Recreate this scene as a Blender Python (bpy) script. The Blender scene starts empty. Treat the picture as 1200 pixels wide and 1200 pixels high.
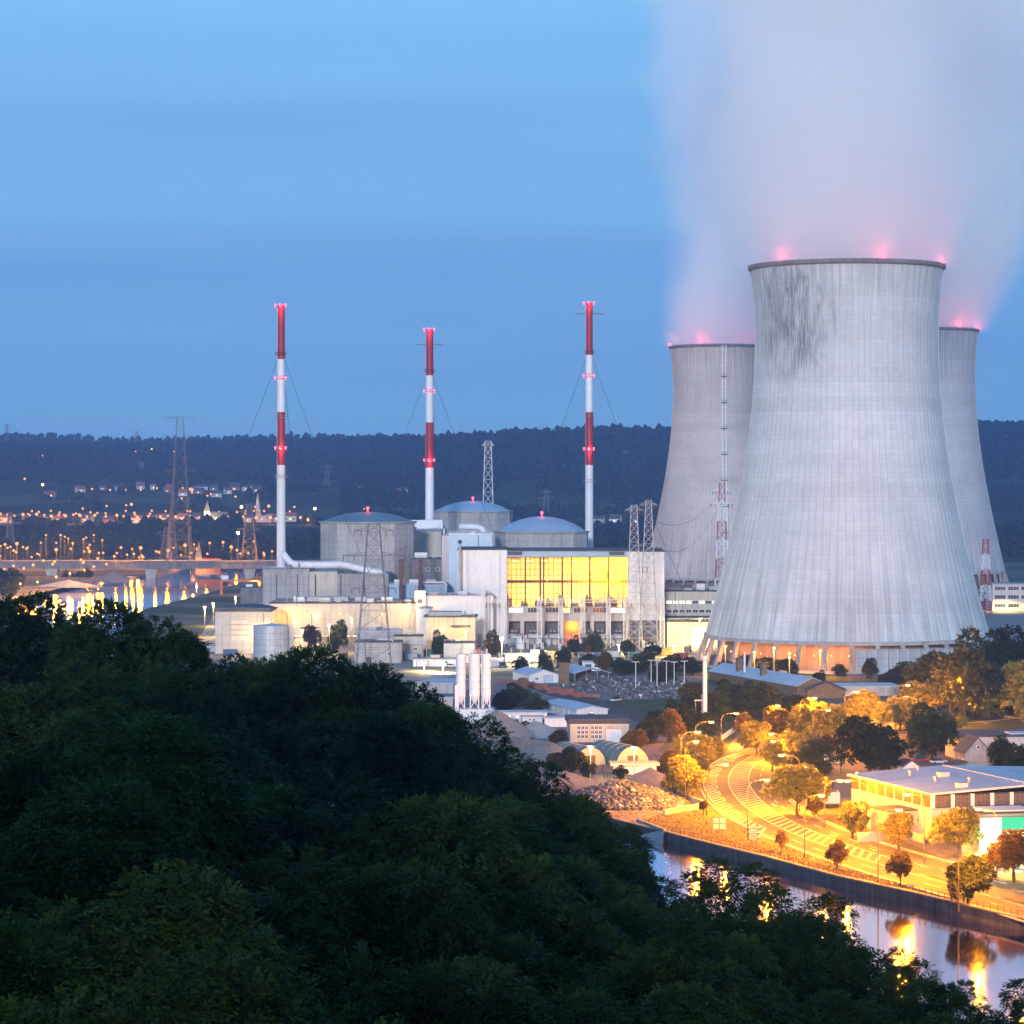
import bpy, math, random
import numpy as np
from mathutils import Vector, Matrix
from mathutils.geometry import tessellate_polygon

# ------------------------------------------------------------------ camera
SC = bpy.context.scene
F = 3200.0          # focal length in pixels of the 1200 px photograph
V0 = 560.0          # row of the horizon
H = 76.0            # camera height over the river plain
cam_d = bpy.data.cameras.new('camera')
cam_d.sensor_width = 36.0
cam_d.lens = 36.0 * F / 1200.0
cam_d.shift_y = -(600.0 - V0) / 1200.0
cam_d.clip_start = 1.0
cam_d.clip_end = 60000.0
cam = bpy.data.objects.new('camera', cam_d)
cam.location = (0, 0, H)
cam.rotation_euler = (math.radians(90), 0, 0)
SC.collection.objects.link(cam)
SC.camera = cam

# ------------------------------------------------------------------ sky
SUN_EL, SUN_AZ = math.radians(8.0), math.radians(186.0)   # afterglow behind the camera
world = bpy.data.worlds.new('World')
SC.world = world
world.use_nodes = True
wn = world.node_tree
wn.nodes.clear()
def wnode(t, **kw):
    n = wn.nodes.new(t)
    for k, v in kw.items(): setattr(n, k, v)
    return n
w_out = wnode('ShaderNodeOutputWorld')
w_bg = wnode('ShaderNodeBackground')
w_sky = wnode('ShaderNodeTexSky', sky_type='NISHITA', sun_disc=False)
w_sky.sun_elevation = math.radians(4.0)
w_sky.sun_rotation = SUN_AZ
w_sky.altitude = 150.0
w_sky.air_density = 1.0
w_sky.dust_density = 0.3
w_sky.ozone_density = 4.0
# dusk tint and soft long-exposure cloud bands
w_tc = wnode('ShaderNodeTexCoord')
w_sep = wnode('ShaderNodeSeparateXYZ')
wn.links.new(w_tc.outputs['Generated'], w_sep.inputs[0])
w_map = wnode('ShaderNodeMapping')
w_map.inputs['Scale'].default_value = (1.6, 1.6, 26.0)
wn.links.new(w_tc.outputs['Generated'], w_map.inputs[0])
w_noise = wnode('ShaderNodeTexNoise')
w_noise.inputs['Scale'].default_value = 1.1
w_noise.inputs['Detail'].default_value = 4.0
w_noise.inputs['Roughness'].default_value = 0.45
wn.links.new(w_map.outputs[0], w_noise.inputs['Vector'])
w_cr = wnode('ShaderNodeValToRGB')
w_cr.color_ramp.elements[0].position = 0.34; w_cr.color_ramp.elements[0].color = (0.86, 0.84, 0.94, 1)
w_cr.color_ramp.elements[1].position = 0.62; w_cr.color_ramp.elements[1].color = (1.06, 1.08, 1.03, 1)
wn.links.new(w_noise.outputs['Fac'], w_cr.inputs[0])
# colour of the clear dusk sky by height over the horizon
w_el = wnode('ShaderNodeValToRGB')
w_el.color_ramp.interpolation = 'EASE'
e = w_el.color_ramp.elements
e[0].position = 0.0; e[0].color = (0.185, 0.43, 0.70, 1)
e[1].position = 1.0; e[1].color = (0.09, 0.27, 0.66, 1)
for pos, c in ((0.10, (0.19, 0.43, 0.75, 1)), (0.19, (0.205, 0.49, 0.83, 1)), (0.40, (0.19, 0.48, 0.87, 1))):
    q = e.new(pos); q.color = c
wn.links.new(w_sep.outputs['Z'], w_el.inputs[0])
w_mul = wnode('ShaderNodeMixRGB', blend_type='MULTIPLY'); w_mul.inputs[0].default_value = 1.0
wn.links.new(w_el.outputs[0], w_mul.inputs[1]); wn.links.new(w_cr.outputs[0], w_mul.inputs[2])
w_sca = wnode('ShaderNodeMixRGB', blend_type='MULTIPLY'); w_sca.inputs[0].default_value = 1.0
w_sca.inputs[2].default_value = (0.10, 0.10, 0.10, 1)
wn.links.new(w_sky.outputs[0], w_sca.inputs[1])
w_mix = wnode('ShaderNodeMixRGB'); w_mix.inputs[0].default_value = 0.9
wn.links.new(w_sca.outputs[0], w_mix.inputs[1]); wn.links.new(w_mul.outputs[0], w_mix.inputs[2])
wn.links.new(w_mix.outputs[0], w_bg.inputs['Color'])
w_bg.inputs['Strength'].default_value = 1.22
wn.links.new(w_bg.outputs[0], w_out.inputs['Surface'])

# ------------------------------------------------------------------ afterglow (the sun has gone behind the camera)
sun_d = bpy.data.lights.new('sun', 'SUN')
sun_d.energy = 3.25
sun_d.angle = math.radians(4.5)
sun_d.color = (0.89, 0.90, 0.97)
sun = bpy.data.objects.new('sun', sun_d)
sd = Vector((math.sin(SUN_AZ) * math.cos(SUN_EL), math.cos(SUN_AZ) * math.cos(SUN_EL), math.sin(SUN_EL)))
sun.rotation_euler = sd.to_track_quat('Z', 'Y').to_euler()
SC.collection.objects.link(sun)

vs = SC.view_settings
SC.display_settings.display_device = 'sRGB'
vs.view_transform = 'Standard'; vs.look = 'None'; vs.exposure = 0.0; vs.gamma = 1.0; vs.use_curve_mapping = False
SC.render.engine = 'CYCLES'
cy = SC.cycles
cy.use_denoising = True
try: cy.denoiser = 'OPENIMAGEDENOISE'
except Exception: pass
cy.max_bounces = 8; cy.diffuse_bounces = 2; cy.glossy_bounces = 3; cy.transmission_bounces = 3
cy.transparent_max_bounces = 8; cy.volume_bounces = 6
cy.sample_clamp_direct = 0.0; cy.sample_clamp_indirect = 3.0
cy.use_light_tree = True
cy.caustics_reflective = False; cy.caustics_refractive = False
cy.volume_max_steps = 96
cy.volume_step_rate = 1.0
cy.use_adaptive_sampling = True
cy.adaptive_threshold = 0.035

# ------------------------------------------------------------------ pixel <-> place
def gp(u, v, z=0.0):
    "point on the level z seen at pixel (u, v)"
    D = (H - z) * F / (v - V0)
    return Vector(((u - 600) * D / F, D, z))
def ux(u, D): return (u - 600) * D / F
def vz(v, D): return H - (v - V0) * D / F

# ------------------------------------------------------------------ mesh helpers
class MB:
    def __init__(s): s.v = []; s.f = []
    def add(s, vs_, fs):
        o = len(s.v); s.v.extend(vs_); s.f.extend([tuple(i + o for i in q) for q in fs]); return s
    def box(s, x0, y0, z0, x1, y1, z1):
        return s.add([(x0,y0,z0),(x1,y0,z0),(x1,y1,z0),(x0,y1,z0),(x0,y0,z1),(x1,y0,z1),(x1,y1,z1),(x0,y1,z1)],
                     [(0,3,2,1),(4,5,6,7),(0,1,5,4),(1,2,6,5),(2,3,7,6),(3,0,4,7)])
    def beam(s, p, q, w, h=None):
        p = Vector(p); q = Vector(q); h = h or w
        d = q - p
        if d.length < 1e-6: return s
        d.normalize()
        up = Vector((0,0,1)) if abs(d.z) < 0.95 else Vector((0,1,0))
        a = d.cross(up).normalized() * (w/2); b = a.cross(d).normalized() * (h/2)
        return s.add([tuple(x) for x in (p-a-b, p+a-b, p+a+b, p-a+b, q-a-b, q+a-b, q+a+b, q-a+b)],
                     [(0,1,2,3),(7,6,5,4),(4,5,1,0),(5,6,2,1),(6,7,3,2),(7,4,0,3)])
    def tube(s, p, q, r0, r1=None, n=8, cap=True):
        p = Vector(p); q = Vector(q); r1 = r0 if r1 is None else r1
        d = (q - p).normalized()
        up = Vector((0,0,1)) if abs(d.z) < 0.95 else Vector((0,1,0))
        a = d.cross(up).normalized(); b = a.cross(d).normalized()
        vs_ = []
        for c, r in ((p, r0), (q, r1)):
            for i in range(n):
                t = 2*math.pi*i/n
                vs_.append(tuple(c + a*(r*math.cos(t)) + b*(r*math.sin(t))))
        fs = [(i, i+n, (i+1)%n+n, (i+1)%n) for i in range(n)]
        if cap: fs += [tuple(range(n)), tuple(range(2*n-1, n-1, -1))]
        return s.add(vs_, fs)
    def pipe(s, pts, r, n=10):
        pts = [Vector(p) for p in pts]
        rings = []
        for k, p in enumerate(pts):
            d = (pts[min(k+1, len(pts)-1)] - pts[max(k-1, 0)]).normalized()
            up = Vector((0,1,0)) if abs(d.y) < 0.9 else Vector((1,0,0))
            a = d.cross(up).normalized(); b = a.cross(d).normalized()
            rr = r[k] if isinstance(r, (list, tuple)) else r
            rings.append([tuple(p + a*(rr*math.cos(2*math.pi*i/n)) + b*(rr*math.sin(2*math.pi*i/n))) for i in range(n)])
        vs_ = [x for q in rings for x in q]
        fs = []
        for k in range(len(pts)-1):
            for i in range(n):
                fs.append((k*n+i, k*n+n+i, k*n+n+(i+1)%n, k*n+(i+1)%n))
        fs += [tuple(range(n)), tuple(range(len(vs_)-1, len(vs_)-n-1, -1))]
        return s.add(vs_, fs)
    def lathe(s, prof, n=24, cx=0, cy=0, a0=0.0, a1=None):
        full = a1 is None
        m = n if full else n+1
        a1 = a0 + 2*math.pi if full else a1
        vs_ = []
        for r, z in prof:
            for i in range(m):
                t = a0 + (a1-a0)*i/n
                vs_.append((cx + r*math.cos(t), cy + r*math.sin(t), z))
        fs = []
        for k in range(len(prof)-1):
            for i in range(n):
                j = (i+1) % m
                fs.append((k*m+i, k*m+j, (k+1)*m+j, (k+1)*m+i))
        return s.add(vs_, fs)
    def prism(s, pts, z0, z1):
        n = len(pts)
        tri = tessellate_polygon([[Vector((p[0], p[1], 0)) for p in pts]])
        vs_ = [(p[0], p[1], z0) for p in pts] + [(p[0], p[1], z1) for p in pts]
        fs = [tuple(i+n for i in t) for t in tri] + [tuple(reversed(t)) for t in tri]
        fs += [(i, (i+1)%n, (i+1)%n+n, i+n) for i in range(n)]
        return s.add(vs_, fs)
    def sheet(s, pts, z):
        tri = tessellate_polygon([[Vector((p[0], p[1], 0)) for p in pts]])
        return s.add([(p[0], p[1], z) for p in pts], [tuple(t) for t in tri])
    def mesh(s, name, mat, smooth=False):
        me = bpy.data.meshes.new(name)
        me.from_pydata([tuple(x) for x in s.v], [], s.f)
        if mat: me.materials.append(mat)
        if smooth: me.polygons.foreach_set('use_smooth', [True]*len(me.polygons))
        me.update()
        fix_normals(me)
        return me
    def build(s, name, mat, parent=None, loc=(0,0,0), smooth=False, rz=0.0):
        o = bpy.data.objects.new(name, s.mesh(name, mat, smooth))
        o.location = loc; o.rotation_euler = (0,0,rz)
        SC.collection.objects.link(o)
        if parent: o.parent = parent
        return o
import bmesh
def fix_normals(me):
    if len(me.polygons) > 30000: return
    bm = bmesh.new(); bm.from_mesh(me)
    bmesh.ops.recalc_face_normals(bm, faces=bm.faces)
    bm.to_mesh(me); bm.free()
def link(me, name, parent=None, loc=(0,0,0), rz=0.0, sc=None):
    o = bpy.data.objects.new(name, me)
    o.location = loc; o.rotation_euler = (0,0,rz)
    if sc: o.scale = sc if hasattr(sc, '__len__') else (sc, sc, sc)
    SC.collection.objects.link(o)
    if parent: o.parent = parent
    return o
def tag(o, label=None, cat=None, group=None, kind=None):
    if label: o['label'] = label
    if cat: o['category'] = cat
    if group: o['group'] = group
    if kind: o['kind'] = kind
    return o
def thing(name, label, cat, loc=(0,0,0), rz=0.0, group=None):
    o = bpy.data.objects.new(name, None)
    o.empty_display_size = 0.5
    o.location = loc; o.rotation_euler = (0,0,rz)
    SC.collection.objects.link(o)
    return tag(o, label, cat, group)
def copy_tree(o, parent=None):
    c = o.copy(); SC.collection.objects.link(c)
    if parent: c.parent = parent
    for ch in list(o.children): copy_tree(ch, c)
    return c
def ordn(i):
    base = ['first','second','third','fourth','fifth','sixth','seventh','eighth','ninth','tenth','eleventh','twelfth','thirteenth','fourteenth','fifteenth','sixteenth','seventeenth','eighteenth','nineteenth']
    if i < 19: return base[i]
    t, u = divmod(i+1, 10)
    return ('twentieth', 'thirtieth', 'fortieth')[t-2] if u == 0 else ('twenty', 'thirty', 'forty')[t-2]+'-'+base[u-1]
def srgb(r, g, b):
    f = lambda c: (c/255/12.92) if c/255 <= 0.04045 else ((c/255+0.055)/1.055)**2.4
    return (f(r), f(g), f(b))
def lerp(a, b, t): return a + (b-a)*t
def np_mesh(name, verts, faces_n, mat, smooth=False):
    "fast mesh from numpy: verts (N,3), faces_n (M,k)"
    me = bpy.data.meshes.new(name)
    M, k = faces_n.shape
    me.vertices.add(len(verts)); me.vertices.foreach_set('co', verts.astype(np.float32).ravel())
    me.loops.add(M*k); me.loops.foreach_set('vertex_index', faces_n.astype(np.int32).ravel())
    me.polygons.add(M)
    me.polygons.foreach_set('loop_start', np.arange(0, M*k, k, dtype=np.int32))
    me.polygons.foreach_set('loop_total', np.full(M, k, dtype=np.int32))
    if smooth: me.polygons.foreach_set('use_smooth', np.ones(M, dtype=bool))
    if mat: me.materials.append(mat)
    me.update(calc_edges=True); me.validate()
    return me

# ------------------------------------------------------------------ materials
def nmat(name):
    m = bpy.data.materials.new(name); m.use_nodes = True
    nt = m.node_tree; nt.nodes.clear()
    out = nt.nodes.new('ShaderNodeOutputMaterial')
    return m, nt, out
def nd(nt, t, ins=None, **kw):
    n = nt.nodes.new(t)
    for k, v in kw.items(): setattr(n, k, v)
    for k, v in (ins or {}).items():
        if isinstance(v, bpy.types.NodeSocket): nt.links.new(v, n.inputs[k])
        else: n.inputs[k].default_value = v
    return n
def mth(nt, op, a, b=None, c=None):
    n = nt.nodes.new('ShaderNodeMath'); n.operation = op
    for i, x in enumerate((a, b, c)):
        if x is None: continue
        if isinstance(x, bpy.types.NodeSocket): nt.links.new(x, n.inputs[i])
        else: n.inputs[i].default_value = x
    return n.outputs[0]
def mixc(nt, fac, a, b, bt='MIX'):
    n = nt.nodes.new('ShaderNodeMixRGB'); n.blend_type = bt
    for i, x in enumerate((fac, a, b)):
        if isinstance(x, bpy.types.NodeSocket): nt.links.new(x, n.inputs[i])
        elif i == 0: n.inputs[i].default_value = x
        else: n.inputs[i].default_value = (*x[:3], 1)
    return n.outputs[0]
def ramp(nt, fac, stops):
    n = nt.nodes.new('ShaderNodeValToRGB')
    nt.links.new(fac, n.inputs[0])
    e = n.color_ramp.elements
    while len(e) < len(stops): e.new(0.5)
    for q, (p, c) in zip(e, stops):
        q.position = p; q.color = (*c[:3], 1) if hasattr(c, '__len__') else (c, c, c, 1)
    return n.outputs[0]
def surf(name, col, rough=0.7, var=0.25, scale=0.15, metal=0.0, streak=0.0, lines=None, bump=0.0, coord='Object', spec=0.3, dirt=None, fine=0.12):
    "weathered surface: broad noise, fine noise, rain streaks, optional panel joints lines=(period_x, period_z, depth)"
    m, nt, out = nmat(name)
    tc = nd(nt, 'ShaderNodeTexCoord').outputs[coord]
    n1 = nd(nt, 'ShaderNodeTexNoise', {'Vector': tc, 'Scale': scale, 'Detail': 6.0, 'Roughness': 0.6}).outputs['Fac']
    n2 = nd(nt, 'ShaderNodeTexNoise', {'Vector': tc, 'Scale': scale*9, 'Detail': 4.0, 'Roughness': 0.7}).outputs['Fac']
    c = ramp(nt, n1, [(0.3, [x*(1-var) for x in col]), (0.7, [min(1, x*(1+var*0.6)) for x in col])])
    c = mixc(nt, 1.0, c, ramp(nt, n2, [(0.25, 1-fine), (0.75, 1+fine*0.6)]), 'MULTIPLY')
    oi = nd(nt, 'ShaderNodeObjectInfo').outputs['Random']
    c = mixc(nt, 1.0, c, ramp(nt, oi, [(0.0, 0.94), (1.0, 1.04)]), 'MULTIPLY')
    if streak:
        mp = nd(nt, 'ShaderNodeMapping', {'Vector': tc, 'Scale': (0.9, 0.9, 0.05)}).outputs[0]
        n3 = nd(nt, 'ShaderNodeTexNoise', {'Vector': mp, 'Scale': 1.0, 'Detail': 5.0, 'Roughness': 0.65}).outputs['Fac']
        c = mixc(nt, 1.0, c, ramp(nt, n3, [(0.36, 1-streak), (0.56, 1.0)]), 'MULTIPLY')
    if dirt:
        n4 = nd(nt, 'ShaderNodeTexNoise', {'Vector': tc, 'Scale': scale*2.3, 'Detail': 7.0, 'Roughness': 0.7}).outputs['Fac']
        c = mixc(nt, ramp(nt, n4, [(0.5, 0.0), (0.68, 0.8)]), c, dirt)
    if lines:
        px, pz, dep = lines
        sp = nd(nt, 'ShaderNodeSeparateXYZ', {'Vector': tc})
        fx = mth(nt, 'FRACT', mth(nt, 'DIVIDE', mth(nt, 'ADD', sp.outputs['X'], sp.outputs['Y']), px)) if px else None
        fz = mth(nt, 'FRACT', mth(nt, 'DIVIDE', sp.outputs['Z'], pz)) if pz else None
        l = None
        for fr, per in ((fx, px), (fz, pz)):
            if fr is None: continue
            q = mth(nt, 'LESS_THAN', fr, min(0.5, 0.22/per + 0.03))
            l = q if l is None else mth(nt, 'MAXIMUM', l, q)
        c = mixc(nt, mth(nt, 'MULTIPLY', l, dep), c, [x*0.45 for x in col])
    b = nd(nt, 'ShaderNodeBsdfPrincipled', {'Base Color': c, 'Roughness': rough, 'Metallic': metal, 'Specular IOR Level': spec})
    if bump:
        bp = nd(nt, 'ShaderNodeBump', {'Height': n2, 'Strength': 0.6, 'Distance': bump}).outputs[0]
        nt.links.new(bp, b.inputs['Normal'])
    nt.links.new(b.outputs[0], out.inputs['Surface'])
    return m
def emis(name, col, strength, sample=False):
    m, nt, out = nmat(name)
    e_ = nd(nt, 'ShaderNodeEmission', {'Color': (*col, 1), 'Strength': strength})
    nt.links.new(e_.outputs[0], out.inputs['Surface'])
    m.cycles.emission_sampling = 'AUTO' if sample else 'NONE'
    return m

M = {}
M['concrete'] = surf('concrete', (0.42, 0.40, 0.38), 0.85, 0.2, 0.05, streak=0.25, lines=(6.0, 3.2, 0.35))
M['concrete_plain'] = surf('concrete_plain', (0.38, 0.37, 0.35), 0.9, 0.25, 0.2, streak=0.2)
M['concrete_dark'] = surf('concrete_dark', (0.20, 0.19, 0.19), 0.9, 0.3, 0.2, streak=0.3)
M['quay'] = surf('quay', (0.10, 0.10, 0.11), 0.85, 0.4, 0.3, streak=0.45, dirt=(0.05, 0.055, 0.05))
M['white_clad'] = surf('white_clad', (0.74, 0.73, 0.74), 0.55, 0.08, 0.06, streak=0.10, lines=(1.5, None, 0.12))
M['blue_clad'] = surf('blue_clad', (0.52, 0.62, 0.70), 0.5, 0.08, 0.06, streak=0.08, lines=(1.5, None, 0.15))
M['beige_wall'] = surf('beige_wall', (0.55, 0.49, 0.40), 0.8, 0.15, 0.1, streak=0.2)
M['pink_wall'] = surf('pink_wall', (0.58, 0.50, 0.47), 0.8, 0.12, 0.1, streak=0.15)
M['grey_panel'] = surf('grey_panel', (0.44, 0.43, 0.43), 0.7, 0.12, 0.1, streak=0.15, lines=(3.0, 4.0, 0.3))
M['roof_dark'] = surf('roof_dark', (0.07, 0.075, 0.09), 0.8, 0.35, 0.15)
M['roof_blue'] = surf('roof_blue', (0.42, 0.50, 0.57), 0.45, 0.15, 0.15, lines=(1.1, None, 0.2))
M['roof_sheet'] = surf('roof_sheet', (0.50, 0.53, 0.56), 0.5, 0.2, 0.08, lines=(4.0, None, 0.12), dirt=(0.3, 0.3, 0.3))
M['dome_teal'] = surf('dome_teal', (0.13, 0.22, 0.27), 0.6, 0.2, 0.08, lines=None)
M['dome_blue'] = surf('dome_blue', (0.30, 0.42, 0.52), 0.6, 0.12, 0.08)
M['steel'] = surf('steel', (0.30, 0.31, 0.32), 0.5, 0.2, 0.5, metal=0.3)
M['steel_light'] = surf('steel_light', (0.50, 0.50, 0.51), 0.5, 0.15, 0.5, metal=0.2)
M['steel_dark'] = surf('steel_dark', (0.07, 0.07, 0.08), 0.6, 0.2, 0.5)
M['rust'] = surf('rust', (0.16, 0.07, 0.06), 0.8, 0.3, 0.5)
M['red_paint'] = surf('red_paint', (0.36, 0.03, 0.035), 0.5, 0.15, 0.12, streak=0.2)
M['white_paint'] = surf('white_paint', (0.72, 0.72, 0.74), 0.5, 0.06, 0.12, streak=0.1)
M['orange_paint'] = surf('orange_paint', (0.55, 0.16, 0.05), 0.6, 0.2, 0.3)
M['brick_red'] = surf('brick_red', (0.26, 0.10, 0.07), 0.85, 0.3, 0.4)
M['timber'] = surf('timber', (0.18, 0.12, 0.07), 0.85, 0.3, 0.6)
M['bark'] = surf('bark', (0.07, 0.055, 0.04), 0.95, 0.4, 1.2, bump=0.05)
M['glass_dark'] = surf('glass_dark', (0.04, 0.045, 0.055), 0.12, 0.2, 0.4, spec=0.6)
M['glass_brown'] = surf('glass_brown', (0.12, 0.075, 0.045), 0.2, 0.25, 0.3, spec=0.6)
M['asphalt'] = surf('asphalt', (0.055, 0.049, 0.038), 0.8, 0.3, 0.06, dirt=(0.085, 0.08, 0.075), fine=0.3)  # warm tint puts some of the sodium lamplight into the colour
M['marking'] = surf('marking', (0.42, 0.39, 0.31), 0.7, 0.2, 0.5, fine=0.35, dirt=(0.12, 0.115, 0.1))  # yellowish tint carries the lamplight's hue in the paint colour
M['pavement'] = surf('pavement', (0.14, 0.13, 0.12), 0.85, 0.2, 0.1, fine=0.2)
M['apron'] = surf('apron', (0.25, 0.235, 0.21), 0.85, 0.25, 0.08, fine=0.2, dirt=(0.12, 0.11, 0.10))
M['gravel'] = surf('gravel', (0.23, 0.195, 0.175), 0.95, 0.25, 0.12, bump=0.3, fine=0.3)
M['sand'] = surf('sand', (0.33, 0.28, 0.24), 0.95, 0.2, 0.1, bump=0.2, fine=0.2)
# ------------------------------------------------------------------ land, river, hills
def pw(x, tab):
    xs = [t[0] for t in tab]; ys = [t[1] for t in tab]
    return float(np.interp(x, xs, ys))
BANK_R = [(300, 100), (200, 262), (130, 388), (87.7, 469.5), (72, 501), (61.7, 519.7), (51, 545), (39.2, 569.6), (32, 586), (22, 607), (-25, 735), (-100, 1000), (-170, 1250), (-197, 1400), (-213, 1580), (-204, 1741), (-200, 1829), (-197, 1969), (-200, 2450)]
BANK_L = [(190, -40), (110, 130), (40, 290), (-5, 395), (-35, 470), (-70, 560), (-125, 720), (-205, 1000), (-275, 1250), (-305, 1400), (-325, 1580), (-325, 1800), (-317, 2048), (-282, 2151), (-285, 2450)]
def ground_mat():
    m, nt, out = nmat('ground_soil')
    tc = nd(nt, 'ShaderNodeTexCoord').outputs['Object']
    a = nd(nt, 'ShaderNodeTexNoise', {'Vector': tc, 'Scale': 0.012, 'Detail': 8.0, 'Roughness': 0.6}).outputs['Fac']
    b = nd(nt, 'ShaderNodeTexNoise', {'Vector': tc, 'Scale': 0.35, 'Detail': 6.0, 'Roughness': 0.7}).outputs['Fac']
    c = mixc(nt, ramp(nt, a, [(0.46, 0.0), (0.54, 1.0)]), (0.055, 0.075, 0.03), (0.15, 0.13, 0.105))
    c = mixc(nt, 1.0, c, ramp(nt, b, [(0.3, 0.6), (0.7, 1.25)]), 'MULTIPLY')
    p = nd(nt, 'ShaderNodeBsdfPrincipled', {'Base Color': c, 'Roughness': 0.95, 'Specular IOR Level': 0.1})
    bp = nd(nt, 'ShaderNodeBump', {'Height': b, 'Strength': 0.5, 'Distance': 0.3}).outputs[0]
    nt.links.new(bp, p.inputs['Normal'])
    nt.links.new(p.outputs[0], out.inputs['Surface'])
    return m
M['ground'] = ground_mat()
M['grass_dry'] = surf('grass_dry', (0.10, 0.085, 0.03), 0.95, 0.35, 0.25, bump=0.15, fine=0.4)
M['grass'] = surf('grass', (0.05, 0.075, 0.025), 0.95, 0.35, 0.2, bump=0.15, fine=0.4)
g = MB(); g.sheet(BANK_R + [(2600, 2450), (2600, 60)], 0.0)
tag(g.build('ground', M['ground']), kind='structure')
g = MB(); g.sheet(BANK_L[5:] + [(-2600, 2450), (-2600, 560)], 0.0)
tag(g.build('ground', M['ground']), kind='structure')

# river: slightly ruffled water
def water_mat():
    m, nt, out = nmat('river_water')
    tc = nd(nt, 'ShaderNodeTexCoord').outputs['Object']
    a = nd(nt, 'ShaderNodeTexNoise', {'Vector': tc, 'Scale': 0.22, 'Detail': 3.0, 'Roughness': 0.5}).outputs['Fac']
    b = nd(nt, 'ShaderNodeBump', {'Height': a, 'Strength': 0.12, 'Distance': 0.08}).outputs[0]
    gl = nd(nt, 'ShaderNodeBsdfGlossy', {'Color': (0.84, 0.78, 0.88, 1), 'Roughness': 0.07, 'Normal': b})
    df = nd(nt, 'ShaderNodeBsdfDiffuse', {'Color': (0.03, 0.035, 0.05, 1)})
    fr = nd(nt, 'ShaderNodeFresnel', {'IOR': 1.33, 'Normal': b})
    mx = nd(nt, 'ShaderNodeMixShader', {0: mth(nt, 'MULTIPLY_ADD', fr.outputs[0], 0.8, 0.22), 1: df.outputs[0], 2: gl.outputs[0]})
    nt.links.new(mx.outputs[0], out.inputs['Surface'])
    return m
M['water'] = water_mat()
g = MB(); g.sheet([(-700, 2480), (-700, 420), (-90, 200), (160, -60), (420, -60), (200, 700), (-60, 1300), (-60, 2480)], -1.9)
tag(g.build('river', M['water']), kind='structure')

# hill under the camera, with an unseen rise behind shaped to shade the foreground
def smooth(t): t = max(0.0, min(1.0, t)); return t*t*(3-2*t)
def dist_bank(x, y):
    best = 1e9; sgn = 1
    for (ax, ay), (bx, by) in zip(BANK_L[:-1], BANK_L[1:]):
        dx, dy = bx-ax, by-ay
        t = max(0, min(1, ((x-ax)*dx + (y-ay)*dy) / (dx*dx+dy*dy)))
        d = math.hypot(x-ax-dx*t, y-ay-dy*t)
        if d < best:
            best = d; sgn = 1 if (dx*(y-ay) - dy*(x-ax)) > 0 else -1
    return best*sgn
def hill_z(x, y):
    d = dist_bank(x, y)
    if d <= 0: return -6.0
    base = 74 - 0.115*max(0, y) - 0.50*max(0, x + 10) * smooth((y+20)/120)
    if y < 0: base = 74 + 0.46*(-y) if y > -140 else 138.4
    left = 6*smooth((-x-60)/200)
    base += left
    edge = -5 + 60*smooth(d/190) + max(0, d-150)*0.25
    return min(base, edge) + 0.8*math.sin(x*0.11+y*0.07)
xs = np.arange(-620, 321, 12.0); ys = np.arange(-420, 641, 12.0)
g = MB()
for y in ys:
    for x in xs: g.v.append((x, y, hill_z(x, y)))
nx = len(xs)
for j in range(len(ys)-1):
    for i in range(nx-1):
        q = (j*nx+i, j*nx+i+1, (j+1)*nx+i+1, (j+1)*nx+i)
        if max(g.v[k][2] for k in q) > -5.5: g.f.append(q)
M['forest_floor'] = surf('forest_floor', (0.035, 0.035, 0.02), 0.95, 0.4, 0.2, fine=0.4)
tag(g.build('hillside', M['forest_floor'], smooth=True), kind='structure')

# far valley side
random.seed(4)
def vnoise(seed):
    rs = np.random.RandomState(seed); tab = rs.rand(64, 64)
    def f(x, y):
        xi, yi = math.floor(x), math.floor(y); fx, fy = x-xi, y-yi
        fx = fx*fx*(3-2*fx); fy = fy*fy*(3-2*fy)
        a = tab[xi % 64, yi % 64]; b = tab[(xi+1) % 64, yi % 64]; c = tab[xi % 64, (yi+1) % 64]; d = tab[(xi+1) % 64, (yi+1) % 64]
        return lerp(lerp(a, b, fx), lerp(c, d, fx), fy)
    return f
vn = vnoise(3)
RIDGE_A = [(-400, 516), (0, 522), (150, 526), (330, 521), (480, 517), (560, 513), (640, 508), (700, 504), (790, 505), (1000, 503), (1200, 500), (1600, 503)]
RIDGE_B = [(-400, 512), (0, 511), (60, 510), (150, 516), (330, 512), (500, 513), (640, 510), (1600, 510)]
def far_z(x, y):
    u = 600 + x*F/y
    vr = pw(u, RIDGE_A)
    # right half: the wooded slope is steeper and nearer
    k = smooth((u-330)/250)
    Y1, Y2, Y3 = lerp(3300, 3500, k), lerp(4300, 4100, k), lerp(5600, 5000, k)
    z1, z2, z3 = lerp(22, 20, k), lerp(60, 62, k), vz(vr, Y3)
    z = float(np.interp(y, [2400, 2600, Y1, Y2, Y3, Y3+450, 6800, 7400, 20000], [-1.5, 0.5, z1, z2, z3, z3-6, vz(pw(u, RIDGE_B), 6800)-2, vz(pw(u, RIDGE_B), 7400)-20, 120]))
    if y > 2700: z += (vn(x/260, y/330)-0.5)*14*smooth((y-2700)/900)*(0.35 if y > Y3-200 else 1)
    return z
ys = np.concatenate([np.arange(2400, 5700, 60.0), np.arange(5700, 7600, 130.0), np.array([8500, 10000, 14000, 20000])])
g = MB(); nxx = 91
for y in ys:
    w = y*0.34+300
    for i in range(nxx):
        x = -w + 2*w*i/(nxx-1)
        g.v.append((x, y, far_z(x, y)))
for j in range(len(ys)-1):
    for i in range(nxx-1): g.f.append((j*nxx+i, j*nxx+i+1, (j+1)*nxx+i+1, (j+1)*nxx+i))
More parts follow.
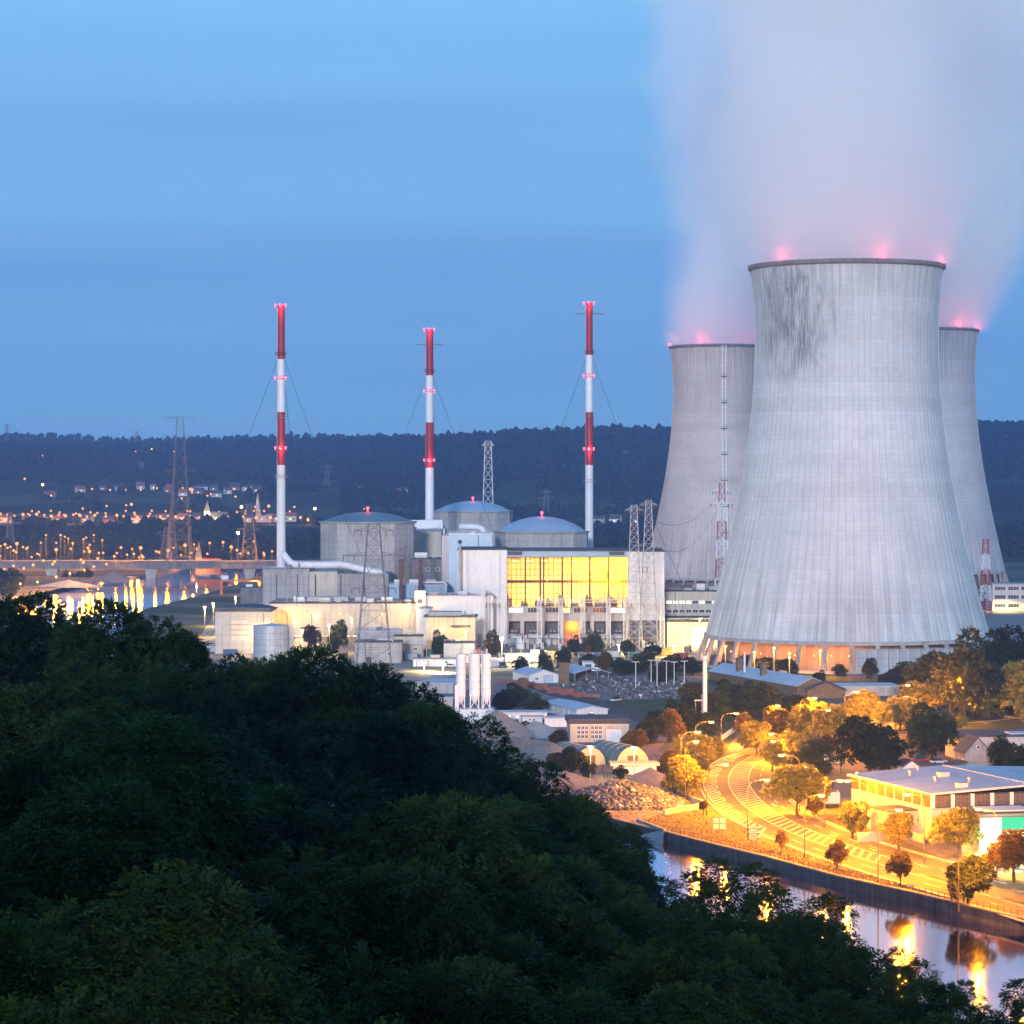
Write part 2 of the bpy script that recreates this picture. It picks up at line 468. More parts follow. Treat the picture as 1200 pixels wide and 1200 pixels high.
def far_mat():
    m, nt, out = nmat('valley_side')
    tc = nd(nt, 'ShaderNodeTexCoord').outputs['Object']
    a = nd(nt, 'ShaderNodeTexVoronoi', {'Vector': tc, 'Scale': 0.0042, 'Randomness': 1.0})
    cell = nd(nt, 'ShaderNodeSeparateColor', {0: a.outputs['Color']}).outputs[0]
    b = nd(nt, 'ShaderNodeTexNoise', {'Vector': tc, 'Scale': 0.05, 'Detail': 6.0, 'Roughness': 0.6}).outputs['Fac']
    c = ramp(nt, cell, [(0.0, (0.035, 0.045, 0.025)), (0.45, (0.055, 0.065, 0.035)), (0.62, (0.03, 0.04, 0.025)), (0.85, (0.10, 0.095, 0.055)), (1.0, (0.04, 0.05, 0.028))])
    c = mixc(nt, 1.0, c, ramp(nt, b, [(0.3, 0.75), (0.7, 1.15)]), 'MULTIPLY')
    p = nd(nt, 'ShaderNodeBsdfDiffuse', {'Color': c})
    nt.links.new(p.outputs[0], out.inputs['Surface'])
    return m
M['valley'] = far_mat()
tag(g.build('valley_hills', M['valley'], smooth=True), kind='structure')

# far wood: thousands of crowns that read as one mass
def ico():
    bm = bmesh.new(); bmesh.ops.create_icosphere(bm, subdivisions=1, radius=1.0)
    v = np.array([q.co[:] for q in bm.verts]); f = np.array([[w.index for w in q.verts] for q in bm.faces]); bm.free()
    return v, f
IV, IF = ico()
def wood_mat(name, col):
    m, nt, out = nmat(name)
    tc = nd(nt, 'ShaderNodeTexCoord').outputs['Object']
    a = nd(nt, 'ShaderNodeTexNoise', {'Vector': tc, 'Scale': 0.02, 'Detail': 5.0, 'Roughness': 0.7}).outputs['Fac']
    b = nd(nt, 'ShaderNodeTexNoise', {'Vector': tc, 'Scale': 0.4, 'Detail': 4.0, 'Roughness': 0.7}).outputs['Fac']
    c = ramp(nt, a, [(0.3, [x*0.6 for x in col]), (0.7, [x*1.3 for x in col])])
    c = mixc(nt, 1.0, c, ramp(nt, b, [(0.3, 0.6), (0.7, 1.3)]), 'MULTIPLY')
    p = nd(nt, 'ShaderNodeBsdfDiffuse', {'Color': c})
    nt.links.new(p.outputs[0], out.inputs['Surface'])
    return m
M['wood'] = wood_mat('far_wood', (0.016, 0.024, 0.018))
def is_wood(x, y):
    u = 600 + x*F/y
    k = smooth((u-330)/250)
    if y > lerp(4450, 4200, k): return True
    if y > 3700 and u > 400:
        return vn(x/150+9, y/210+5) > lerp(0.45, 0.30, k)
    if 2600 < y < 2900: return vn(x/90+3, y/120+8) > 0.25
    if u < 400 and y > 2900: return vn(x/70+3, y/90+8) > (0.62 if y < 3250 else 0.80)
    return vn(x/120+20, y/140+2) > 0.55
rs = np.random.RandomState(11)
pts = []
while len(pts) < 21000:
    y = 2550 + (5750-2550)*rs.rand()**0.85 if rs.rand() < 0.9 else 5750 + 1350*rs.rand()
    x = (rs.rand()*2-1)*(y*0.205+60)
    if is_wood(x, y): pts.append((x, y, far_z(x, y)))
n = len(pts)
pts = np.array(pts)
r = 3.2 + 3.4*rs.rand(n); hgt = r*(0.9+0.7*rs.rand(n))
jit = 1 + (rs.rand(n, len(IV), 1)-0.5)*0.55
V = IV[None]*jit*np.stack([r, r, hgt], 1)[:, None, :] + np.stack([pts[:, 0], pts[:, 1], pts[:, 2]+hgt*0.75], 1)[:, None, :]
FF = IF[None] + (np.arange(n)*len(IV))[:, None, None]
tag(link(np_mesh('woodland', V.reshape(-1, 3), FF.reshape(-1, 3), M['wood']), 'woodland'), 'dark woods covering the far valley side below the skyline', 'woodland', kind='stuff')

# air between here and the far hills
def haze():
    m, nt, out = nmat('haze_air')
    v = nd(nt, 'ShaderNodeVolumePrincipled', {'Color': (0.25, 0.46, 0.88, 1), 'Density': HAZE, 'Anisotropy': 0.0})
    nt.links.new(v.outputs[0], out.inputs['Volume'])
    g = MB(); g.box(-5200, -700, -9, 5200, 9500, 520)
    o = g.build('haze', m)
    tag(o, 'thin blue dusk haze filling the whole valley', 'haze', kind='stuff')
HAZE = 8.5e-5
haze()
# ------------------------------------------------------------------ cooling towers
def shell_mat(name, base, nrib, lift, stain=None, seam=0.45, warm=None):
    m, nt, out = nmat(name)
    tc = nd(nt, 'ShaderNodeTexCoord').outputs['Object']
    sp = nd(nt, 'ShaderNodeSeparateXYZ', {'Vector': tc})
    ang = mth(nt, 'ARCTAN2', sp.outputs['Y'], sp.outputs['X'])
    z = sp.outputs['Z']
    # formwork joints
    fa = mth(nt, 'FRACT', mth(nt, 'MULTIPLY', ang, nrib/(2*math.pi)))
    fz = mth(nt, 'FRACT', mth(nt, 'DIVIDE', z, lift))
    la = mth(nt, 'LESS_THAN', fa, 0.09); lz = mth(nt, 'LESS_THAN', fz, 0.16)
    # each pour has its own tone
    cell = nd(nt, 'ShaderNodeTexWhiteNoise', {'Vector': nd(nt, 'ShaderNodeCombineXYZ', {'X': mth(nt, 'FLOOR', mth(nt, 'MULTIPLY', ang, nrib/(2*math.pi))), 'Y': mth(nt, 'FLOOR', mth(nt, 'DIVIDE', z, lift))}).outputs[0]}, noise_dimensions='2D').outputs['Value']
    row = nd(nt, 'ShaderNodeTexWhiteNoise', {'W': mth(nt, 'FLOOR', mth(nt, 'DIVIDE', z, lift*3))}, noise_dimensions='1D').outputs['Value']
    av = nd(nt, 'ShaderNodeCombineXYZ', {'X': mth(nt, 'MULTIPLY', ang, 60.0), 'Y': mth(nt, 'MULTIPLY', z, 0.035)}).outputs[0]
    st = nd(nt, 'ShaderNodeTexNoise', {'Vector': av, 'Scale': 1.0, 'Detail': 6.0, 'Roughness': 0.7}).outputs['Fac']
    av2 = nd(nt, 'ShaderNodeCombineXYZ', {'X': mth(nt, 'MULTIPLY', ang, 22.0), 'Y': mth(nt, 'MULTIPLY', z, 0.02)}).outputs[0]
    st2 = nd(nt, 'ShaderNodeTexNoise', {'Vector': av2, 'Scale': 1.0, 'Detail': 5.0, 'Roughness': 0.6}).outputs['Fac']
    br = nd(nt, 'ShaderNodeTexNoise', {'Vector': tc, 'Scale': 0.035, 'Detail': 5.0, 'Roughness': 0.6}).outputs['Fac']
    c = mixc(nt, 1.0, base, ramp(nt, br, [(0.3, 0.86), (0.7, 1.1)]), 'MULTIPLY')
    c = mixc(nt, 1.0, c, ramp(nt, cell, [(0.0, 0.96), (1.0, 1.03)]), 'MULTIPLY')
    c = mixc(nt, 1.0, c, ramp(nt, row, [(0.0, 0.95), (1.0, 1.04)]), 'MULTIPLY')
    c = mixc(nt, 1.0, c, ramp(nt, st, [(0.3, 0.86), (0.52, 1.0)]), 'MULTIPLY')
    # darker run-off marks low on the shell and below the rim
    lo = nd(nt, 'ShaderNodeMapRange', {'Value': z, 'From Min': 62.0, 'From Max': 18.0, 'To Min': 0.0, 'To Max': 1.0}).outputs[0]
    hi = nd(nt, 'ShaderNodeMapRange', {'Value': z, 'From Min': 118.0, 'From Max': 160.0, 'To Min': 0.0, 'To Max': 0.9}).outputs[0]
    msk = mth(nt, 'MAXIMUM', lo, hi)
    drk = mth(nt, 'MULTIPLY', msk, ramp(nt, st2, [(0.42, 0.0), (0.62, 0.55)]))
    c = mixc(nt, drk, c, [x*0.45 for x in base])
    c = mixc(nt, mth(nt, 'MULTIPLY', la, seam), c, [x*0.25 for x in base])
    c = mixc(nt, mth(nt, 'MULTIPLY', lz, seam*0.32), c, [x*0.3 for x in base])
    if stain:
        a0, z0, wa, wz = stain
        da = mth(nt, 'DIVIDE', mth(nt, 'SUBTRACT', ang, a0), wa); dz = mth(nt, 'DIVIDE', mth(nt, 'SUBTRACT', z, z0), wz)
        gss = mth(nt, 'SUBTRACT', 1.0, mth(nt, 'ADD', mth(nt, 'MULTIPLY', da, da), mth(nt, 'MULTIPLY', dz, dz)))
        wob = nd(nt, 'ShaderNodeTexNoise', {'Vector': nd(nt, 'ShaderNodeCombineXYZ', {'X': mth(nt, 'MULTIPLY', ang, 9.0), 'Y': mth(nt, 'MULTIPLY', z, 0.075)}).outputs[0], 'Scale': 1.0, 'Detail': 4.0, 'Roughness': 0.6}).outputs['Fac']
        gss = mth(nt, 'ADD', gss, mth(nt, 'MULTIPLY', mth(nt, 'SUBTRACT', wob, 0.57), 2.4))
        gss = mth(nt, 'MAXIMUM', gss, 0.0)
        tw = nd(nt, 'ShaderNodeTexNoise', {'Vector': nd(nt, 'ShaderNodeCombineXYZ', {'X': mth(nt, 'MULTIPLY', ang, 90.0), 'Y': mth(nt, 'MULTIPLY', z, 0.11)}).outputs[0], 'Scale': 1.0, 'Detail': 6.0, 'Roughness': 0.75}).outputs['Fac']
        k = mth(nt, 'MULTIPLY', mth(nt, 'MULTIPLY', gss, 1.5), ramp(nt, tw, [(0.38, 0.0), (0.68, 1.0)]))
        c = mixc(nt, mth(nt, 'MINIMUM', k, 0.76), c, (0.10, 0.10, 0.11))
    p = nd(nt, 'ShaderNodeBsdfPrincipled', {'Base Color': c, 'Roughness': 0.85, 'Specular IOR Level': 0.15})
    nt.links.new(p.outputs[0], out.inputs['Surface'])
    return m
M['red_lamp'] = emis('red_lamp', (1.0, 0.055, 0.10), 8.0)
M['inlet'] = surf('inlet', (0.30, 0.20, 0.15), 0.9, 0.2, 0.15, streak=0.3, lines=(4.2, None, 0.5))
M['pier'] = surf('pier', (0.40, 0.33, 0.28), 0.85, 0.2, 0.3, streak=0.3)
M['noise_wall'] = surf('noise_wall', (0.40, 0.42, 0.44), 0.75, 0.12, 0.15, streak=0.25, lines=(None, 3.0, 0.4))
def red_light(parent, loc, r, power, name='warning_light'):
    g = MB(); g.lathe([(0.01, -0.9*r), (0.7*r, -0.6*r), (r, 0), (0.7*r, 0.7*r), (0.01, r)], 8)
    g.tube((0,0,-2.2*r), (0,0,-0.6*r), 0.35*r, n=6)
    o = g.build(name, M['red_lamp'], parent, loc)
    if power:
        l = bpy.data.lights.new('red_glow', 'POINT'); l.energy = power; l.color = (1.0, 0.08, 0.16); l.shadow_soft_size = r*0.8
        lo = bpy.data.objects.new('red_glow', l); lo.location = (loc[0], loc[1], loc[2] + r*1.2); SC.collection.objects.link(lo); lo.parent = parent
    return o
def cooling_tower(label, X, Y, prof, mat, npier, z_in, lights, ribs=None, rimw=1.0, pier_w=1.6, lp=60000, lr=1.0):
    t = thing('cooling_tower', label, 'cooling tower', (X, Y, 0), 0, 'cooling towers of the power plant')
    zs = np.array([p[1] for p in prof]); rs_ = np.array([p[0] for p in prof])
    o_ = np.argsort(zs); zs = zs[o_]; rs_ = rs_[o_]
    # smooth profile through the measured radii
    zz = np.linspace(zs[0], zs[-1], 46)
    co = np.polyfit((zs-zs.mean())/100, rs_, 4); rr = np.polyval(co, (zz-zs.mean())/100)
    g = MB()
    NR = ribs or 96
    sub = [-0.5, -0.055, -0.05, 0.05, 0.055]
    rise = [0, 0, 0.10, 0.10, 0]
    m = NR*len(sub)
    for r, z in zip(rr, zz):
        for k in range(NR):
            for s_, h_ in zip(sub, rise):
                a = 2*math.pi*(k+s_+0.5)/NR
                g.v.append(((r+h_)*math.cos(a), (r+h_)*math.sin(a), z))
    for j in range(len(zz)-1):
        for i in range(m): g.f.append((j*m+i, j*m+(i+1) % m, (j+1)*m+(i+1) % m, (j+1)*m+i))
    # inner skin so the mouth is hollow
    o0 = len(g.v)
    for r, z in zip(rr, zz):
        for i in range(72): g.v.append(((r-0.9)*math.cos(2*math.pi*i/72), (r-0.9)*math.sin(2*math.pi*i/72), z))
    for j in range(len(zz)-1):
        for i in range(72): g.f.append((o0+j*72+i, o0+(j+1)*72+i, o0+(j+1)*72+(i+1) % 72, o0+j*72+(i+1) % 72))
    me = bpy.data.meshes.new('shell'); me.from_pydata(g.v, [], g.f); me.materials.append(mat); me.update()
    link(me, 'shell', t)
    rt, zt = rr[-1], zz[-1]
    g = MB(); g.lathe([(rt-1.2, zt-1.2), (rt+0.3, zt-1.2), (rt+rimw, zt-0.5), (rt+rimw, zt+0.8), (rt-1.2, zt+0.8), (rt-1.2, zt-1.2)], 96)
    g.build('rim', M['concrete_dark'], t)
    rb, zb = rr[0], zz[0]
    g = MB(); g.lathe([(rb-1.3, zb-0.9), (rb+0.7, zb-0.9), (rb+0.55, zb+0.6), (rb-1.3, zb+0.6), (rb-1.3, zb-0.9)], 96)
    g.build('ring_beam', M['concrete_plain'], t)
    # raked piers under the ring
    slope = (rr[0]-rr[1])/(zz[1]-zz[0])
    pm = MB(); ro = rb + slope*zb
    w = pier_w
    pm.add([(-1.2, -w/2, 0), (1.2, -w/2, 0), (1.2, w/2, 0), (-1.2, w/2, 0),
            (-0.8-slope*zb, -w/2, zb-0.8), (0.6-slope*zb, -w/2, zb-0.8), (0.6-slope*zb, w/2, zb-0.8), (-0.8-slope*zb, w/2, zb-0.8)],
           [(0,3,2,1),(4,5,6,7),(0,1,5,4),(1,2,6,5),(2,3,7,6),(3,0,4,7)])
    pme = pm.mesh('pier', M['pier'])
    for k in range(npier):
        a = 2*math.pi*(k+0.5)/npier
        if math.sin(a) > 0.45: continue
        link(pme, 'pier', t, ((ro)*math.cos(a), (ro)*math.sin(a), 0), a)
    g = MB(); g.lathe([(z_in, 0), (z_in, zb+1.5)], 96)
    g.build('inlet_wall', M['inlet'], t)
    g = MB(); g.lathe([(ro+2.2, 0), (ro+2.2, 1.1), (ro+1.7, 1.1), (ro+1.7, 0.02)], 72)
    g.build('basin_kerb', M['concrete_plain'], t)
    for a in lights:
        a = math.radians(a)
        red_light(t, ((rt+0.3)*math.cos(a), (rt+0.3)*math.sin(a), zt+0.8+lr*1.0), lr, lp)
    return t, rr, zz
S = 1120/F
profN = [(113*S, vz(314, 1120)), (111*S, vz(321, 1120)), (107.6*S, vz(367, 1120)), (106.5*S, vz(410, 1120)), (108.5*S, vz(453, 1120)), (112.8*S, vz(497, 1120)), (118.7*S, vz(540, 1120)), (125.8*S, vz(583, 1120)), (135*S, vz(627, 1120)), (145.8*S, vz(670, 1120)), (157.0*S, vz(713, 1120)), (165.5*S, vz(744, 1120))]
M['shell_near'] = shell_mat('shell_near', (0.55, 0.58, 0.585), 96, 1.9, stain=(-math.pi/2-0.76, 138.0, 0.62, 30.0), seam=0.32)
T1X, T1Y = ux(992, 1120), 1120.0
tw1, rr1, zz1 = cooling_tower('largest pale concrete cooling tower with dark stain, in front of the other two', T1X, T1Y, profN, M['shell_near'], 36, 50.5, (-138, -76, -20, 60), ribs=96, lp=6000, lr=0.7)
# curved screen of flat panels in front of the inlet (right part)
pl = MB(); pl.box(-2.05, -0.18, 0, 2.05, 0.18, 9.6)
plm = pl.mesh('screen_panel', M['noise_wall'])
for k in range(19):
    a = math.radians(-92 + k*3.9)
    link(plm, 'screen_panel', tw1, (63.6*math.cos(a), 63.6*math.sin(a), 0.05), a+math.pi/2)
for k, a in enumerate((-152, -143, -134, -126, -118, -110, -103, -96)):
    a = math.radians(a); lp_ = bpy.data.lights.new('inlet_glow', 'POINT'); lp_.energy = 3600; lp_.color = (1.0, 0.36, 0.04); lp_.shadow_soft_size = 0.3
    lo = bpy.data.objects.new('inlet_glow', lp_); lo.location = (56*math.cos(a), 56*math.sin(a), 6.0); SC.collection.objects.link(lo); lo.parent = tw1
    g = MB(); g.lathe([(0.01, -0.3), (0.3, 0), (0.01, 0.3)], 8); g.build('inlet_lamp', emis('inlet_lamp', (1, .5, .12), 6.0), tw1, (56*math.cos(a), 56*math.sin(a), 6.5))
S = 1900/F
def prof2(D):
    return [(58.5, 407), (56.5, 430), (55.2, 455), (55.5, 480), (57.5, 505), (61.5, 540), (68.5, 583), (76.5, 618), (84, 653), (90, 676)]
pf = [(h*S, vz(v, 1900)) for h, v in prof2(1900)]
M['shell_far'] = shell_mat('shell_far', (0.62, 0.51, 0.455), 120, 2.0, seam=0.5)
tw2, rr2, zz2 = cooling_tower('beige cooling tower with ladder strip, rising behind the turbine hall', ux(844, 1900), 1900.0, pf, M['shell_far'], 40, 46, (-178, -117, -40, 70), ribs=120, lp=9000, lr=0.95)
pf = [(h*0.586, (vz(v, 1900)-0)*1.035 + 4.5) for h, v in prof2(1900)]
M['shell_far2'] = shell_mat('shell_far2', (0.50, 0.475, 0.475), 120, 2.6, seam=0.55)
tw3, rr3, zz3 = cooling_tower('grey cooling tower half hidden behind the largest one', ux(1087, 1880), 1880.0, pf, M['shell_far2'], 40, 46, (-3, -60, 80), ribs=120, lp=9000, lr=0.95)
# ladder strip with landings on the left tower
g = MB(); gl = MB()
a = -math.pi/2 + 0.02
for r, z, r2, z2 in zip(rr2[:-1], zz2[:-1], rr2[1:], zz2[1:]):
    for s_ in (-1.25, 1.25):
        g.beam((s_, -(r+0.9), z), (s_, -(r2+0.9), z2), 0.75, 0.6)
    g.beam((-1.2, -(r+0.7), z), (1.2, -(r+0.7), z), 0.6, 0.4)
g.build('ladder_strip', M['white_paint'], tw2)
for k in range(4, 44, 5):
    gl = MB(); gl.box(-2.0, -1.6, -0.4, 2.0, 0.4, 0.0); gl.box(-2.0, -1.6, 0, -1.85, -1.45, 1.2); gl.box(1.85, -1.6, 0, 2.0, -1.45, 1.2); gl.box(-2, -1.6, 1.1, 2, -1.48, 1.25)
    gl.build('landing', M['steel_dark'], tw2, (0, -rr2[k]-1.0, zz2[k]))

# ------------------------------------------------------------------ steam
def steam(label, X, Y, z0, z1, r0, r1, dens, lean, seed, soft=0.5, bend=1.0):
    Hh = z1 - z0
    g = MB()
    n = 40
    prof = []
    for k in range(13):
        t = k/12
        prof.append((lerp(r0, r1, t**0.8)*1.75, t*Hh, t))
    for r, z, t in prof:
        for i in range(n):
            an = 2*math.pi*i/n
            g.v.append((lean[0]*Hh*t**bend + r*math.cos(an), lean[1]*Hh*t**bend + r*math.sin(an), z))
    for j in range(12):
        for i in range(n): g.f.append((j*n+i, j*n+(i+1) % n, (j+1)*n+(i+1) % n, (j+1)*n+i))
    g.f.append(tuple(range(n-1, -1, -1))); g.f.append(tuple(range(12*n, 13*n)))
    m, nt, out = nmat('steam_vapour')
    tc = nd(nt, 'ShaderNodeTexCoord').outputs['Object']
    sp = nd(nt, 'ShaderNodeSeparateXYZ', {'Vector': tc})
    t = mth(nt, 'MAXIMUM', mth(nt, 'DIVIDE', sp.outputs['Z'], Hh), 0.0)
    tb = mth(nt, 'POWER', t, bend)
    x = mth(nt, 'SUBTRACT', sp.outputs['X'], mth(nt, 'MULTIPLY', tb, lean[0]*Hh))
    y = mth(nt, 'SUBTRACT', sp.outputs['Y'], mth(nt, 'MULTIPLY', tb, lean[1]*Hh))
    mp = nd(nt, 'ShaderNodeMapping', {'Vector': tc, 'Location': (seed*7.3, seed*3.1, 0), 'Scale': (0.012, 0.012, 0.0085)}).outputs[0]
    ns = nd(nt, 'ShaderNodeTexNoise', {'Vector': mp, 'Scale': 1.0, 'Detail': 3.0, 'Roughness': 0.55})
    rr_ = mth(nt, 'SQRT', mth(nt, 'ADD', mth(nt, 'MULTIPLY', x, x), mth(nt, 'MULTIPLY', y, y)))
    R = mth(nt, 'MULTIPLY_ADD', mth(nt, 'POWER', t, 0.8), r1-r0, r0)
    q = mth(nt, 'DIVIDE', rr_, R)
    q = mth(nt, 'ADD', q, mth(nt, 'MULTIPLY', mth(nt, 'SUBTRACT', ns.outputs['Fac'], 0.5), mth(nt, 'MINIMUM', mth(nt, 'MULTIPLY', t, 7.0), 2.0)))
    d = nd(nt, 'ShaderNodeMapRange', {'Value': q, 'From Min': 1.0+soft*0.45, 'From Max': 1.0-soft, 'To Min': 0.0, 'To Max': 1.0}, interpolation_type='SMOOTHSTEP').outputs[0]
    fall = mth(nt, 'POWER', mth(nt, 'SUBTRACT', 1.0, mth(nt, 'MINIMUM', mth(nt, 'MULTIPLY', t, 0.55), 0.9)), 1.0)
    d = mth(nt, 'MULTIPLY', mth(nt, 'MULTIPLY', d, fall), dens)
    v = nd(nt, 'ShaderNodeVolumeScatter', {'Color': (0.985, 0.985, 1.0, 1), 'Density': d, 'Anisotropy': -0.1})
    nt.links.new(v.outputs[0], out.inputs['Volume'])
    o = g.build('steam_plume', m, None, (X, Y, z0))
    return tag(o, label, 'steam', 'steam plumes over the cooling towers', 'stuff')
steam('widest white steam plume rising from the largest cooling tower', T1X, T1Y, zz1[-1]-1.5, 470, 38, 82, 0.064, (0.06, 0.12), 1, 0.6)
steam('steam plume rising from the beige tower with the ladder strip', ux(844, 1900), 1900, zz2[-1]-1.5, 470, 33, 58, 0.054, (0.09, 0.03), 2, 0.65)
steam('steam plume drifting off the half hidden grey tower', ux(1087, 1880), 1880, zz3[-1]-1.5, 470, 33, 76, 0.062, (0.15, 0.05), 3, 0.65, 0.7)
# ------------------------------------------------------------------ power plant
M['lit_warm'] = emis('lit_warm', (1.0, 0.66, 0.24), 2.2)
M['lit_pale'] = emis('lit_pale', (1.0, 0.88, 0.62), 1.8)
M['lit_cool'] = emis('lit_cool', (0.75, 1.0, 0.85), 1.8)
M['bulb_sodium'] = emis('bulb_sodium', (1.0, 0.52, 0.12), 9.0)
M['bulb_far'] = emis('bulb_far', (1.0, 0.36, 0.075), 2.4)
M['pylon'] = surf('pylon', (0.13, 0.13, 0.14), 0.6, 0.2, 0.5)
M['bulb_warm'] = emis('bulb_warm', (1.0, 0.66, 0.26), 7.0)
M['bulb_white'] = emis('bulb_white', (1.0, 0.95, 0.82), 40.0)
M['cream'] = surf('cream', (0.62, 0.52, 0.34), 0.8, 0.1, 0.1)
def thin_glass():
    m, nt, out = nmat('clear_pane')
    a = nd(nt, 'ShaderNodeBsdfTransparent', {'Color': (0.95, 0.9, 0.8, 1)}); b = nd(nt, 'ShaderNodeBsdfGlossy', {'Roughness': 0.06})
    mx = nd(nt, 'ShaderNodeMixShader', {0: 0.08, 1: a.outputs[0], 2: b.outputs[0]})
    nt.links.new(mx.outputs[0], out.inputs['Surface'])
    return m
M['clear_pane'] = thin_glass()
LK = 2.6
def lamp_light(loc, power, col, spot=True, size=0.35, parent=None, name='lamp_glow', cone=158):
    l = bpy.data.lights.new(name, 'SPOT' if spot else 'POINT')
    l.energy = power*LK; l.color = col; l.shadow_soft_size = size
    if spot: l.spot_size = math.radians(cone); l.spot_blend = 0.35
    o = bpy.data.objects.new(name, l); o.location = loc
    SC.collection.objects.link(o)
    if parent: o.parent = parent
    return o
_wc = {}
def window(t, x, z, w, h, mat='glass_dark', y=0.0, rz=0.0, bars=1, frame='white_paint'):
    k = (round(w, 2), round(h, 2), bars, frame)
    if k not in _wc:
        g = MB(); fw = min(0.16, w*0.12)
        g.box(-w/2, -0.14, 0, -w/2+fw, 0.02, h); g.box(w/2-fw, -0.14, 0, w/2, 0.02, h)
        g.box(-w/2+fw, -0.14, 0, w/2-fw, 0.02, fw); g.box(-w/2+fw, -0.14, h-fw, w/2-fw, 0.02, h)
        for b in range(bars):
            xx = -w/2 + w*(b+1)/(bars+1); g.box(xx-fw*0.3, -0.12, fw, xx+fw*0.3, 0.02, h-fw)
        p = MB(); p.box(-w/2+fw*0.9, -0.06, fw*0.9, w/2-fw*0.9, -0.02, h-fw*0.9)
        _wc[k] = (g.mesh('window', M[frame]), p.mesh('pane', None))
    fm, pm = _wc[k]
    o = link(fm, 'window', t, (x, y, z), rz)
    kk = k + (mat,)
    if kk not in _wc:
        q = pm.copy(); q.materials.append(M[mat]); _wc[kk] = q
    link(_wc[kk], 'pane', o)
    return o
def bldg(name, label, cat, u0, u1, vt, D, depth, mat, roof='roof_dark', z0=0.0, over=0.3, rz=0.0, group=None, cap=0.5):
    X0, X1 = ux(u0, D), ux(u1, D); W = X1-X0; h = vz(vt, D)-z0
    t = thing(name, label, cat, ((X0+X1)/2, D, z0), rz, group)
    g = MB(); g.box(-W/2, 0, 0, W/2, depth, h-cap)
    g.build('wall', M[mat], t)
    g = MB(); g.box(-W/2-over, -over, h-cap, W/2+over, depth+over, h)
    r = g.build('roof', M[roof], t)
    return t, W, h
def roof_unit(t, x, y, z, w, d, h, mat='steel_light', name='roof_unit'):
    g = MB(); g.box(-w/2, -d/2, 0, w/2, d/2, h*0.85); g.box(-w/2-0.15, -d/2-0.15, h*0.85, w/2+0.15, d/2+0.15, h)
    return g.build(name, M[mat], t, (x, y, z))
def door(t, x, w, h, mat='steel_dark', y=0.0, z=0.0):
    g = MB(); g.box(-w/2, -0.1, 0, w/2, 0.02, h)
    d = g.build('door', M[mat], t, (x, y, z))
    g = MB(); fw = 0.18
    g.box(-w/2-fw, -0.16, 0, -w/2, 0.02, h); g.box(w/2, -0.16, 0, w/2+fw, 0.02, h); g.box(-w/2-fw, -0.16, h, w/2+fw, 0.02, h+fw)
    g.build('frame', M['concrete_plain'], d)
    return d
random.seed(8)

# ---- apron
pl = [gp(u, v) for u, v in ((205, 790), (250, 722), (330, 700), (800, 700), (1300, 720), (1300, 770), (830, 783), (700, 778), (600, 785), (470, 800), (330, 800))]
g = MB(); g.sheet([(p.x, p.y) for p in pl], 0.004); tag(g.build('plant_pavement', M['apron']), kind='structure')

# ---- turbine hall
D = 1250.0; s = D/F
TX = ux((537+778)/2, D); th = thing('turbine_hall', 'white turbine hall with huge lit yellow glass front', 'building', (TX, D, 0))
def hx(u): return ux(u, D)-TX
zt = vz(643, D); zg0, zg1 = vz(709.5, D), vz(653, D); DEP = 42.0
g = MB(); g.box(hx(537), 0, 0, hx(594), DEP, zt-0.6); g.build('wall', M['white_clad'], th)
g = MB(); g.box(hx(736), 0, vz(727, D), hx(778.5), DEP, zt-1.4); g.build('wall', M['white_clad'], th)
g = MB(); g.box(hx(737), 0.6, 0, hx(778), DEP-1, vz(727, D)); g.build('wall', M['concrete_dark'], th)
g = MB(); g.box(hx(594), 0.8, zg1, hx(736), DEP, zt-1.2); g.build('fascia', M['dome_blue'], th)
g = MB(); g.box(hx(537)-0.4, -0.4, zt-0.6, hx(594)+0.2, DEP, zt); g.box(hx(594)+0.2, 0.4, zt-1.2, hx(736)-0.2, DEP, zt-0.5); g.box(hx(736)-0.2, -0.4, zt-1.4, hx(778.5)+0.4, DEP, zt-0.8)
g.build('roof', M['roof_dark'], th)
for u0, u1 in ((595, 612), (714, 732)):
    g = MB(); g.box(hx(u0), 0.62, zg1+0.9, hx(u1), 0.9, zt-1.4); g.build('louvre', M['steel_dark'], th)
# interior
g = MB(); x0, x1 = hx(594.2), hx(735.8)
g.add([(x0, 17, zg0-0.5), (x1, 17, zg0-0.5), (x1, 17, zg1+0.5), (x0, 17, zg1+0.5), (x0, 1.0, zg0-0.5), (x1, 1.0, zg0-0.5), (x1, 1.0, zg1+0.5), (x0, 1.0, zg1+0.5)],
      [(0, 1, 2, 3), (4, 5, 1, 0), (3, 2, 6, 7), (4, 0, 3, 7), (1, 5, 6, 2)])
g.build('interior', M['cream'], th)
for k in range(8):
    x = lerp(x0, x1, (k+0.5)/8)
    lamp_light((x, 9.0, zg0+3.5 + (k % 3)*1.3), (1500, 3600, 2000, 800, 2800, 3800, 1000, 2400)[k], (1.0, 0.72, 0.24), spot=False, size=0.6, parent=th, name='hall_light')
    if k % 2 == 0: lamp_light((x, 9.0, zg1-3.0), 2400, (1.0, 0.62, 0.14), spot=False, size=0.6, parent=th, name='hall_light')
    g = MB(); g.box(-1.2, -0.3, -0.2, 1.2, 0.3, 0.2); g.build('hall_lamp', M['bulb_warm'], th, (x, 13.0, zg1-2.0))
for u, w in ((615.7, .5), (633.5, .45), (637, .45), (659, .6), (669.7, .5), (691, .6), (713, .6)):
    g = MB(); g.box(-w/2-0.1, 0.7, zg0-0.3, w/2+0.1, 1.3, zg1); g.build('column', M['rust'], th, (hx(u), 0, 0))
zc = vz(681.5, D)
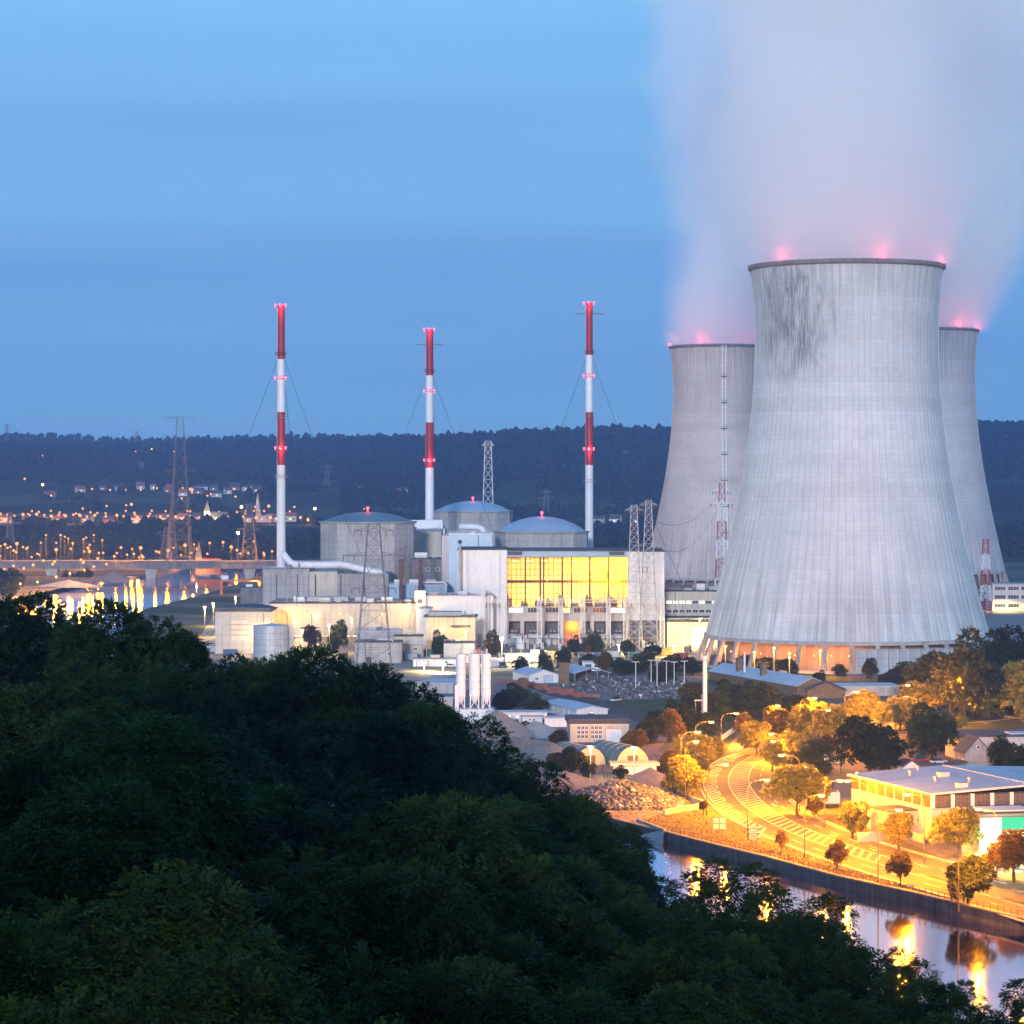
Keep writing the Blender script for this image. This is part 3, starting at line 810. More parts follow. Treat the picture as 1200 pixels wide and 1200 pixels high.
g = MB(); g.box(x0, 3.0, zc-0.7, x1, 3.8, zc+0.5); g.build('crane_rail', M['rust'], th)
g = MB()
for (a, b, c, d_) in ((690, 712, 679, 677.5), (690, 712, 671, 669.5), (690, 691.5, 679, 669.5), (710.5, 712, 679, 669.5)): g.box(hx(a), 2.2, vz(c, D), hx(b), 4.6, vz(d_, D))
g.build('crane_cabin', M['rust'], th)
for k in range(9):
    u = 598 + k*15.5 + random.uniform(-3, 3); hh = random.uniform(1.6, 5.2)
    g = MB(); w = random.uniform(1.2, 2.6)
    g.box(-w, 4, zg0-0.4, w, 7, zg0+hh*0.6); g.tube((-w*0.5, 5.5, zg0+hh*0.6), (-w*0.5, 5.5, zg0+hh), 0.5); g.beam((-w, 5, zg0+hh*0.8), (w, 5, zg0+hh*0.7), 0.3)
    g.build('machine', M['steel'] if k % 2 else M['rust'], th, (hx(u), 0, 0))
# glazing bars and panes
NC, NR = 13, 5
g = MB()
for i in range(27):
    x = lerp(x0, x1, i/26); g.box(x-0.11, 0.55, zg0, x+0.11, 0.75, zg1)
for j in range(9):
    z = lerp(zg0, zg1, j/8); g.box(x0, 0.5, z-0.09, x1, 0.7, z+0.09)
g.build('glazing_bars', M['rust'], th)
pw_, ph_ = (x1-x0)/NC, (zg1-zg0)/NR
pm = MB(); pm.box(0.03, 0, 0.03, pw_-0.03, 0.03, ph_-0.03); pme = pm.mesh('pane', M['clear_pane'])
for i in range(NC):
    for j in range(NR): link(pme, 'pane', th, (x0+i*pw_, 0.82, zg0+j*ph_))
# strip of windows below, transformer bays
zs0 = vz(720, D)
g = MB(); g.box(x0, 0.9, zs0, x1, 2.0, zg0-0.5); g.build('window_strip', M['grey_panel'], th)
for k, (u0, u1, mm) in enumerate(((596, 613, 'lit_pale'), (618, 632, 'glass_dark'), (639, 655, 'glass_dark'), (660, 668, 'lit_warm'), (672, 689, 'glass_dark'), (694, 711, 'glass_dark'), (716, 733, 'lit_pale'))):
    window(th, (hx(u0)+hx(u1))/2, zs0+0.6, hx(u1)-hx(u0), zg0-zs0-1.6, mm, 0.9, bars=3)
g = MB(); g.box(x0, 1.2, zs0-3.2, x1, 4, zs0); g.build('lintel', M['pink_wall'], th)
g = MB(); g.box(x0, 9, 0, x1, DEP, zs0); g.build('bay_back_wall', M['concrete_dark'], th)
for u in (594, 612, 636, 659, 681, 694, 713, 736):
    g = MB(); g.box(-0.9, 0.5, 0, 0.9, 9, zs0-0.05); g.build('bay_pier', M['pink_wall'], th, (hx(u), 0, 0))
g = MB(); g.box(hx(662), 6, 0, hx(680), 6.4, zs0-3); g.build('bay_painted_glow', M['orange_paint'], th)  # added orange panel: the bay's orange light is put into its colour
lamp_light((hx(671), 3.0, 8), 2600, (1.0, 0.45, 0.08), False, parent=th, name='bay_light')
for k, u in enumerate((603, 624, 647.5, 687.5, 703, 724)):
    t = thing('transformer', ordn(k)+' grey transformer from the tall floodlight, in the bays under the glass front', 'transformer', (ux(u, D), D-4.5, 0), 0, 'transformers below the turbine hall')
    g = MB(); g.box(-2.6, -1.6, 0.5, 2.6, 1.6, 4.6); g.box(-2.8, -1.8, 4.6, 2.8, 1.8, 4.9); g.box(-2.9, -1.2, 0, 2.9, 1.2, 0.5); g.build('tank', M['steel'], t)
    for sx in (-1, 1):
        g = MB()
        for q in range(6): g.box(sx*3.0-0.5, -1.5+q*0.5, 0.8, sx*3.0+0.5, -1.3+q*0.5, 4.2)
        g.build('radiator', M['steel_light'], t)
    g = MB(); g.tube((-2, 0.6, 6.0), (2, 0.6, 6.0), 0.6, n=10); g.beam((-1.6, 0.6, 4.9), (-1.6, 0.6, 5.6), 0.2); g.beam((1.6, 0.6, 4.9), (1.6, 0.6, 5.6), 0.2); g.build('conservator', M['steel'], t)
    for bx in (-1.7, 0, 1.7):
        g = MB(); g.lathe([(0.35, 4.9), (0.22, 5.3), (0.3, 5.6), (0.2, 6.1), (0.28, 6.4), (0.15, 7.2), (0.03, 7.6)], 8, bx, -0.7); g.build('bushing', M['rust'], t)

# ---- lattice work
def lattice(g, x, y, z0, h, w0, w1, n, leg=0.3, br=0.16, faces=4):
    prev = None
    for k in range(n+1):
        # panels get lower towards the top
        t = 1-(1-k/n)**1.25
        w = lerp(w0, w1, t)/2; z = z0+h*t
        c = [Vector((x-w, y-w, z)), Vector((x+w, y-w, z)), Vector((x+w, y+w, z)), Vector((x-w, y+w, z))]
        if prev:
            for a, b in zip(prev, c): g.beam(a, b, leg)
            for i in range(faces):
                j = (i+1) % 4
                g.beam(prev[i], c[j], br); g.beam(prev[j], c[i], br); g.beam(c[i], c[j], br)
        prev = c
    return prev
def pylon(label, X, Y, h, w0, w1, n, arms, mat='steel', z0=0.0, leg=0.35, br=0.18, group='lattice pylons of the power lines', rz=0.0, peak=True, bands=None):
    t = thing('electricity_pylon', label, 'pylon', (X, Y, z0), rz, group)
    if bands:
        zz = 0.0
        for k in range(bands):
            g = MB(); hb = h/bands
            wa, wb = lerp(w0, w1, k/bands), lerp(w0, w1, (k+1)/bands)
            lattice(g, 0, 0, zz, hb, wa, wb, max(2, n//bands), leg, br); zz += hb
            g.build('tower_section', M['red_paint'] if (bands-k) % 2 else M['white_paint'], t)
    else:
        g = MB(); top = lattice(g, 0, 0, 0, h, w0, w1, n, leg, br)
        g.build('tower', M[mat], t)
    for za, L in arms:
        g = MB(); wt = w1*0.6
        for sx in (-1, 1):
            g.beam((sx*wt, 0, za+1.4), (sx*L, 0, za), leg*0.7); g.beam((sx*wt, 0, za), (sx*L, 0, za), leg*0.8)
            g.beam((sx*wt, -w1/2, za), (sx*L, 0, za), br); g.beam((sx*wt, w1/2, za), (sx*L, 0, za), br)
            for q in range(1, 4): g.beam((sx*lerp(wt, L, q/4), 0, za), (sx*lerp(wt, L, (q-0.5)/4), 0, lerp(za+1.4, za, (q-0.5)/4)), br)
        a_ = g.build('crossarm', M[mat if not bands else 'white_paint'], t)
        for sx in (-1, 1):
            for f in (0.62, 0.97):
                g = MB(); g.tube((sx*L*f, 0, za), (sx*L*f, 0, za-2.2), 0.14, n=6); g.build('insulator', M['rust'], a_)
    return t
pylon('big dark lattice pylon standing between the forest edge and the concrete reactor block', ux(438, 1090), 1090, vz(613, 1090), 14, 4.4, 9, ((vz(622, 1090), 8), (vz(651, 1090), 12.5), (vz(690, 1090), 9)), mat='pylon', leg=0.28, br=0.12)
pylon('lattice mast on the left of the pair before the turbine hall', ux(743, 1205), 1205, vz(592, 1205), 7.5, 2.6, 15, ((vz(598, 1205), 4), (vz(665, 1205), 6)), 'steel', leg=0.22, br=0.12)
pylon('taller lattice mast on the right of the pair before the turbine hall', ux(760, 1210), 1210, vz(586, 1210), 8.5, 2.4, 16, ((vz(592, 1210), 4), (vz(640, 1210), 6)), 'steel', leg=0.22, br=0.12)
pylon('tall slender pylon beyond the river bridge rising above the skyline', ux(211, 2150), 2150, vz(488, 2150), 19, 4.6, 11, ((vz(488, 2150)-1.2, 12), (vz(511, 2150), 14), (vz(552, 2150), 13)), mat='pylon', leg=0.24, br=0.10)
pylon('pale lattice mast behind the domed reactor of the middle stack', ux(572, 1800), 1800, vz(517, 1800), 10, 4.0, 12, ((vz(522, 1800), 4),), 'steel_light', leg=0.55, br=0.3)
pylon('pylon just left of the first chimney, beyond the river', ux(292, 2300), 2300, vz(590, 2300), 14, 4, 9, ((vz(600, 2300), 9), (vz(620, 2300), 10)), mat='pylon', leg=0.26, br=0.11)
pylon('small pylon standing at the river bend beside the bridge', ux(201, 1990), 1990, vz(600, 1990), 10, 3, 8, ((vz(612, 1990), 7), (vz(628, 1990), 8)), mat='pylon', leg=0.24, br=0.11)
pylon('grey pylon left of the tall one by the bridge lamps', ux(195, 2380), 2380, vz(618, 2380), 12, 3, 8, ((vz(624, 2380), 8),), mat='pylon', leg=0.26, br=0.11)
pylon('red and white banded pylon in front of the ladder tower', ux(846, 1500), 1500, vz(566, 1500), 9, 2.6, 18, ((vz(575, 1500), 5), (vz(590, 1500), 6)), bands=7, leg=0.26, br=0.14)
pylon('red and white banded pylon in front of the grey tower', ux(1155, 1500), 1500, vz(632, 1500), 6, 2.6, 10, (), bands=5, leg=0.3, br=0.16)
for k, (u, vt, Y, lab) in enumerate(((8, 497, 6200, 'tiny pylon on the skyline at the left picture edge'), (160, 505, 6300, 'tiny pylon on the skyline left of the tall pylon'), (166, 541, 4800, 'tiny pylon on the wooded slope above the village lights'), (383, 545, 4300, 'small pylon on the slope above the teal dome'), (591, 538, 4700, 'small pylon on the slope above the middle reactor dome'), (733, 528, 4600, 'small pylon on the slope left of the beige tower'), (640, 574, 3600, 'small pylon on the fields above the pale blue dome'), (12, 600, 2700, 'thin pylon behind the bridge lamps at the left edge'))):
    zb = far_z(ux(u, Y), Y)
    pylon(lab, ux(u, Y), Y, vz(vt, Y)-zb, 9, 3, 6, ((vz(vt, Y)-zb-3, 9), (vz(vt, Y)-zb-11, 11)), z0=zb, mat='pylon', leg=0.6, br=0.3)
# switchyard gantries before the hall
random.seed(5)
for k, (u, vt) in enumerate(((566, 688), (589, 685), (632, 700), (657, 700), (683, 700), (713, 700), (733, 702), (776, 700))):
    Dg = 1222
    t = thing('switchyard_gantry', ordn(k)+' lattice gantry column from the left in the switchyard', 'gantry', (ux(u, Dg), Dg, 0), 0, 'switchyard gantries below the turbine hall')
    g = MB(); h_ = vz(vt, Dg); lattice(g, 0, 0, 0, h_, 1.9, 0.6 if k < 2 else 1.7, 10, 0.3, 0.17); g.build('post', M['steel_light'], t)
    if k not in (1, 7):
        g = MB(); L = ux((566, 589, 632, 657, 683, 713, 733, 776)[k+1], Dg)-ux(u, Dg); zb = vz(706, Dg)
        for q in range(9):
            xa, xb = L*q/9, L*(q+1)/9
            g.beam((xa, -.6, zb), (xb, -.6, zb), 0.22); g.beam((xa, -.6, zb+1.3), (xb, -.6, zb+1.3), 0.22); g.beam((xa, -.6, zb), (xb, -.6, zb+1.3), 0.1); g.beam((xa, .6, zb+0.6), (xb, .6, zb+0.6), 0.12)
        b = g.build('crossbeam', M['steel_light'], t)
        for q in range(3):
            xx = L*(q+0.5)/3
            g = MB(); g.tube((xx, -.6, zb), (xx, -.6, zb-2.4), 0.16, n=6); g.build('insulator', M['rust'], b)
for k in range(22):
    u = 596 + k*8.2 + random.uniform(-3, 3); Dg = random.choice((1205, 1212, 1230)); hh = random.uniform(4, 8)
    t = thing('switchgear_post', ordn(k)+' slim insulator post from the left among the switchyard gantries', 'switchgear', (ux(u, Dg), Dg, 0), 0, 'switchgear posts below the turbine hall')
    g = MB(); lattice(g, 0, 0, 0, hh*0.6, 0.9, 0.7, 4, 0.14, 0.08); g.build('stand', M['steel_light'], t)
    g = MB(); g.lathe([(0.3, hh*0.6), (0.18, hh*0.66), (0.3, hh*0.72), (0.18, hh*0.8), (0.3, hh*0.86), (0.12, hh)], 8); g.build('insulator', M['rust'], t)
    g = MB(); g.beam((-1.6, 0, hh), (1.6, 0, hh+random.uniform(-.5, 1.4)), 0.16); g.build('contact_arm', M['rust'], t)

# ---- chimneys
def chimney(label, u, D, vt, vb, r, bands, plats, lights, arm=None):
    X = ux(u, D); zb = vz(vb, D); t = thing('chimney', label, 'chimney', (X, D, 0), 0, 'red and white ventilation stacks')
    ed = [vt] + bands + [vb]
    for k in range(len(ed)-1):
        z1, z0 = vz(ed[k], D), vz(ed[k+1], D)
        taper = lambda v: r*(1 + 0.22*(v-vt)/(vb-vt))
        g = MB(); g.lathe([(taper(ed[k+1]), z0), (taper(ed[k]), z1-0.002)], 20)
        if k == 0: g.lathe([(taper(ed[0]), z1), (taper(ed[0])*0.8, z1), (taper(ed[0])*0.8, z1-6)], 20)
        g.build('red_band' if k % 2 == 0 else 'white_band', M['red_paint'] if k % 2 == 0 else M['white_paint'], t, smooth=True)
    for v in plats:
        z = vz(v, D); g = MB()
        g.lathe([(r, z), (r+1.1, z), (r+1.1, z+0.25), (r, z+0.25)], 16); g.lathe([(r+1.05, z+1.2), (r+1.15, z+1.3), (r+1.05, z+1.4)], 16)
        for i in range(8):
            a = math.pi*i/4; g.beam(((r+1.08)*math.cos(a), (r+1.08)*math.sin(a), z), ((r+1.08)*math.cos(a), (r+1.08)*math.sin(a), z+1.3), 0.12)
        g.build('platform', M['steel_dark'] if v == plats[0] else M['steel'], t)
    for v in lights:
        z = vz(v, D)
        for a in (200, 260, 320, 80):
            a = math.radians(a); red_light(t, ((r+1.2)*math.cos(a), (r+1.2)*math.sin(a), z+0.6), 0.5, 0)
    lamp_light((0, -r-1.6, vz(lights[0], D)), 1500, (1, 0.06, 0.12), False, 0.5, t, 'red_glow')
    lamp_light((0, -r-1.6, vz(lights[2], D)), 1100, (1, 0.06, 0.12), False, 0.5, t, 'red_glow')
    g = MB(); g.beam((-r*1.15, -0.6, zb), (-r*0.95, -0.6, vz(vt, D)-1), 0.22); g.build('ladder', M['steel'], t)
    if arm:
        g = MB(); z = vz(arm, D); g.beam((-7.5, 0, z), (7.5, 0, z), 0.3); g.beam((-7.5, 0, z), (0, 0, z+1.2), 0.12); g.beam((7.5, 0, z), (0, 0, z+1.2), 0.12); g.build('antenna_arm', M['steel_dark'], t)
    za = vz(plats[0]+6, D)
    for sx, sy in ((-1, -0.3), (1, -0.3), (0.2, 1)):
        p0 = Vector((sx*r, sy*r, za)); p1 = Vector((sx*48, sy*48, 20)); pts = []
        for q in range(9):
            f = q/8; p = p0.lerp(p1, f); p.z -= 5*math.sin(math.pi*f); pts.append(p)
        g = MB(); g.pipe(pts, 0.09, 4); g.build('guy_wire', M['steel_dark'], t)
    return t
c1 = chimney('red and white chimney furthest left, with pipe elbow at its foot', 329.5, 1300, 358, 666, 1.75, [421, 483, 545], [416, 444, 490, 526, 560], (359, 444, 526))
c2 = chimney('shortest red and white chimney, between the two reactor domes', 503.5, 1500, 386, 622, 2.0, [440, 495, 548], [436, 459, 541], (387, 459, 540), 404)
c3 = chimney('red and white chimney on the right, behind the lit turbine hall', 690.5, 1400, 355, 652, 1.75, [416, 483, 545], [414, 441, 488, 527, 565], (356, 441, 527), 368)

# ---- reactor buildings with shallow domes
def reactor(label, u0, u1, vw, va, D, dome, facets, ud0=None, ud1=None, nseg=12):
    X0, X1 = ux(u0, D), ux(u1, D); R = (X1-X0)/2; t = thing('reactor_building', label, 'building', ((X0+X1)/2, D+R, 0), 0, 'domed reactor buildings')
    zw, za = vz(vw, D), vz(va, D)
    for k in range(nseg):        # each flat concrete face is a slab of its own
        a0, a1 = 2*math.pi*(k+facets)/nseg, 2*math.pi*(k+1+facets)/nseg
        g = MB(); Ri = R-0.8
        g.add([(R*math.cos(a0), R*math.sin(a0), 0), (R*math.cos(a1), R*math.sin(a1), 0), (Ri*math.cos(a1), Ri*math.sin(a1), 0), (Ri*math.cos(a0), Ri*math.sin(a0), 0)] + [(R*math.cos(a0), R*math.sin(a0), zw), (R*math.cos(a1), R*math.sin(a1), zw), (Ri*math.cos(a1), Ri*math.sin(a1), zw), (Ri*math.cos(a0), Ri*math.sin(a0), zw)],
              [(0,3,2,1),(4,5,6,7),(0,1,5,4),(1,2,6,5),(2,3,7,6),(3,0,4,7)])
        if math.sin((a0+a1)/2) < 0.35: g.build('wall_face', M['concrete'], t)
    g = MB(); g.lathe([(R*0.2, zw-0.3), (R*1.0, zw-0.3), (R*1.015, zw+0.05), (R*1.015, zw+0.5), (R*0.2, zw+0.5)], 36); g.build('cornice', M['concrete_plain'], t)
    Rd = R*0.93; hd = za-zw-0.5; Rs = (Rd*Rd+hd*hd)/(2*hd)
    g = MB(); prof = []
    for q in range(9):
        x = Rd*(1-q/8)+0.01; prof.append((x, zw+0.5+hd-(Rs-math.sqrt(max(0, Rs*Rs-x*x)))))
    g.lathe(prof, 48); d = g.build('dome', M[dome], t, smooth=True)
    g = MB()
    for q in range(16):
        a = 2*math.pi*q/16
        for (r0, z0), (r1, z1) in zip(prof[:-1:2], prof[2::2]): g.beam((r0*math.cos(a), r0*math.sin(a), z0), (r1*math.cos(a), r1*math.sin(a), z1), 0.2, 0.16)
    g.build('dome_rib', M[dome], d)
    red_light(t, (0, -1.0, za+1.8), 0.75, 1500)
    return t
reactor('grey reactor block with dark teal dome, left of the shortest chimney', 370, 486, 613, 600.5, 1325, 'dome_teal', 0.5, nseg=10)
reactor('furthest reactor building, blue dome in front of a pale lattice mast', 506, 601, 600, 587.5, 1600, 'dome_blue', 0.25)
reactor('reactor building with pale blue dome directly behind the turbine hall roof', 579, 692, 624.5, 606, 1330, 'dome_blue', 0.35)

# ---- auxiliary blocks
t, W, h = bldg('fuel_building', 'stepped grey concrete block carrying the long white duct', 'building', 308, 362, 667, 1285, 40, 'concrete', 'concrete_plain')
g = MB(); g.box(W/2, 1.5, 0, W/2+ux(633, 1285), 40, h-1.2); g.build('wing', M['beige_wall'], t)
g = MB(); g.box(W/2+ux(633, 1285)+0.01, 0.6, 0, W/2+ux(693, 1285), 36, h-2.2); g.build('wing', M['concrete'], t)
for x in (-W*0.2, W*0.25, W/2+3, W/2+15, W/2+26):
    g = MB(); g.tube((x, -0.1, 8), (x, -0.1, h-2.5), 0.22, n=6); g.build('downpipe', M['steel_dark'], t)
t = thing('duct', 'long white duct running from the first chimney across the concrete block', 'duct', (ux(335, 1292), 1292, 0))
p = lambda u, v: Vector((ux(u, 1292)-ux(335, 1292), 0, vz(v, 1292)))
g = MB(); g.pipe([p(331, 648), p(335, 653.5), p(340, 659), p(345, 661.5), p(352, 662), p(375, 662), p(398, 661.5), p(405, 662.5), p(420, 666), p(436, 669.5), p(444, 670.5), p(449, 673.5), p(451, 679), p(451, 690)], 1.7, 14); g.build('duct_pipe', M['white_paint'], t, smooth=True)
for u, v in ((341, 661), (355, 666), (368, 666), (396, 666), (415, 668), (427, 671)):
    g = MB(); q = p(u, v); g.box(q.x-0.3, -1.9, q.z-1.5, q.x+0.3, 1.9, q.z-0.4); g.beam((q.x, -1.4, 32), (q.x, -1.4, q.z), 0.25); g.build('saddle', M['steel_dark'], t)
t = thing('duct', 'short white elbow duct between the shortest chimney and the blue clad block', 'duct', (ux(538, 1330), 1330, 0))
p = lambda u, v: Vector((ux(u, 1330)-ux(538, 1330), 0, vz(v, 1330)))
g = MB(); g.pipe([p(538, 617), p(550, 617), p(560, 617.5), p(565, 619.5), p(567.5, 624), p(567.5, 632)], 1.45, 12); g.build('duct_pipe', M['white_paint'], t, smooth=True)
t = thing('duct', 'white duct leaning on the foot of the shortest chimney', 'duct', (ux(505, 1490), 1490, 0))
p = lambda u, v: Vector((ux(u, 1490)-ux(505, 1490), -4, vz(v, 1490)))
g = MB(); g.pipe([p(504, 608), p(508, 613.5), p(513, 617.5), p(521, 618), p(521, 624)], 1.7, 12); g.build('duct_pipe', M['white_paint'], t, smooth=True)
t, W, h = bldg('service_block', 'pale flat roofed block with slanted edge behind the teal dome', 'building', 488, 521, 619, 1470, 30, 'white_clad', 'roof_sheet')
g = MB(); xa = ux(464, 1470)-ux(504.5, 1470); zz_ = vz(609.5, 1470); g.add([(xa, 2, zz_-0.2), (W/2-14, 2, vz(619, 1470)), (W/2-1.0, 2, vz(619, 1470)+0.2), (W/2-1, 2, zz_), (xa, 20, zz_-0.2), (W/2-14, 20, vz(619, 1470)), (W/2-1, 20, vz(619, 1470)+0.2), (W/2-1, 20, zz_)], [(0,1,2,3),(7,6,5,4),(0,4,5,1),(1,5,6,2),(2,6,7,3),(3,7,4,0)]); g.build('canopy', M['white_paint'], t)
t, W, h = bldg('service_block', 'tan concrete block between the teal dome and the blue clad block', 'building', 484, 517, 622, 1400, 40, 'beige_wall', 'concrete_plain')
t, W, h = bldg('service_block', 'dark block with two small windows below the tan concrete block', 'building', 484, 526, 654, 1330, 26, 'concrete_dark', 'roof_dark')
for x in (-1.6, 3.2): window(t, x, h-6.2, 2.2, 1.5, 'glass_dark')
roof_unit(t, -5, 6, h, 6, 5, 2.6); roof_unit(t, 2, 5, h, 3, 3, 1.8, 'steel')
g = MB(); g.box(-W/2+8, -2.2, h*0.35, W/2-2, -0.02, h*0.62); g.build('louvre_box', M['steel'], t)
t, W, h = bldg('clad_block', 'tall pale blue clad block left of the turbine hall', 'building', 526, 577, 625, 1300, 30, 'blue_clad', 'white_clad')
g = MB(); g.box(-W/2-3.4, 1, 0, -W/2, 24, h-1); g.build('side_bay', M['pink_wall'], t)
lamp_light((-W/2+2, -3, 6), 5000, (0.75, 1.0, 0.8), True, 0.4, t)
# thin dark flue and two rusty exhausts
t = thing('flue', 'thin dark flue standing at the left corner of the turbine hall', 'flue', (ux(539, 1243), 1243, 0))
g = MB(); g.tube((0, 0, 0), (0, 0, vz(634, 1243)), 0.62, 0.55, 10); g.build('pipe', M['steel'], t)
g = MB(); g.lathe([(0.55, vz(637, 1243)), (1.0, vz(636, 1243)), (1.0, vz(634.5, 1243)), (0.5, vz(633, 1243)), (0.01, vz(632.6, 1243))], 10); g.build('cap', M['steel_dark'], t)
for u, vt, lab in ((470, 655, 'rusty brown exhaust stack nearer to the teal dome'), (492.5, 656, 'rusty brown exhaust stack nearer to the pale clad block')):
    t = thing('exhaust_stack', lab, 'stack', (ux(u, 1265), 1265, 0), 0, 'rusty exhaust stacks')
    zt_ = vz(vt, 1265)
    g = MB(); g.tube((0, 0, 0), (0, 0, zt_), 0.95, 0.85, 12); g.build('pipe', M['rust'], t)
    g = MB()
    for z in (zt_-1, zt_-7, zt_-13): g.lathe([(0.8, z), (1.15, z), (1.15, z+0.5), (0.8, z+0.5)], 12)
    g.build('flange', M['steel_dark'], t)
t, W, h = bldg('pump_building', 'blue grey low block between the two rusty exhausts', 'building', 456, 524, 685, 1275, 20, 'dome_blue', 'roof_sheet')
for x in (-9, -2, 6): roof_unit(t, x, 5, h, 4.5, 4, 2.2, random.choice(('steel', 'steel_light')))
g = MB(); g.pipe([(2, -0.6, h+1.0), (12, -0.6, h+1.0), (13, -0.6, h+0.2), (13, -0.6, h-3)], 0.5, 8); g.build('pipe', M['white_paint'], t)
t, W, h = bldg('annex', 'pinkish white annex left of the turbine hall with a small stair tower', 'building', 486, 578, 697.5, 1236, 24, 'white_clad', 'steel')
g = MB(); g.box(-W/2, -2.2, 0, -W/2+5, 3, h+2.2); g.build('stair_tower', M['white_clad'], t)
window(t, -W/2+2.5, h-3.6, 2.2, 2.0, 'steel_dark', -2.2)
for x in (4, 14): roof_unit(t, x, 6, h, 4, 3, 1.6)
t, W, h = bldg('gate_building', 'yellow lit flat roofed building with bright open doorway', 'building', 499, 557, 722, 1190, 18, 'beige_wall', 'steel_dark', over=1.0)
g = MB(); g.box(-2.4, -0.4, 0, 6.4, 0.0, h*0.68); g.build('portal', M['cream'], t)
d = door(t, 2.5, 4.2, 5.6, 'lit_pale', -0.4)
g = MB(); g.box(0.2, -2.8, h*0.70, 8.6, -0.05, h*0.74); g.build('canopy', M['steel_dark'], t)
g = MB(); g.box(-W/2+1, 2, h, W/2-6, 16, h+1.6); g.build('roof_storey', M['steel'], t)
lamp_light((-5, -5.5, h-4.5), 700, (1.0, 0.52, 0.08), False, 0.4, t); lamp_light((7, -5.5, h-4.5), 700, (1.0, 0.62, 0.15), False, 0.4, t)
t = thing('tank', 'small pale cylindrical tank with flat cap before the annex', 'tank', (ux(497, 1222), 1222, 0))
g = MB(); g.lathe([(0.01, 0), (3.4, 0), (3.4, vz(712, 1222)), (0.01, vz(711, 1222))], 20); g.build('shell', M['white_paint'], t, smooth=False)
g = MB(); g.lathe([(3.3, vz(712, 1222)-0.2), (4.1, vz(712, 1222)-0.2), (4.1, vz(712, 1222)+0.3), (0.1, vz(710, 1222))], 20); g.build('cap', M['steel'], t)
# long low building lit yellow
t, W, h = bldg('machine_hall', 'long low building with yellow floodlit front below the concrete block', 'building', 316, 486, 706, 1232, 40, 'grey_panel', 'roof_dark')
g = MB(); g.box(-W/2, -0.35, h-4.6, W*0.18, -0.02, h-0.7); g.build('fascia', M['grey_panel'], t)
for k in range(9):
    x = -W/2+3+k*7.0
    g = MB(); g.box(-0.35, -0.5, 0, 0.35, -0.02, h-4.7); g.build('pilaster', M['beige_wall'], t, (x, 0, 0))
for k in (1, 4, 6): door(t, -W/2+6.5+k*7.0, 4.0, 5.0, 'grey_panel')
for x, d_ in ((-20, 8), (-8, 5), (8, 9), (20, 6)): roof_unit(t, x, d_, h, 5, 4, 2.2, random.choice(('steel', 'steel_light')))
g = MB(); g.box(-18, 12, h, 2, 22, h+2.0); g.build('roof_storey', M['pink_wall'], t)
for x, pwr in ((-30, 900), (-22, 1150), (-13, 700), (-1, 260), (18, 260), (29, 560)):
    g = MB(); g.box(x-0.4, -1.8, h-5.3, x+0.4, -0.4, h-4.9); g.build('wall_lamp', M['bulb_warm'], t)
    lamp_light((x, -4.6, h-6.4), pwr, (1.0, 0.52, 0.07), False, 0.4, t)
t, W, h = bldg('workshop', 'grey panel workshop with dark curved roof and tall roller door', 'building', 252, 317, 716, 1180, 34, 'grey_panel', 'grey_panel')
g = MB(); n_ = 10; pts = []
for q in range(n_+1):
    x = lerp(-W/2-0.5, W/2+0.5, q/n_); pts.append((x, h+1.7*math.sin(math.pi*q/n_)))
for (xa, za), (xb, zb) in zip(pts[:-1], pts[1:]): g.add([(xa, -0.6, h-0.3), (xb, -0.6, h-0.3), (xb, -0.6, zb), (xa, -0.6, za), (xa, 34.5, h-0.3), (xb, 34.5, h-0.3), (xb, 34.5, zb), (xa, 34.5, za)], [(0,1,2,3),(7,6,5,4),(3,2,6,7),(0,4,5,1)])
g.build('curved_roof', M['roof_dark'], t)
d = door(t, -1.2, 7.6, 8.4, 'pink_wall', 0, 6.0)
for q in range(3):
    g = MB(); g.box(-3.8, -0.2, 2.0+q*2.2, 3.8, -0.1, 2.25+q*2.2); g.build('rail', M['rust'], d)
lamp_light((11, -4, h-4), 7000, (1.0, 0.62, 0.2), True, 0.4, t)
t = thing('storage_tank', 'wide bluish metal storage tank behind the forest edge', 'tank', (ux(316, 1120), 1128, 0))
g = MB(); zt_ = vz(734, 1120); g.lathe([(7.3, 0), (7.3, zt_), (0.01, zt_+0.9)], 40); g.build('shell', M['steel_light'], t)
g = MB()
for z in (2, 4.5, 7, 9.5, 12): g.lathe([(7.3, z), (7.45, z), (7.45, z+0.15), (7.3, z+0.15)], 40)
for q in range(20):
    a = 2*math.pi*q/20; g.beam((7.4*math.cos(a), 7.4*math.sin(a), 0), (7.4*math.cos(a), 7.4*math.sin(a), zt_), 0.14)
g.build('hoop', M['steel'], t)
g = MB(); lattice(g, 8.4, -0.5, 0, zt_+1, 1.3, 1.3, 7, 0.16, 0.1); g.build('stair', M['white_paint'], t)
# offices to the right of the hall
t, W, h = bldg('office_block', 'low office with lit ribbon windows between turbine hall and largest tower', 'building', 779, 850, 692, 1290, 30, 'beige_wall', 'roof_dark')
for r_, zz_ in enumerate((h-6.4, h-10.6)):
    for k in range(9):
        window(t, -W/2+2+k*3.1, zz_, 2.7, 1.7, ('lit_pale' if (k in (0, 1, 2, 3, 5, 7) and r_ == 0) else 'glass_dark'), bars=1)
for x, hh in ((-10, 3.5), (-4, 2.2), (3, 3), (9, 1.8)): roof_unit(t, x, 6, h, 4, 4, hh, random.choice(('steel', 'steel_light', 'steel_dark')))
g = MB(); g.box(-W/2-0.3, -3.0, h-12.4, W/2, -0.02, h-11.9); g.build('canopy', M['roof_dark'], t)
t, W, h = bldg('low_hall', 'orange lit low hall beside the foot of the largest tower', 'building', 782, 846, 728, 1225, 20, 'beige_wall', 'roof_dark')
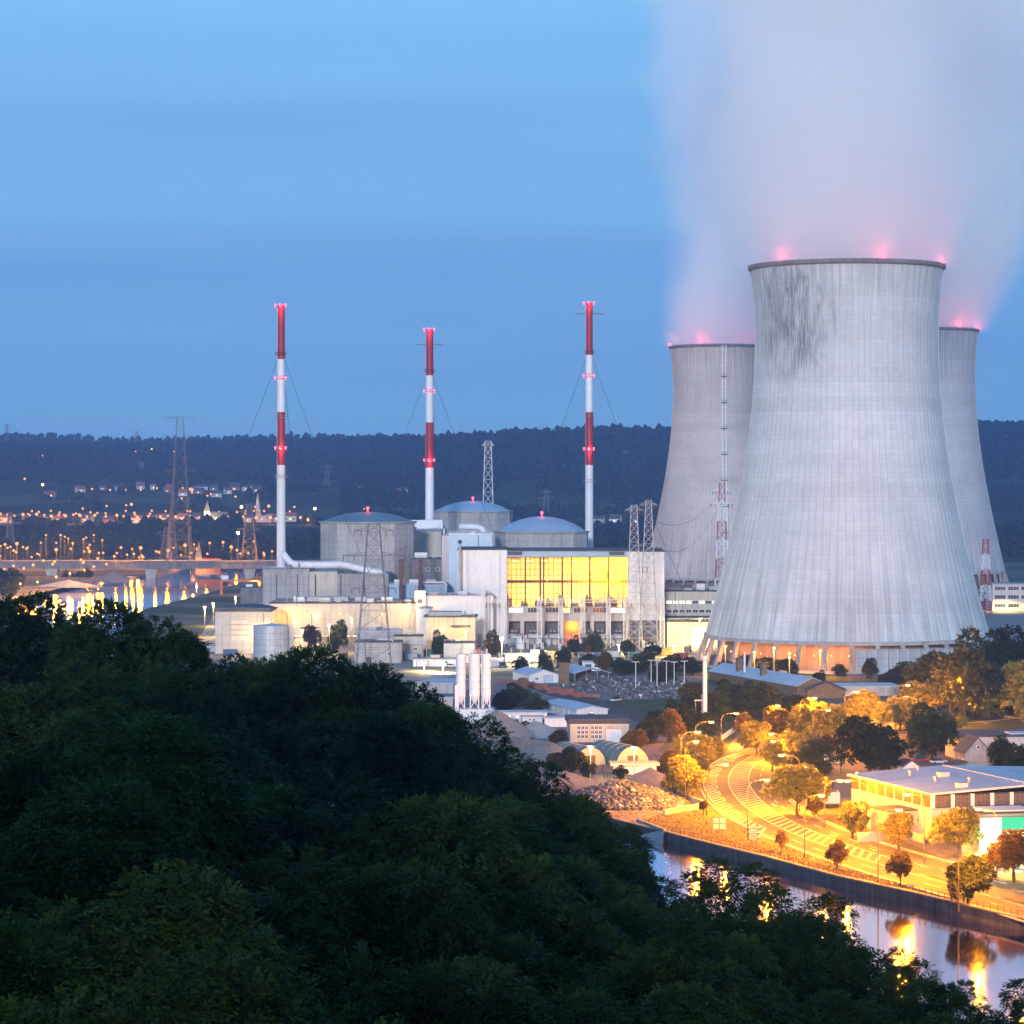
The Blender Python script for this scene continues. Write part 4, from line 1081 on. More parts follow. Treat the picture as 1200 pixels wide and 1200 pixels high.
for x in (4, 8): window(t, x, h-4.4, 2.4, 1.3, 'glass_dark')
g = MB(); g.box(-1.5, -3.2, 0, 10, -0.02, h-2.6); g.build('lean_to', M['white_clad'], t)
lamp_light((-9, -4.5, 8), 1300, (1.0, 0.5, 0.1), False, 0.4, t); lamp_light((2, -7, 9), 2600, (1.0, 0.5, 0.1), True, 0.4, t)
t, W, h = bldg('office_building', 'three storey office at the right edge behind the lit trees', 'building', 1163, 1260, 684, 1560, 22, 'pink_wall', 'concrete_plain')
for r_ in range(3):
    for k in range(6):
        window(t, -W/2+4.4+k*7.6, h-3.9-r_*4.9, 6.4, 2.4, random.choice(('glass_dark', 'glass_dark', 'glass_brown', 'lit_warm' if r_ == 2 else 'glass_dark')), bars=3)
lamp_light((-W/2+6, -10, 9), 14000, (1.0, 0.7, 0.2), True, 0.5, t)
# small plant sheds
for u0, u1, vt, D_, dep, mm, rf, lab in ((592, 647, 766, 1130, 8, 'white_clad', 'roof_sheet', 'long white wall like shed behind the silos'), (484, 535, 772, 1100, 9, 'white_clad', 'steel', 'white shed left of the three silos'), (520, 556, 753, 1120, 14, 'steel', 'roof_dark', 'slate roofed shed before the yellow lit building'), (462, 495, 745, 1150, 12, 'beige_wall', 'roof_dark', 'small beige gatehouse under the big dark pylon'), (418, 470, 739, 1165, 16, 'grey_panel', 'roof_sheet', 'grey shed behind the big dark pylon'), (416, 470, 752, 1120, 16, 'grey_panel', 'roof_dark', 'long dark roofed shed under the big pylon'), (352, 372, 736, 1180, 8, 'white_clad', 'roof_dark', 'white cabin below the yellow lit front'), (575, 590, 772, 1098, 5, 'white_clad', 'roof_sheet', 'white cabin just right of the silos'), (683, 704, 775.5, 1075, 9, 'white_clad', 'roof_sheet', 'white box shaped cabin behind the open shed'), (724, 757, 777, 1080, 9, 'concrete_dark', 'roof_blue', 'long dark shed behind the storage yard')):
    t, W, h = bldg('shed', lab, 'shed', u0, u1, vt, D_, dep, mm, rf, cap=0.35)
    door(t, -W*0.2, 2.2, min(2.6, h*0.7), random.choice(('steel_dark', 'steel')))
    window(t, W*0.25, h*0.35, 1.8, min(1.2, h*0.35), 'glass_dark')
# plant lamps on posts
def post_lamp(label, u, v, D, power, col, bulb, group, r=0.45, z0=0.0, spot=True, head=True):
    z = vz(v, D)-z0
    t = thing('floodlight_post', label, 'lamp post', (ux(u, D), D, z0), 0, group)
    g = MB(); g.tube((0, 0, 0), (0, 0, z), 0.16, 0.1, 6); g.build('pole', M['steel'], t)
    g = MB(); g.box(-0.9, -0.5, z, 0.9, 0.5, z+0.25); g.build('head', M['steel'], t)
    g = MB(); g.lathe([(0.01, -r), (0.75*r, -0.65*r), (r, 0), (0.75*r, 0.65*r), (0.01, r)], 10); g.build('bulb', M[bulb], t, (0, -0.6, z-0.2))
    if power: lamp_light((0, -1.0, z-0.5-r), power, col, spot, 0.4, t)
    return t
WARM = (1.0, 0.62, 0.16)
post_lamp('brightest yellow white floodlight on a tall post before the transformer bays', 588, 748, 1110, 16000, (1.0, 0.78, 0.38), 'bulb_white', 'plant floodlights', 0.75, spot=False)
post_lamp('bright white floodlight left of the silos', 519, 777, 1065, 16000, (1.0, 0.95, 0.8), 'bulb_white', 'plant floodlights', 0.7)
for k, (u, v, D_, pwr) in enumerate(((312, 733, 1165, 5000), (345, 726, 1195, 1800), (386, 732, 1180, 3000), (412, 724, 1190, 2600), (370, 720, 1212, 1300), (240, 711, 1300, 8000), (276, 699, 1500, 5000), (250, 707, 1400, 7000), (620, 767, 1110, 4000), (639, 763, 1150, 4000), (725, 756, 1180, 4000), (761, 757, 1185, 4000), (802, 747, 1210, 5000), (790, 757, 1160, 5000), (480, 708, 1222, 2200), (546, 739, 1170, 1600), (497, 776, 1075, 4000), (820, 725, 1215, 3000))):
    post_lamp(ordn(k)+' small yellow plant lamp on a thin post near the power plant buildings', u, v, D_, pwr*2.2, WARM, 'bulb_warm', 'small plant lamps', spot=False)
# lamps round the foot of the largest tower
for k, (u, v, D_, pwr) in enumerate(((850, 757, 1058, 9000), (907, 759, 1048, 9000), (925, 765, 1040, 12000), (961, 762, 1040, 12000), (884, 764, 1048, 9000))):
    post_lamp(ordn(k)+' orange lamp from the left along the foot of the largest tower', u, v, D_, pwr, (1.0, 0.36, 0.03), 'bulb_sodium', 'lamps round the tower foot', 0.5)
# perimeter fence
def fence(label, pts, h, step, mat, name='fence', rails=2, group=None, pw_=0.09):
    p0 = Vector((pts[0][0], pts[0][1], 0)); t = thing(name, label, 'fence', p0, 0, group)
    pm = MB(); pm.box(-pw_, -pw_, 0, pw_, pw_, h); pme = pm.mesh('post', M[mat])
    for (ax, ay), (bx, by) in zip(pts[:-1], pts[1:]):
        L = math.hypot(bx-ax, by-ay); n = max(1, int(L/step))
        for q in range(n): link(pme, 'post', t, (lerp(ax, bx, q/n)-p0.x, lerp(ay, by, q/n)-p0.y, 0.05))
        for r_ in range(rails):
            g = MB(); z = h*(0.55 + 0.42*r_/max(1, rails-1)); g.beam((ax-p0.x, ay-p0.y, z), (bx-p0.x, by-p0.y, z), 0.08); g.build('rail', M[mat], t)
    return t
a_, b_ = gp(585, 776), gp(770, 774)
fence('tall wire fence along the plant edge below the transformer bays', [(a_.x, a_.y), (b_.x, b_.y)], 3.6, 2.9, 'steel_light')

# ------------------------------------------------------------------ small plant equipment
random.seed(77)
def roof_rail(t, x0, x1, y, z, mat='steel'):
    g = MB(); n = max(2, int((x1-x0)/3))
    for q in range(n+1): x = lerp(x0, x1, q/n); g.beam((x, y, z), (x, y, z+1.1), 0.1)
    g.beam((x0, y, z+1.1), (x1, y, z+1.1), 0.12); g.beam((x0, y, z+0.6), (x1, y, z+0.6), 0.1)
    return g.build('roof_railing', M[mat], t)
for o in [q for q in SC.collection.objects if q.parent is None and q.get('category') in ('building', 'shed') and q.location.y > 1080 and q.location.y < 1340]:
    ws = [c for c in o.children if c.name.split('.')[0] == 'wall']
    if not ws or o.name.startswith(('turbine', 'reactor')): continue
    vs_ = [v.co for v in ws[0].data.vertices]; x0, x1 = min(v.x for v in vs_), max(v.x for v in vs_); h = max(v.z for v in vs_)
    if x1-x0 > 8 and h > 6: roof_rail(o, x0+0.3, x1-0.3, 0.3, h+0.5)
    for k in range(int((x1-x0)/9)):
        x = random.uniform(x0+1, x1-1); y = random.uniform(1.5, 5); kind = random.random()
        g = MB()
        if kind < 0.4: g.tube((0, 0, 0), (0, 0, random.uniform(1.2, 3.2)), 0.28, n=8); nm = 'vent_pipe'
        elif kind < 0.75: w = random.uniform(1, 2.2); g.box(-w, -0.8, 0, w, 0.8, random.uniform(0.8, 1.8)); nm = 'air_unit'
        else: g.pipe([(-3, 0, 0.5), (3, 0, 0.5), (3.4, 0, 0.2), (3.4, 0, -0.4)], 0.3, 8); nm = 'roof_pipe'
        g.build(nm, M[random.choice(('steel', 'steel_light', 'steel_dark', 'white_paint'))], o, (x, y, h+0.5))
    for k in range(int((x1-x0)/12)):
        x = random.uniform(x0+1, x1-1); g = MB(); g.tube((0, -0.15, 0), (0, -0.15, h-0.3), 0.14, n=6); g.build('downpipe', M[random.choice(('steel', 'steel_dark'))], o, (x, 0, 0))
# ladders and pipes on the big blocks
th_ = th
for u in (548, 586):
    g = MB(); x = hx(u)
    for s_ in (-0.3, 0.3): g.beam((x+s_, -0.25, 1), (x+s_, -0.25, zt-0.5), 0.1)
    for q in range(40): g.beam((x-0.3, -0.25, 1+q*1.0), (x+0.3, -0.25, 1+q*1.0), 0.07)
    g.build('ladder', M['steel'], th_)
# containers, tanks and pipe racks on the apron
CN = [((0.28, 0.05, 0.04), 'red'), ((0.05, 0.11, 0.25), 'blue'), ((0.5, 0.5, 0.5), 'white'), ((0.07, 0.16, 0.10), 'green'), ((0.35, 0.22, 0.06), 'ochre')]
CM = [surf('container_'+n, c, 0.6, 0.2, 0.4, streak=0.3, lines=(0.5, None, 0.25)) for c, n in CN]
spots = [(448, 770), (470, 766), (482, 773), (503, 768), (534, 764), (556, 766), (598, 772), (607, 768), (628, 772), (650, 770), (668, 773), (700, 772), (718, 770), (744, 771), (782, 768), (798, 772), (806, 764), (340, 770), (380, 768), (402, 772), (428, 764), (270, 768), (250, 764), (236, 758), (222, 752)]
cnt = {}
for k, (u, v) in enumerate(spots):
    c = k % 5; p = gp(u, v); cnt[c] = cnt.get(c, -1)+1
    t = thing('shipping_container', ordn(cnt[c])+' '+CN[c][1]+' container from the silos outward on the plant apron', 'container', p, random.choice((0.05, -0.1, 1.4)), 'containers on the plant apron')
    g = MB(); g.box(-3.0, -1.2, 0.12, 3.0, 1.2, 2.6); g.build('body', CM[c], t)
    for x in (-2.92, 2.92): g = MB(); g.box(x-0.12, -1.26, 0, x+0.12, 1.26, 2.66); g.build('corner_frame', M['steel_dark'], t)
for k, (u, v, r_, h_) in enumerate(((424, 775, 2.2, 6), (556, 757, 1.6, 5), (568, 757, 1.6, 5), (610, 760, 1.8, 4.5), (795, 750, 2.0, 6), (350, 764, 2.0, 5), (262, 742, 2.6, 5))):
    t = thing('small_tank', ordn(k)+' small upright tank from the left end of the list of plant tanks', 'tank', gp(u, v), 0, 'small tanks on the apron')
    t['label'] = ('small upright tank ' + ('under the big dark pylon', 'left one of two behind the silos', 'right one of two behind the silos', 'beside the tall floodlight', 'beside the orange lit hall', 'below the yellow lit front', 'beside the curved roof workshop')[k])
    g = MB(); g.lathe([(r_, 0), (r_, h_), (0.02, h_+r_*0.4)], 18); g.build('shell', M['white_paint' if k % 2 else 'steel_light'], t)
    g = MB(); g.beam((r_+0.1, 0, 0), (r_+0.1, 0, h_), 0.15); g.lathe([(r_, h_*0.5), (r_+0.1, h_*0.5), (r_+0.1, h_*0.5+0.2), (r_, h_*0.5+0.2)], 18); g.build('fitting', M['steel'], t)
for k, (u0, u1, v, D_, hh, lab) in enumerate(((452, 500, 760, 1150, 6.0, 'steel pipe rack before the yellow lit building'), (345, 420, 752, 1195, 6.5, 'steel pipe rack before the long yellow front'), (600, 735, 752, 1232, 4.0, 'low pipe rack before the transformer bays'))):
    x0, x1 = ux(u0, D_), ux(u1, D_); t = thing('pipe_rack', lab, 'pipe rack', ((x0+x1)/2, D_, 0), 0, 'pipe racks of the plant'); w = (x1-x0)/2
    n = int(w/3)
    for q in range(n+1): x = lerp(-w, w, q/n); g = MB(); g.beam((x, -1, 0), (x, -1, hh), 0.25); g.beam((x, 1, 0), (x, 1, hh), 0.25); g.beam((x, -1.2, hh), (x, 1.2, hh), 0.25); g.build('frame', M['steel'], t)
    for q in range(4): g = MB(); g.tube((-w, -0.9+q*0.6, hh+0.3), (w, -0.9+q*0.6, hh+0.3), 0.22, n=8); g.build('pipe', M[('white_paint', 'steel_light', 'rust', 'steel')[q]], t)
# switchyard floodlights
# ------------------------------------------------------------------ works yard between plant and river
def island_mat(name, stops):
    m, nt, out = nmat(name)
    r = nd(nt, 'ShaderNodeNewGeometry').outputs['Random Per Island']
    p = nd(nt, 'ShaderNodeBsdfPrincipled', {'Base Color': ramp(nt, r, stops), 'Roughness': 0.85, 'Specular IOR Level': 0.2})
    nt.links.new(p.outputs[0], out.inputs['Surface'])
    return m
RZ = math.radians(18.4)         # the street grid here
def gable(name, label, cat, u, v, W, L, he, hr, wall, roof, rz=RZ, group=None, open_front=False):
    "gabled shed whose nearest corner stands at pixel (u, v): W to the right, L to the back"
    p = gp(u, v); t = thing(name, label, cat, p, rz, group)
    g = MB()
    if not open_front:
        g.prism([(0, 0), (W, 0), (W, L), (0, L)], 0, he)
        g.add([(0, 0, he), (W, 0, he), (W/2, 0, hr-0.1), (0, L, he), (W, L, he), (W/2, L, hr-0.1)], [(0, 1, 2), (5, 4, 3)])
        g.build('wall', M[wall], t)
    else:
        g.box(0, L-0.3, 0, W, L, he); g.box(0, 0, 0, 0.3, L-0.3, he); g.build('wall', M[wall], t)
        for k in range(4):
            g = MB(); g.box(-0.12, 0.1, 0, 0.12, 0.35, he+ (hr-he)*(1-abs(k/3*2-1))); g.build('post', M['steel'], t, (0.4+(W-0.8)*k/3, 0, 0))
    for sx in (0, 1):
        g = MB(); o = 0.5
        x0, x1 = (-o, W/2) if sx == 0 else (W/2, W+o)
        z0, z1 = (he-0.1, hr) if sx == 0 else (hr, he-0.1)
        g.add([(x0, -o, z0), (x1, -o, z1), (x1, L+o, z1), (x0, L+o, z0), (x0, -o, z0+0.2), (x1, -o, z1+0.2), (x1, L+o, z1+0.2), (x0, L+o, z0+0.2)], [(0,3,2,1),(4,5,6,7),(0,1,5,4),(1,2,6,5),(2,3,7,6),(3,0,4,7)])
        g.build('roof_slope', M[roof], t)
    return t
def flatb(name, label, cat, u, v, W, L, h, wall, roof, rz=RZ, group=None, over=0.35, cap=0.35):
    p = gp(u, v); t = thing(name, label, cat, p, rz, group)
    g = MB(); g.box(0, 0, 0, W, L, h-cap); g.build('wall', M[wall], t)
    g = MB(); g.box(-over, -over, h-cap, W+over, L+over, h); g.build('roof', M[roof], t)
    return t
# yard paving
pl = [gp(u, v) for u, v in ((478, 800), (560, 792), (830, 792), (830, 820), (770, 880), (820, 905), (800, 945), (735, 966), (690, 940), (600, 890), (520, 840))]
g = MB(); g.sheet([(p.x, p.y) for p in pl], 0.006); tag(g.build('yard_ground', M['gravel']), kind='structure')
g = MB(); pl = [gp(u, v) for u, v in ((620, 806), (660, 806), (740, 832), (800, 845), (780, 852), (700, 836))]
g.sheet([(p.x, p.y) for p in pl], 0.012); tag(g.build('yard_lane', M['asphalt']), kind='structure')
g = MB(); pl = [gp(u, v) for u, v in ((700, 821), (830, 818), (835, 850), (760, 840))]
g.sheet([(p.x, p.y) for p in pl], 0.009); tag(g.build('yard_grass', M['grass']), kind='structure')

# silos of the concrete plant
Dq = 845.0
t = thing('mixing_plant', 'white machine house under the three silos', 'building', (ux(558, Dq), Dq, 0))
g = MB(); zb = vz(831, Dq); g.box(-5.2, 0, 0, 5.2, 6, zb-0.2); g.build('wall', M['white_clad'], t)
g = MB(); g.box(-5.4, -0.2, zb-0.2, 5.4, 6.2, zb); g.build('roof', M['roof_sheet'], t)
for x in (-1.4, -0.4, 3.2): window(t, x, zb-1.5, 0.62, 0.8, 'glass_dark', bars=0)
g = MB(); g.box(-6.6, 1, 0, -5.4, 4, vz(803, Dq)); g.build('hoist_tower', M['white_paint'], t)
for k, (u, w, lab) in enumerate(((539.8, 3.1, 'left white cement silo of the three, plain top'), (556, 3.45, 'middle white cement silo of the three, railed top'), (570, 2.75, 'right white cement silo of the three, slimmest'))):
    r_ = w/2; z1, z0 = vz(767, Dq), vz(816, Dq); sx = ux(u, Dq)
    t = thing('cement_silo', lab, 'silo', (sx, Dq+2.8, zb), 0, 'white cement silos'); z0 -= zb; z1 -= zb
    g = MB(); g.lathe([(0.5, z0-2.3), (r_, z0), (r_, z1), (0.01, z1+0.35)], 24); g.build('barrel', M['white_paint'], t, smooth=False)
    g = MB()
    for q in range(1, 6): z = lerp(z0, z1, q/6); g.lathe([(r_, z), (r_+0.06, z), (r_+0.06, z+0.12), (r_, z+0.12)], 24)
    g.build('hoop', M['steel_light'], t)
    for sx_, sy_ in ((-1, -1), (1, -1), (1, 1), (-1, 1)):
        g = MB(); g.beam((sx_*r_*0.75, sy_*r_*0.75, 0), (sx_*r_*0.75, sy_*r_*0.75, z0+0.6), 0.28); g.beam((sx_*r_*0.75, sy_*r_*0.75, 0.2), (-sx_*r_*0.75, sy_*r_*0.75, z0-0.2), 0.14); g.build('leg', M['white_paint'], t)
    g = MB(); g.tube((0, 0, z1), (0, 0, z1+1.6), 0.35, n=8); g.build('filter', M['steel_light'], t)
    if k == 1:
        g = MB()
        for q in range(10):
            a = 2*math.pi*q/10; g.beam((r_*math.cos(a), r_*math.sin(a), z1), (r_*math.cos(a), r_*math.sin(a), z1+1.2), 0.1)
        for z in (0.6, 1.2): g.lathe([(r_-0.05, z1+z), (r_+0.05, z1+z), (r_+0.05, z1+z+0.1), (r_-0.05, z1+z+0.1)], 20)
        g.build('railing', M['steel_light'], t)
        g = MB(); g.beam((r_+0.5, -0.4, 0), (r_+0.5, -0.4, z1+1), 0.18); g.beam((r_+1.0, -0.4, 0), (r_+1.0, -0.4, z1+1), 0.18)
        for q in range(24): g.beam((r_+0.5, -0.4, z1*q/24), (r_+1.0, -0.4, z1*q/24), 0.07)
        g.build('ladder', M['steel_light'], t)
lamp_light((ux(556, 830), 832, 12), 700, (1.0, 0.86, 0.66), False, 0.5, None, 'yard_light')
# mounds
def heap(name, label, u, v, rx, ry, h, mat, rz=0.0, seed=1, sharp=1.0, kind=None, ridge=0.0):
    p = gp(u, v); rnd = vnoise(seed); g = MB(); NR_, NA = 14, 40
    for j in range(NR_+1):
        f = j/NR_
        for i in range(NA):
            a = 2*math.pi*i/NA; k = 1+0.25*(rnd(math.cos(a)*2+7, math.sin(a)*2+7)-0.5)
            x, y = rx*f*k*math.cos(a), ry*f*k*math.sin(a)
            ff = max(0.0, math.hypot(max(0, abs(x)-ridge)/(rx-ridge) if rx > ridge else 0, y/ry)) if ridge else f*k
            z = h*max(0, 1-ff)**sharp + (rnd(x*0.5+30, y*0.5+30)-0.5)*0.7*(1-f) - (0.05 if j == NR_ else 0)
            g.v.append((x, y, max(-0.05, z)))
    for j in range(NR_):
        for i in range(NA): g.f.append((j*NA+i, j*NA+(i+1) % NA, (j+1)*NA+(i+1) % NA, (j+1)*NA+i))
    o = g.build(name, M[mat], None, p, True, rz)
    tag(o, label, name.replace('_', ' '), 'heaps in the works yard', kind)
    return o
heap('gravel_heap', 'tallest tan gravel heap right below the silos', 583, 862, 13, 16, 7.6, 'sand', 0.4, 2)
heap('gravel_heap', 'long brown gravel ridge along the forest edge', 622, 892, 22, 9, 6.0, 'gravel', -0.85, 3, ridge=8)
heap('gravel_heap', 'grey gravel heap before the blue cabin', 626, 862, 11, 9, 4.6, 'concrete_plain', 0.2, 4)
heap('gravel_heap', 'low brown gravel heap at the end of the ridge', 660, 918, 12, 10, 3.2, 'gravel', -0.5, 5)
heap('gravel_heap', 'small reddish gravel heap beside the angled retaining wall', 762, 918, 7.5, 10, 4.2, 'gravel', 0.3, 6)
rb = heap('rubble_heap', 'broad heap of pale broken stones by the river wall', 729, 940, 15.5, 17, 5.0, 'concrete_dark', 0.6, 7, sharp=0.8)
rs = np.random.RandomState(5); n = 2600
a = rs.rand(n)*2*np.pi; f = np.sqrt(rs.rand(n))
x = 15.3*f*np.cos(a); y = 16.8*f*np.sin(a); z = 5.0*np.maximum(0, 1-f)**0.8 + 0.1
sz = 0.22+0.5*rs.rand(n)**2
V = IV[None]*(1+(rs.rand(n, 12, 3)-0.5)*0.7)*sz[:, None, None]*np.array([1.2, 1.0, 0.75]) + np.stack([x, y, z], 1)[:, None, :]
FF = IF[None]+(np.arange(n)*12)[:, None, None]
M['stone'] = island_mat('stone', [(0.0, (0.05, 0.05, 0.06)), (0.5, (0.09, 0.095, 0.115)), (0.85, (0.15, 0.155, 0.18)), (1.0, (0.42, 0.42, 0.44))])
o = link(np_mesh('broken_stone', V.reshape(-1, 3), FF.reshape(-1, 3), M['stone']), 'broken_stone', rb); o['kind'] = 'stuff'
# angled retaining wall
t = thing('retaining_wall', 'low angled concrete retaining wall beside the stone heap', 'wall', gp(785, 897))
p0 = gp(785, 897)
for (u0, v0), (u1, v1) in zip(((785, 897), (787, 916), (800, 938)), ((787, 916), (800, 938), (824, 946))):
    a_, b_ = gp(u0, v0)-p0, gp(u1, v1)-p0; g = MB(); g.beam((a_.x, a_.y, 0.8), (b_.x, b_.y, 0.8), 0.7, 1.6); g.build('wall_segment', M['concrete_plain'], t)
a_, b_ = gp(824, 947)-p0, gp(778, 955)-p0; g = MB(); g.beam((a_.x, a_.y, 0.6), (b_.x, b_.y, 0.6), 0.8, 1.2); g.build('wall_segment', M['concrete_plain'], t)
# sheds
t = gable('shed', 'pale blue roofed shed with closed gable, left of the open shed', 'shed', 620, 801, 11.5, 19, 3.0, 4.9, 'white_clad', 'roof_blue')
door(t, 7.5, 3.2, 2.8, 'blue_clad'); window(t, 3, 1.2, 1.4, 1.0)
t = gable('open_shed', 'pale blue roofed open shed beside the storage yard', 'shed', 673, 800, 14, 20, 3.4, 5.2, 'concrete_dark', 'roof_blue', open_front=True)
t = gable('store_shed', 'long low white shed with blue white roof in mid yard', 'shed', 675.5, 843, 10.5, 31, 3.0, 3.9, 'white_clad', 'roof_blue')
for k in range(6): window(t, 0, 1.0, 1.6, 1.2, 'glass_dark', 3+k*5.0, -math.pi/2)
window(t, 5, 1.0, 1.2, 1.2, 'lit_pale'); roof_unit(t, 4.5, -0.9, 0.0, 1.4, 1.0, 1.8, 'steel_dark', 'meter_box')
p = gp(668, 870)
t = flatb('workshop', 'flat roofed workshop with two large window grids and a white gate', 'building', 668, 870, 17, 14, 6.8, 'beige_wall', 'roof_dark', 0.05, over=0.5, cap=1.5)
for x in (3.6, 7.6):
    for i in range(3):
        for j in range(3): window(t, x-1.1+i*1.12, 1.1+j*1.25, 1.0, 1.12, 'glass_dark', bars=1)
door(t, 12.6, 4.6, 3.8, 'white_paint')
g = MB(); g.box(0, -0.12, 4.9, 17, -0.02, 5.25); g.build('gutter', M['steel_light'], t)
t = flatb('office_cabin', 'light blue site cabin with dark frame beside the grey heap', 'cabin', 611, 852, 6.6, 2.6, 3.4, 'blue_clad', 'steel', 0.03)
for x in (2.6, 3.9): window(t, x, 1.9, 0.8, 0.7)
for x in (0.08, 6.52):
    g = MB(); g.box(x-0.1, -0.1, 0, x+0.1, 0, 3.1); g.build('corner_post', M['steel_dark'], t)
t = flatb('low_store', 'long whitish low store between silos and blue cabin', 'building', 572, 851, 18, 8, 4.2, 'white_clad', 'roof_sheet', 0.05)
for x in (6.6, 9.0): window(t, x, 2.4, 0.7, 0.9, 'lit_pale', bars=0)
door(t, 8.6, 1.2, 2.0)
flatb('low_store', 'pale low annex between blue cabin and long shed', 'building', 638, 852, 8, 7, 2.9, 'white_clad', 'roof_sheet', 0.05)
flatb('shed', 'blue grey roofed shed at the forest edge left of the silos', 'shed', 487, 812, 14, 22, 3.8, 'grey_panel', 'roof_blue', -0.3)
flatb('shed', 'small cream booth below the slate shed at the forest edge', 'shed', 513, 828, 5, 5, 3.0, 'beige_wall', 'roof_sheet', 0.1)
# round topped shelters
M['shelter_teal'] = surf('shelter_teal', (0.13, 0.20, 0.20), 0.6, 0.2, 0.3, lines=(None, None, 0))
def arch(label, u, v, R, L, rz):
    t = thing('arched_shelter', label, 'shelter', gp(u, v), rz, 'arched shelters in the works yard')
    g = MB(); n_ = 20
    for y in (0, L):
        for q in range(n_+1): a = math.pi*q/n_; g.v.append((R*math.cos(a), y, R*1.04*math.sin(a)))
    for q in range(n_): g.f.append((q, q+1, n_+2+q, n_+1+q))
    g.build('roof', M['shelter_teal'], t, smooth=True)
    g = MB(); vs_ = [(0.97*R*math.cos(math.pi*q/n_), 0.25, R*1.01*math.sin(math.pi*q/n_)) for q in range(n_+1)]
    g.add(vs_, [tuple(range(n_+1))]); g.build('end_wall', M['cream'], t)
    g = MB(); g.box(-1.5, 0.1, 0, 1.5, 0.24, 2.6); g.build('door', M['timber'], t)
    for q in range(1, 5):
        g = MB(); y = L*q/5
        for i in range(n_):
            a0, a1 = math.pi*i/n_, math.pi*(i+1)/n_; g.beam((1.01*R*math.cos(a0), y, R*1.05*math.sin(a0)), (1.01*R*math.cos(a1), y, R*1.05*math.sin(a1)), 0.12)
        g.build('rib', M['steel'], t)
    return t
arch('left arched shelter with cream end wall', 692, 897, 4.7, 17, 0.42)
arch('right arched shelter with cream end wall and timber door', 742, 897, 4.9, 19, 0.42)
t = flatb('loading_dock', 'yellow lit low slab roofed dock before the right shelter', 'dock', 719, 908, 11, 5, 3.0, 'white_clad', 'cream', 0.05, over=0.8, cap=0.7)
post_lamp('star bright yellow lamp before the left arched shelter', 692, 875, 690, 1500, (1.0, 0.68, 0.25), 'bulb_white', 'yard lamps by the arched shelters', 0.42, spot=False)
post_lamp('star bright yellow lamp before the right arched shelter', 743, 876, 690, 2200, (1.0, 0.68, 0.25), 'bulb_white', 'yard lamps by the arched shelters', 0.45, spot=False)
# storage yard: countless small goods
rs = np.random.RandomState(9); g = MB()
for k in range(2000):
    u, v = rs.uniform(655, 806), rs.uniform(795, 819)
    if v > 806 + (u-655)*0.10 and u < 720: continue
    v = 795 + round((v-795)/2.4)*2.4 + rs.uniform(-.3, .3)
    p = gp(u, v); w, d_, h_ = rs.uniform(0.3, 1.3), rs.uniform(0.3, 1.0), rs.uniform(0.3, 1.1)
    g.box(p.x-w/2, p.y-d_/2, 0, p.x+w/2, p.y+d_/2, h_)
M['goods'] = island_mat('goods', [(0.0, (0.03, 0.03, 0.04)), (0.55, (0.09, 0.09, 0.11)), (0.84, (0.16, 0.17, 0.20)), (0.92, (0.16, 0.09, 0.07)), (1.0, (0.6, 0.6, 0.62))])
tag(g.build('stored_goods', M['goods']), 'countless small grey goods crammed in the storage yard', 'goods', kind='stuff')
for k in range(9):
    u, v = 596+k*10+(k % 3)*6, 800+k*2.1
    p = gp(u, v); t = thing('brick_stack', ordn(k)+' long low stack of red bricks counted from the blue roofed shed', 'brick stack', p, -0.12, 'red brick stacks in the yard')
    for q in range(3): g = MB(); g.box(-4.5+q*3.1, -0.6, 0, -1.6+q*3.1, 0.6, 1.1); g.build('pallet_load', M['brick_red'], t)
for k, (u, v0) in enumerate(((763, 792), (781, 792), (790, 796), (770, 790), (802, 794), (745, 797))):
    D_ = 1010-k*6; t = thing('yard_lamp_post', ordn(k)+' unlit slim lamp post in the storage yard', 'lamp post', (ux(u, D_), D_, 0), 0, 'unlit lamp posts in the storage yard')
    h_ = vz(774+k % 3, D_); g = MB(); g.tube((0, 0, 0), (0, 0, h_), 0.18, 0.12, 6); g.build('pole', M['white_paint'], t)
    g = MB(); g.box(-1.3, -0.2, h_, 1.3, 0.2, h_+0.22); g.build('head', M['steel_light'], t)
# chimney stubs and tanks in the yard
for u, v, r_, h_, lab in ((613, 812, 2.0, 5.5, 'rounded brown kiln stack left of the open shed'), (661, 803, 1.9, 7.8, 'square brown chimney stack before the open shed')):
    p = gp(u, v); t = thing('brick_stack_chimney', lab, 'chimney', p)
    g = MB()
    if r_ > 1.95: g.lathe([(r_, 0), (r_, h_-1.2), (r_*0.8, h_-0.3), (0.05, h_)], 14)
    else: g.box(-r_, -r_, 0, r_, r_, h_); g.box(-r_-0.2, -r_-0.2, h_, r_+0.2, r_+0.2, h_+0.5)
    g.build('shaft', M['timber'], t)
    g = MB(); g.lathe([(r_*1.05, 0), (r_*1.3, 0), (r_*1.3, 0.5), (r_*1.05, 0.5)], 14); g.build('foot', M['concrete_plain'], t)
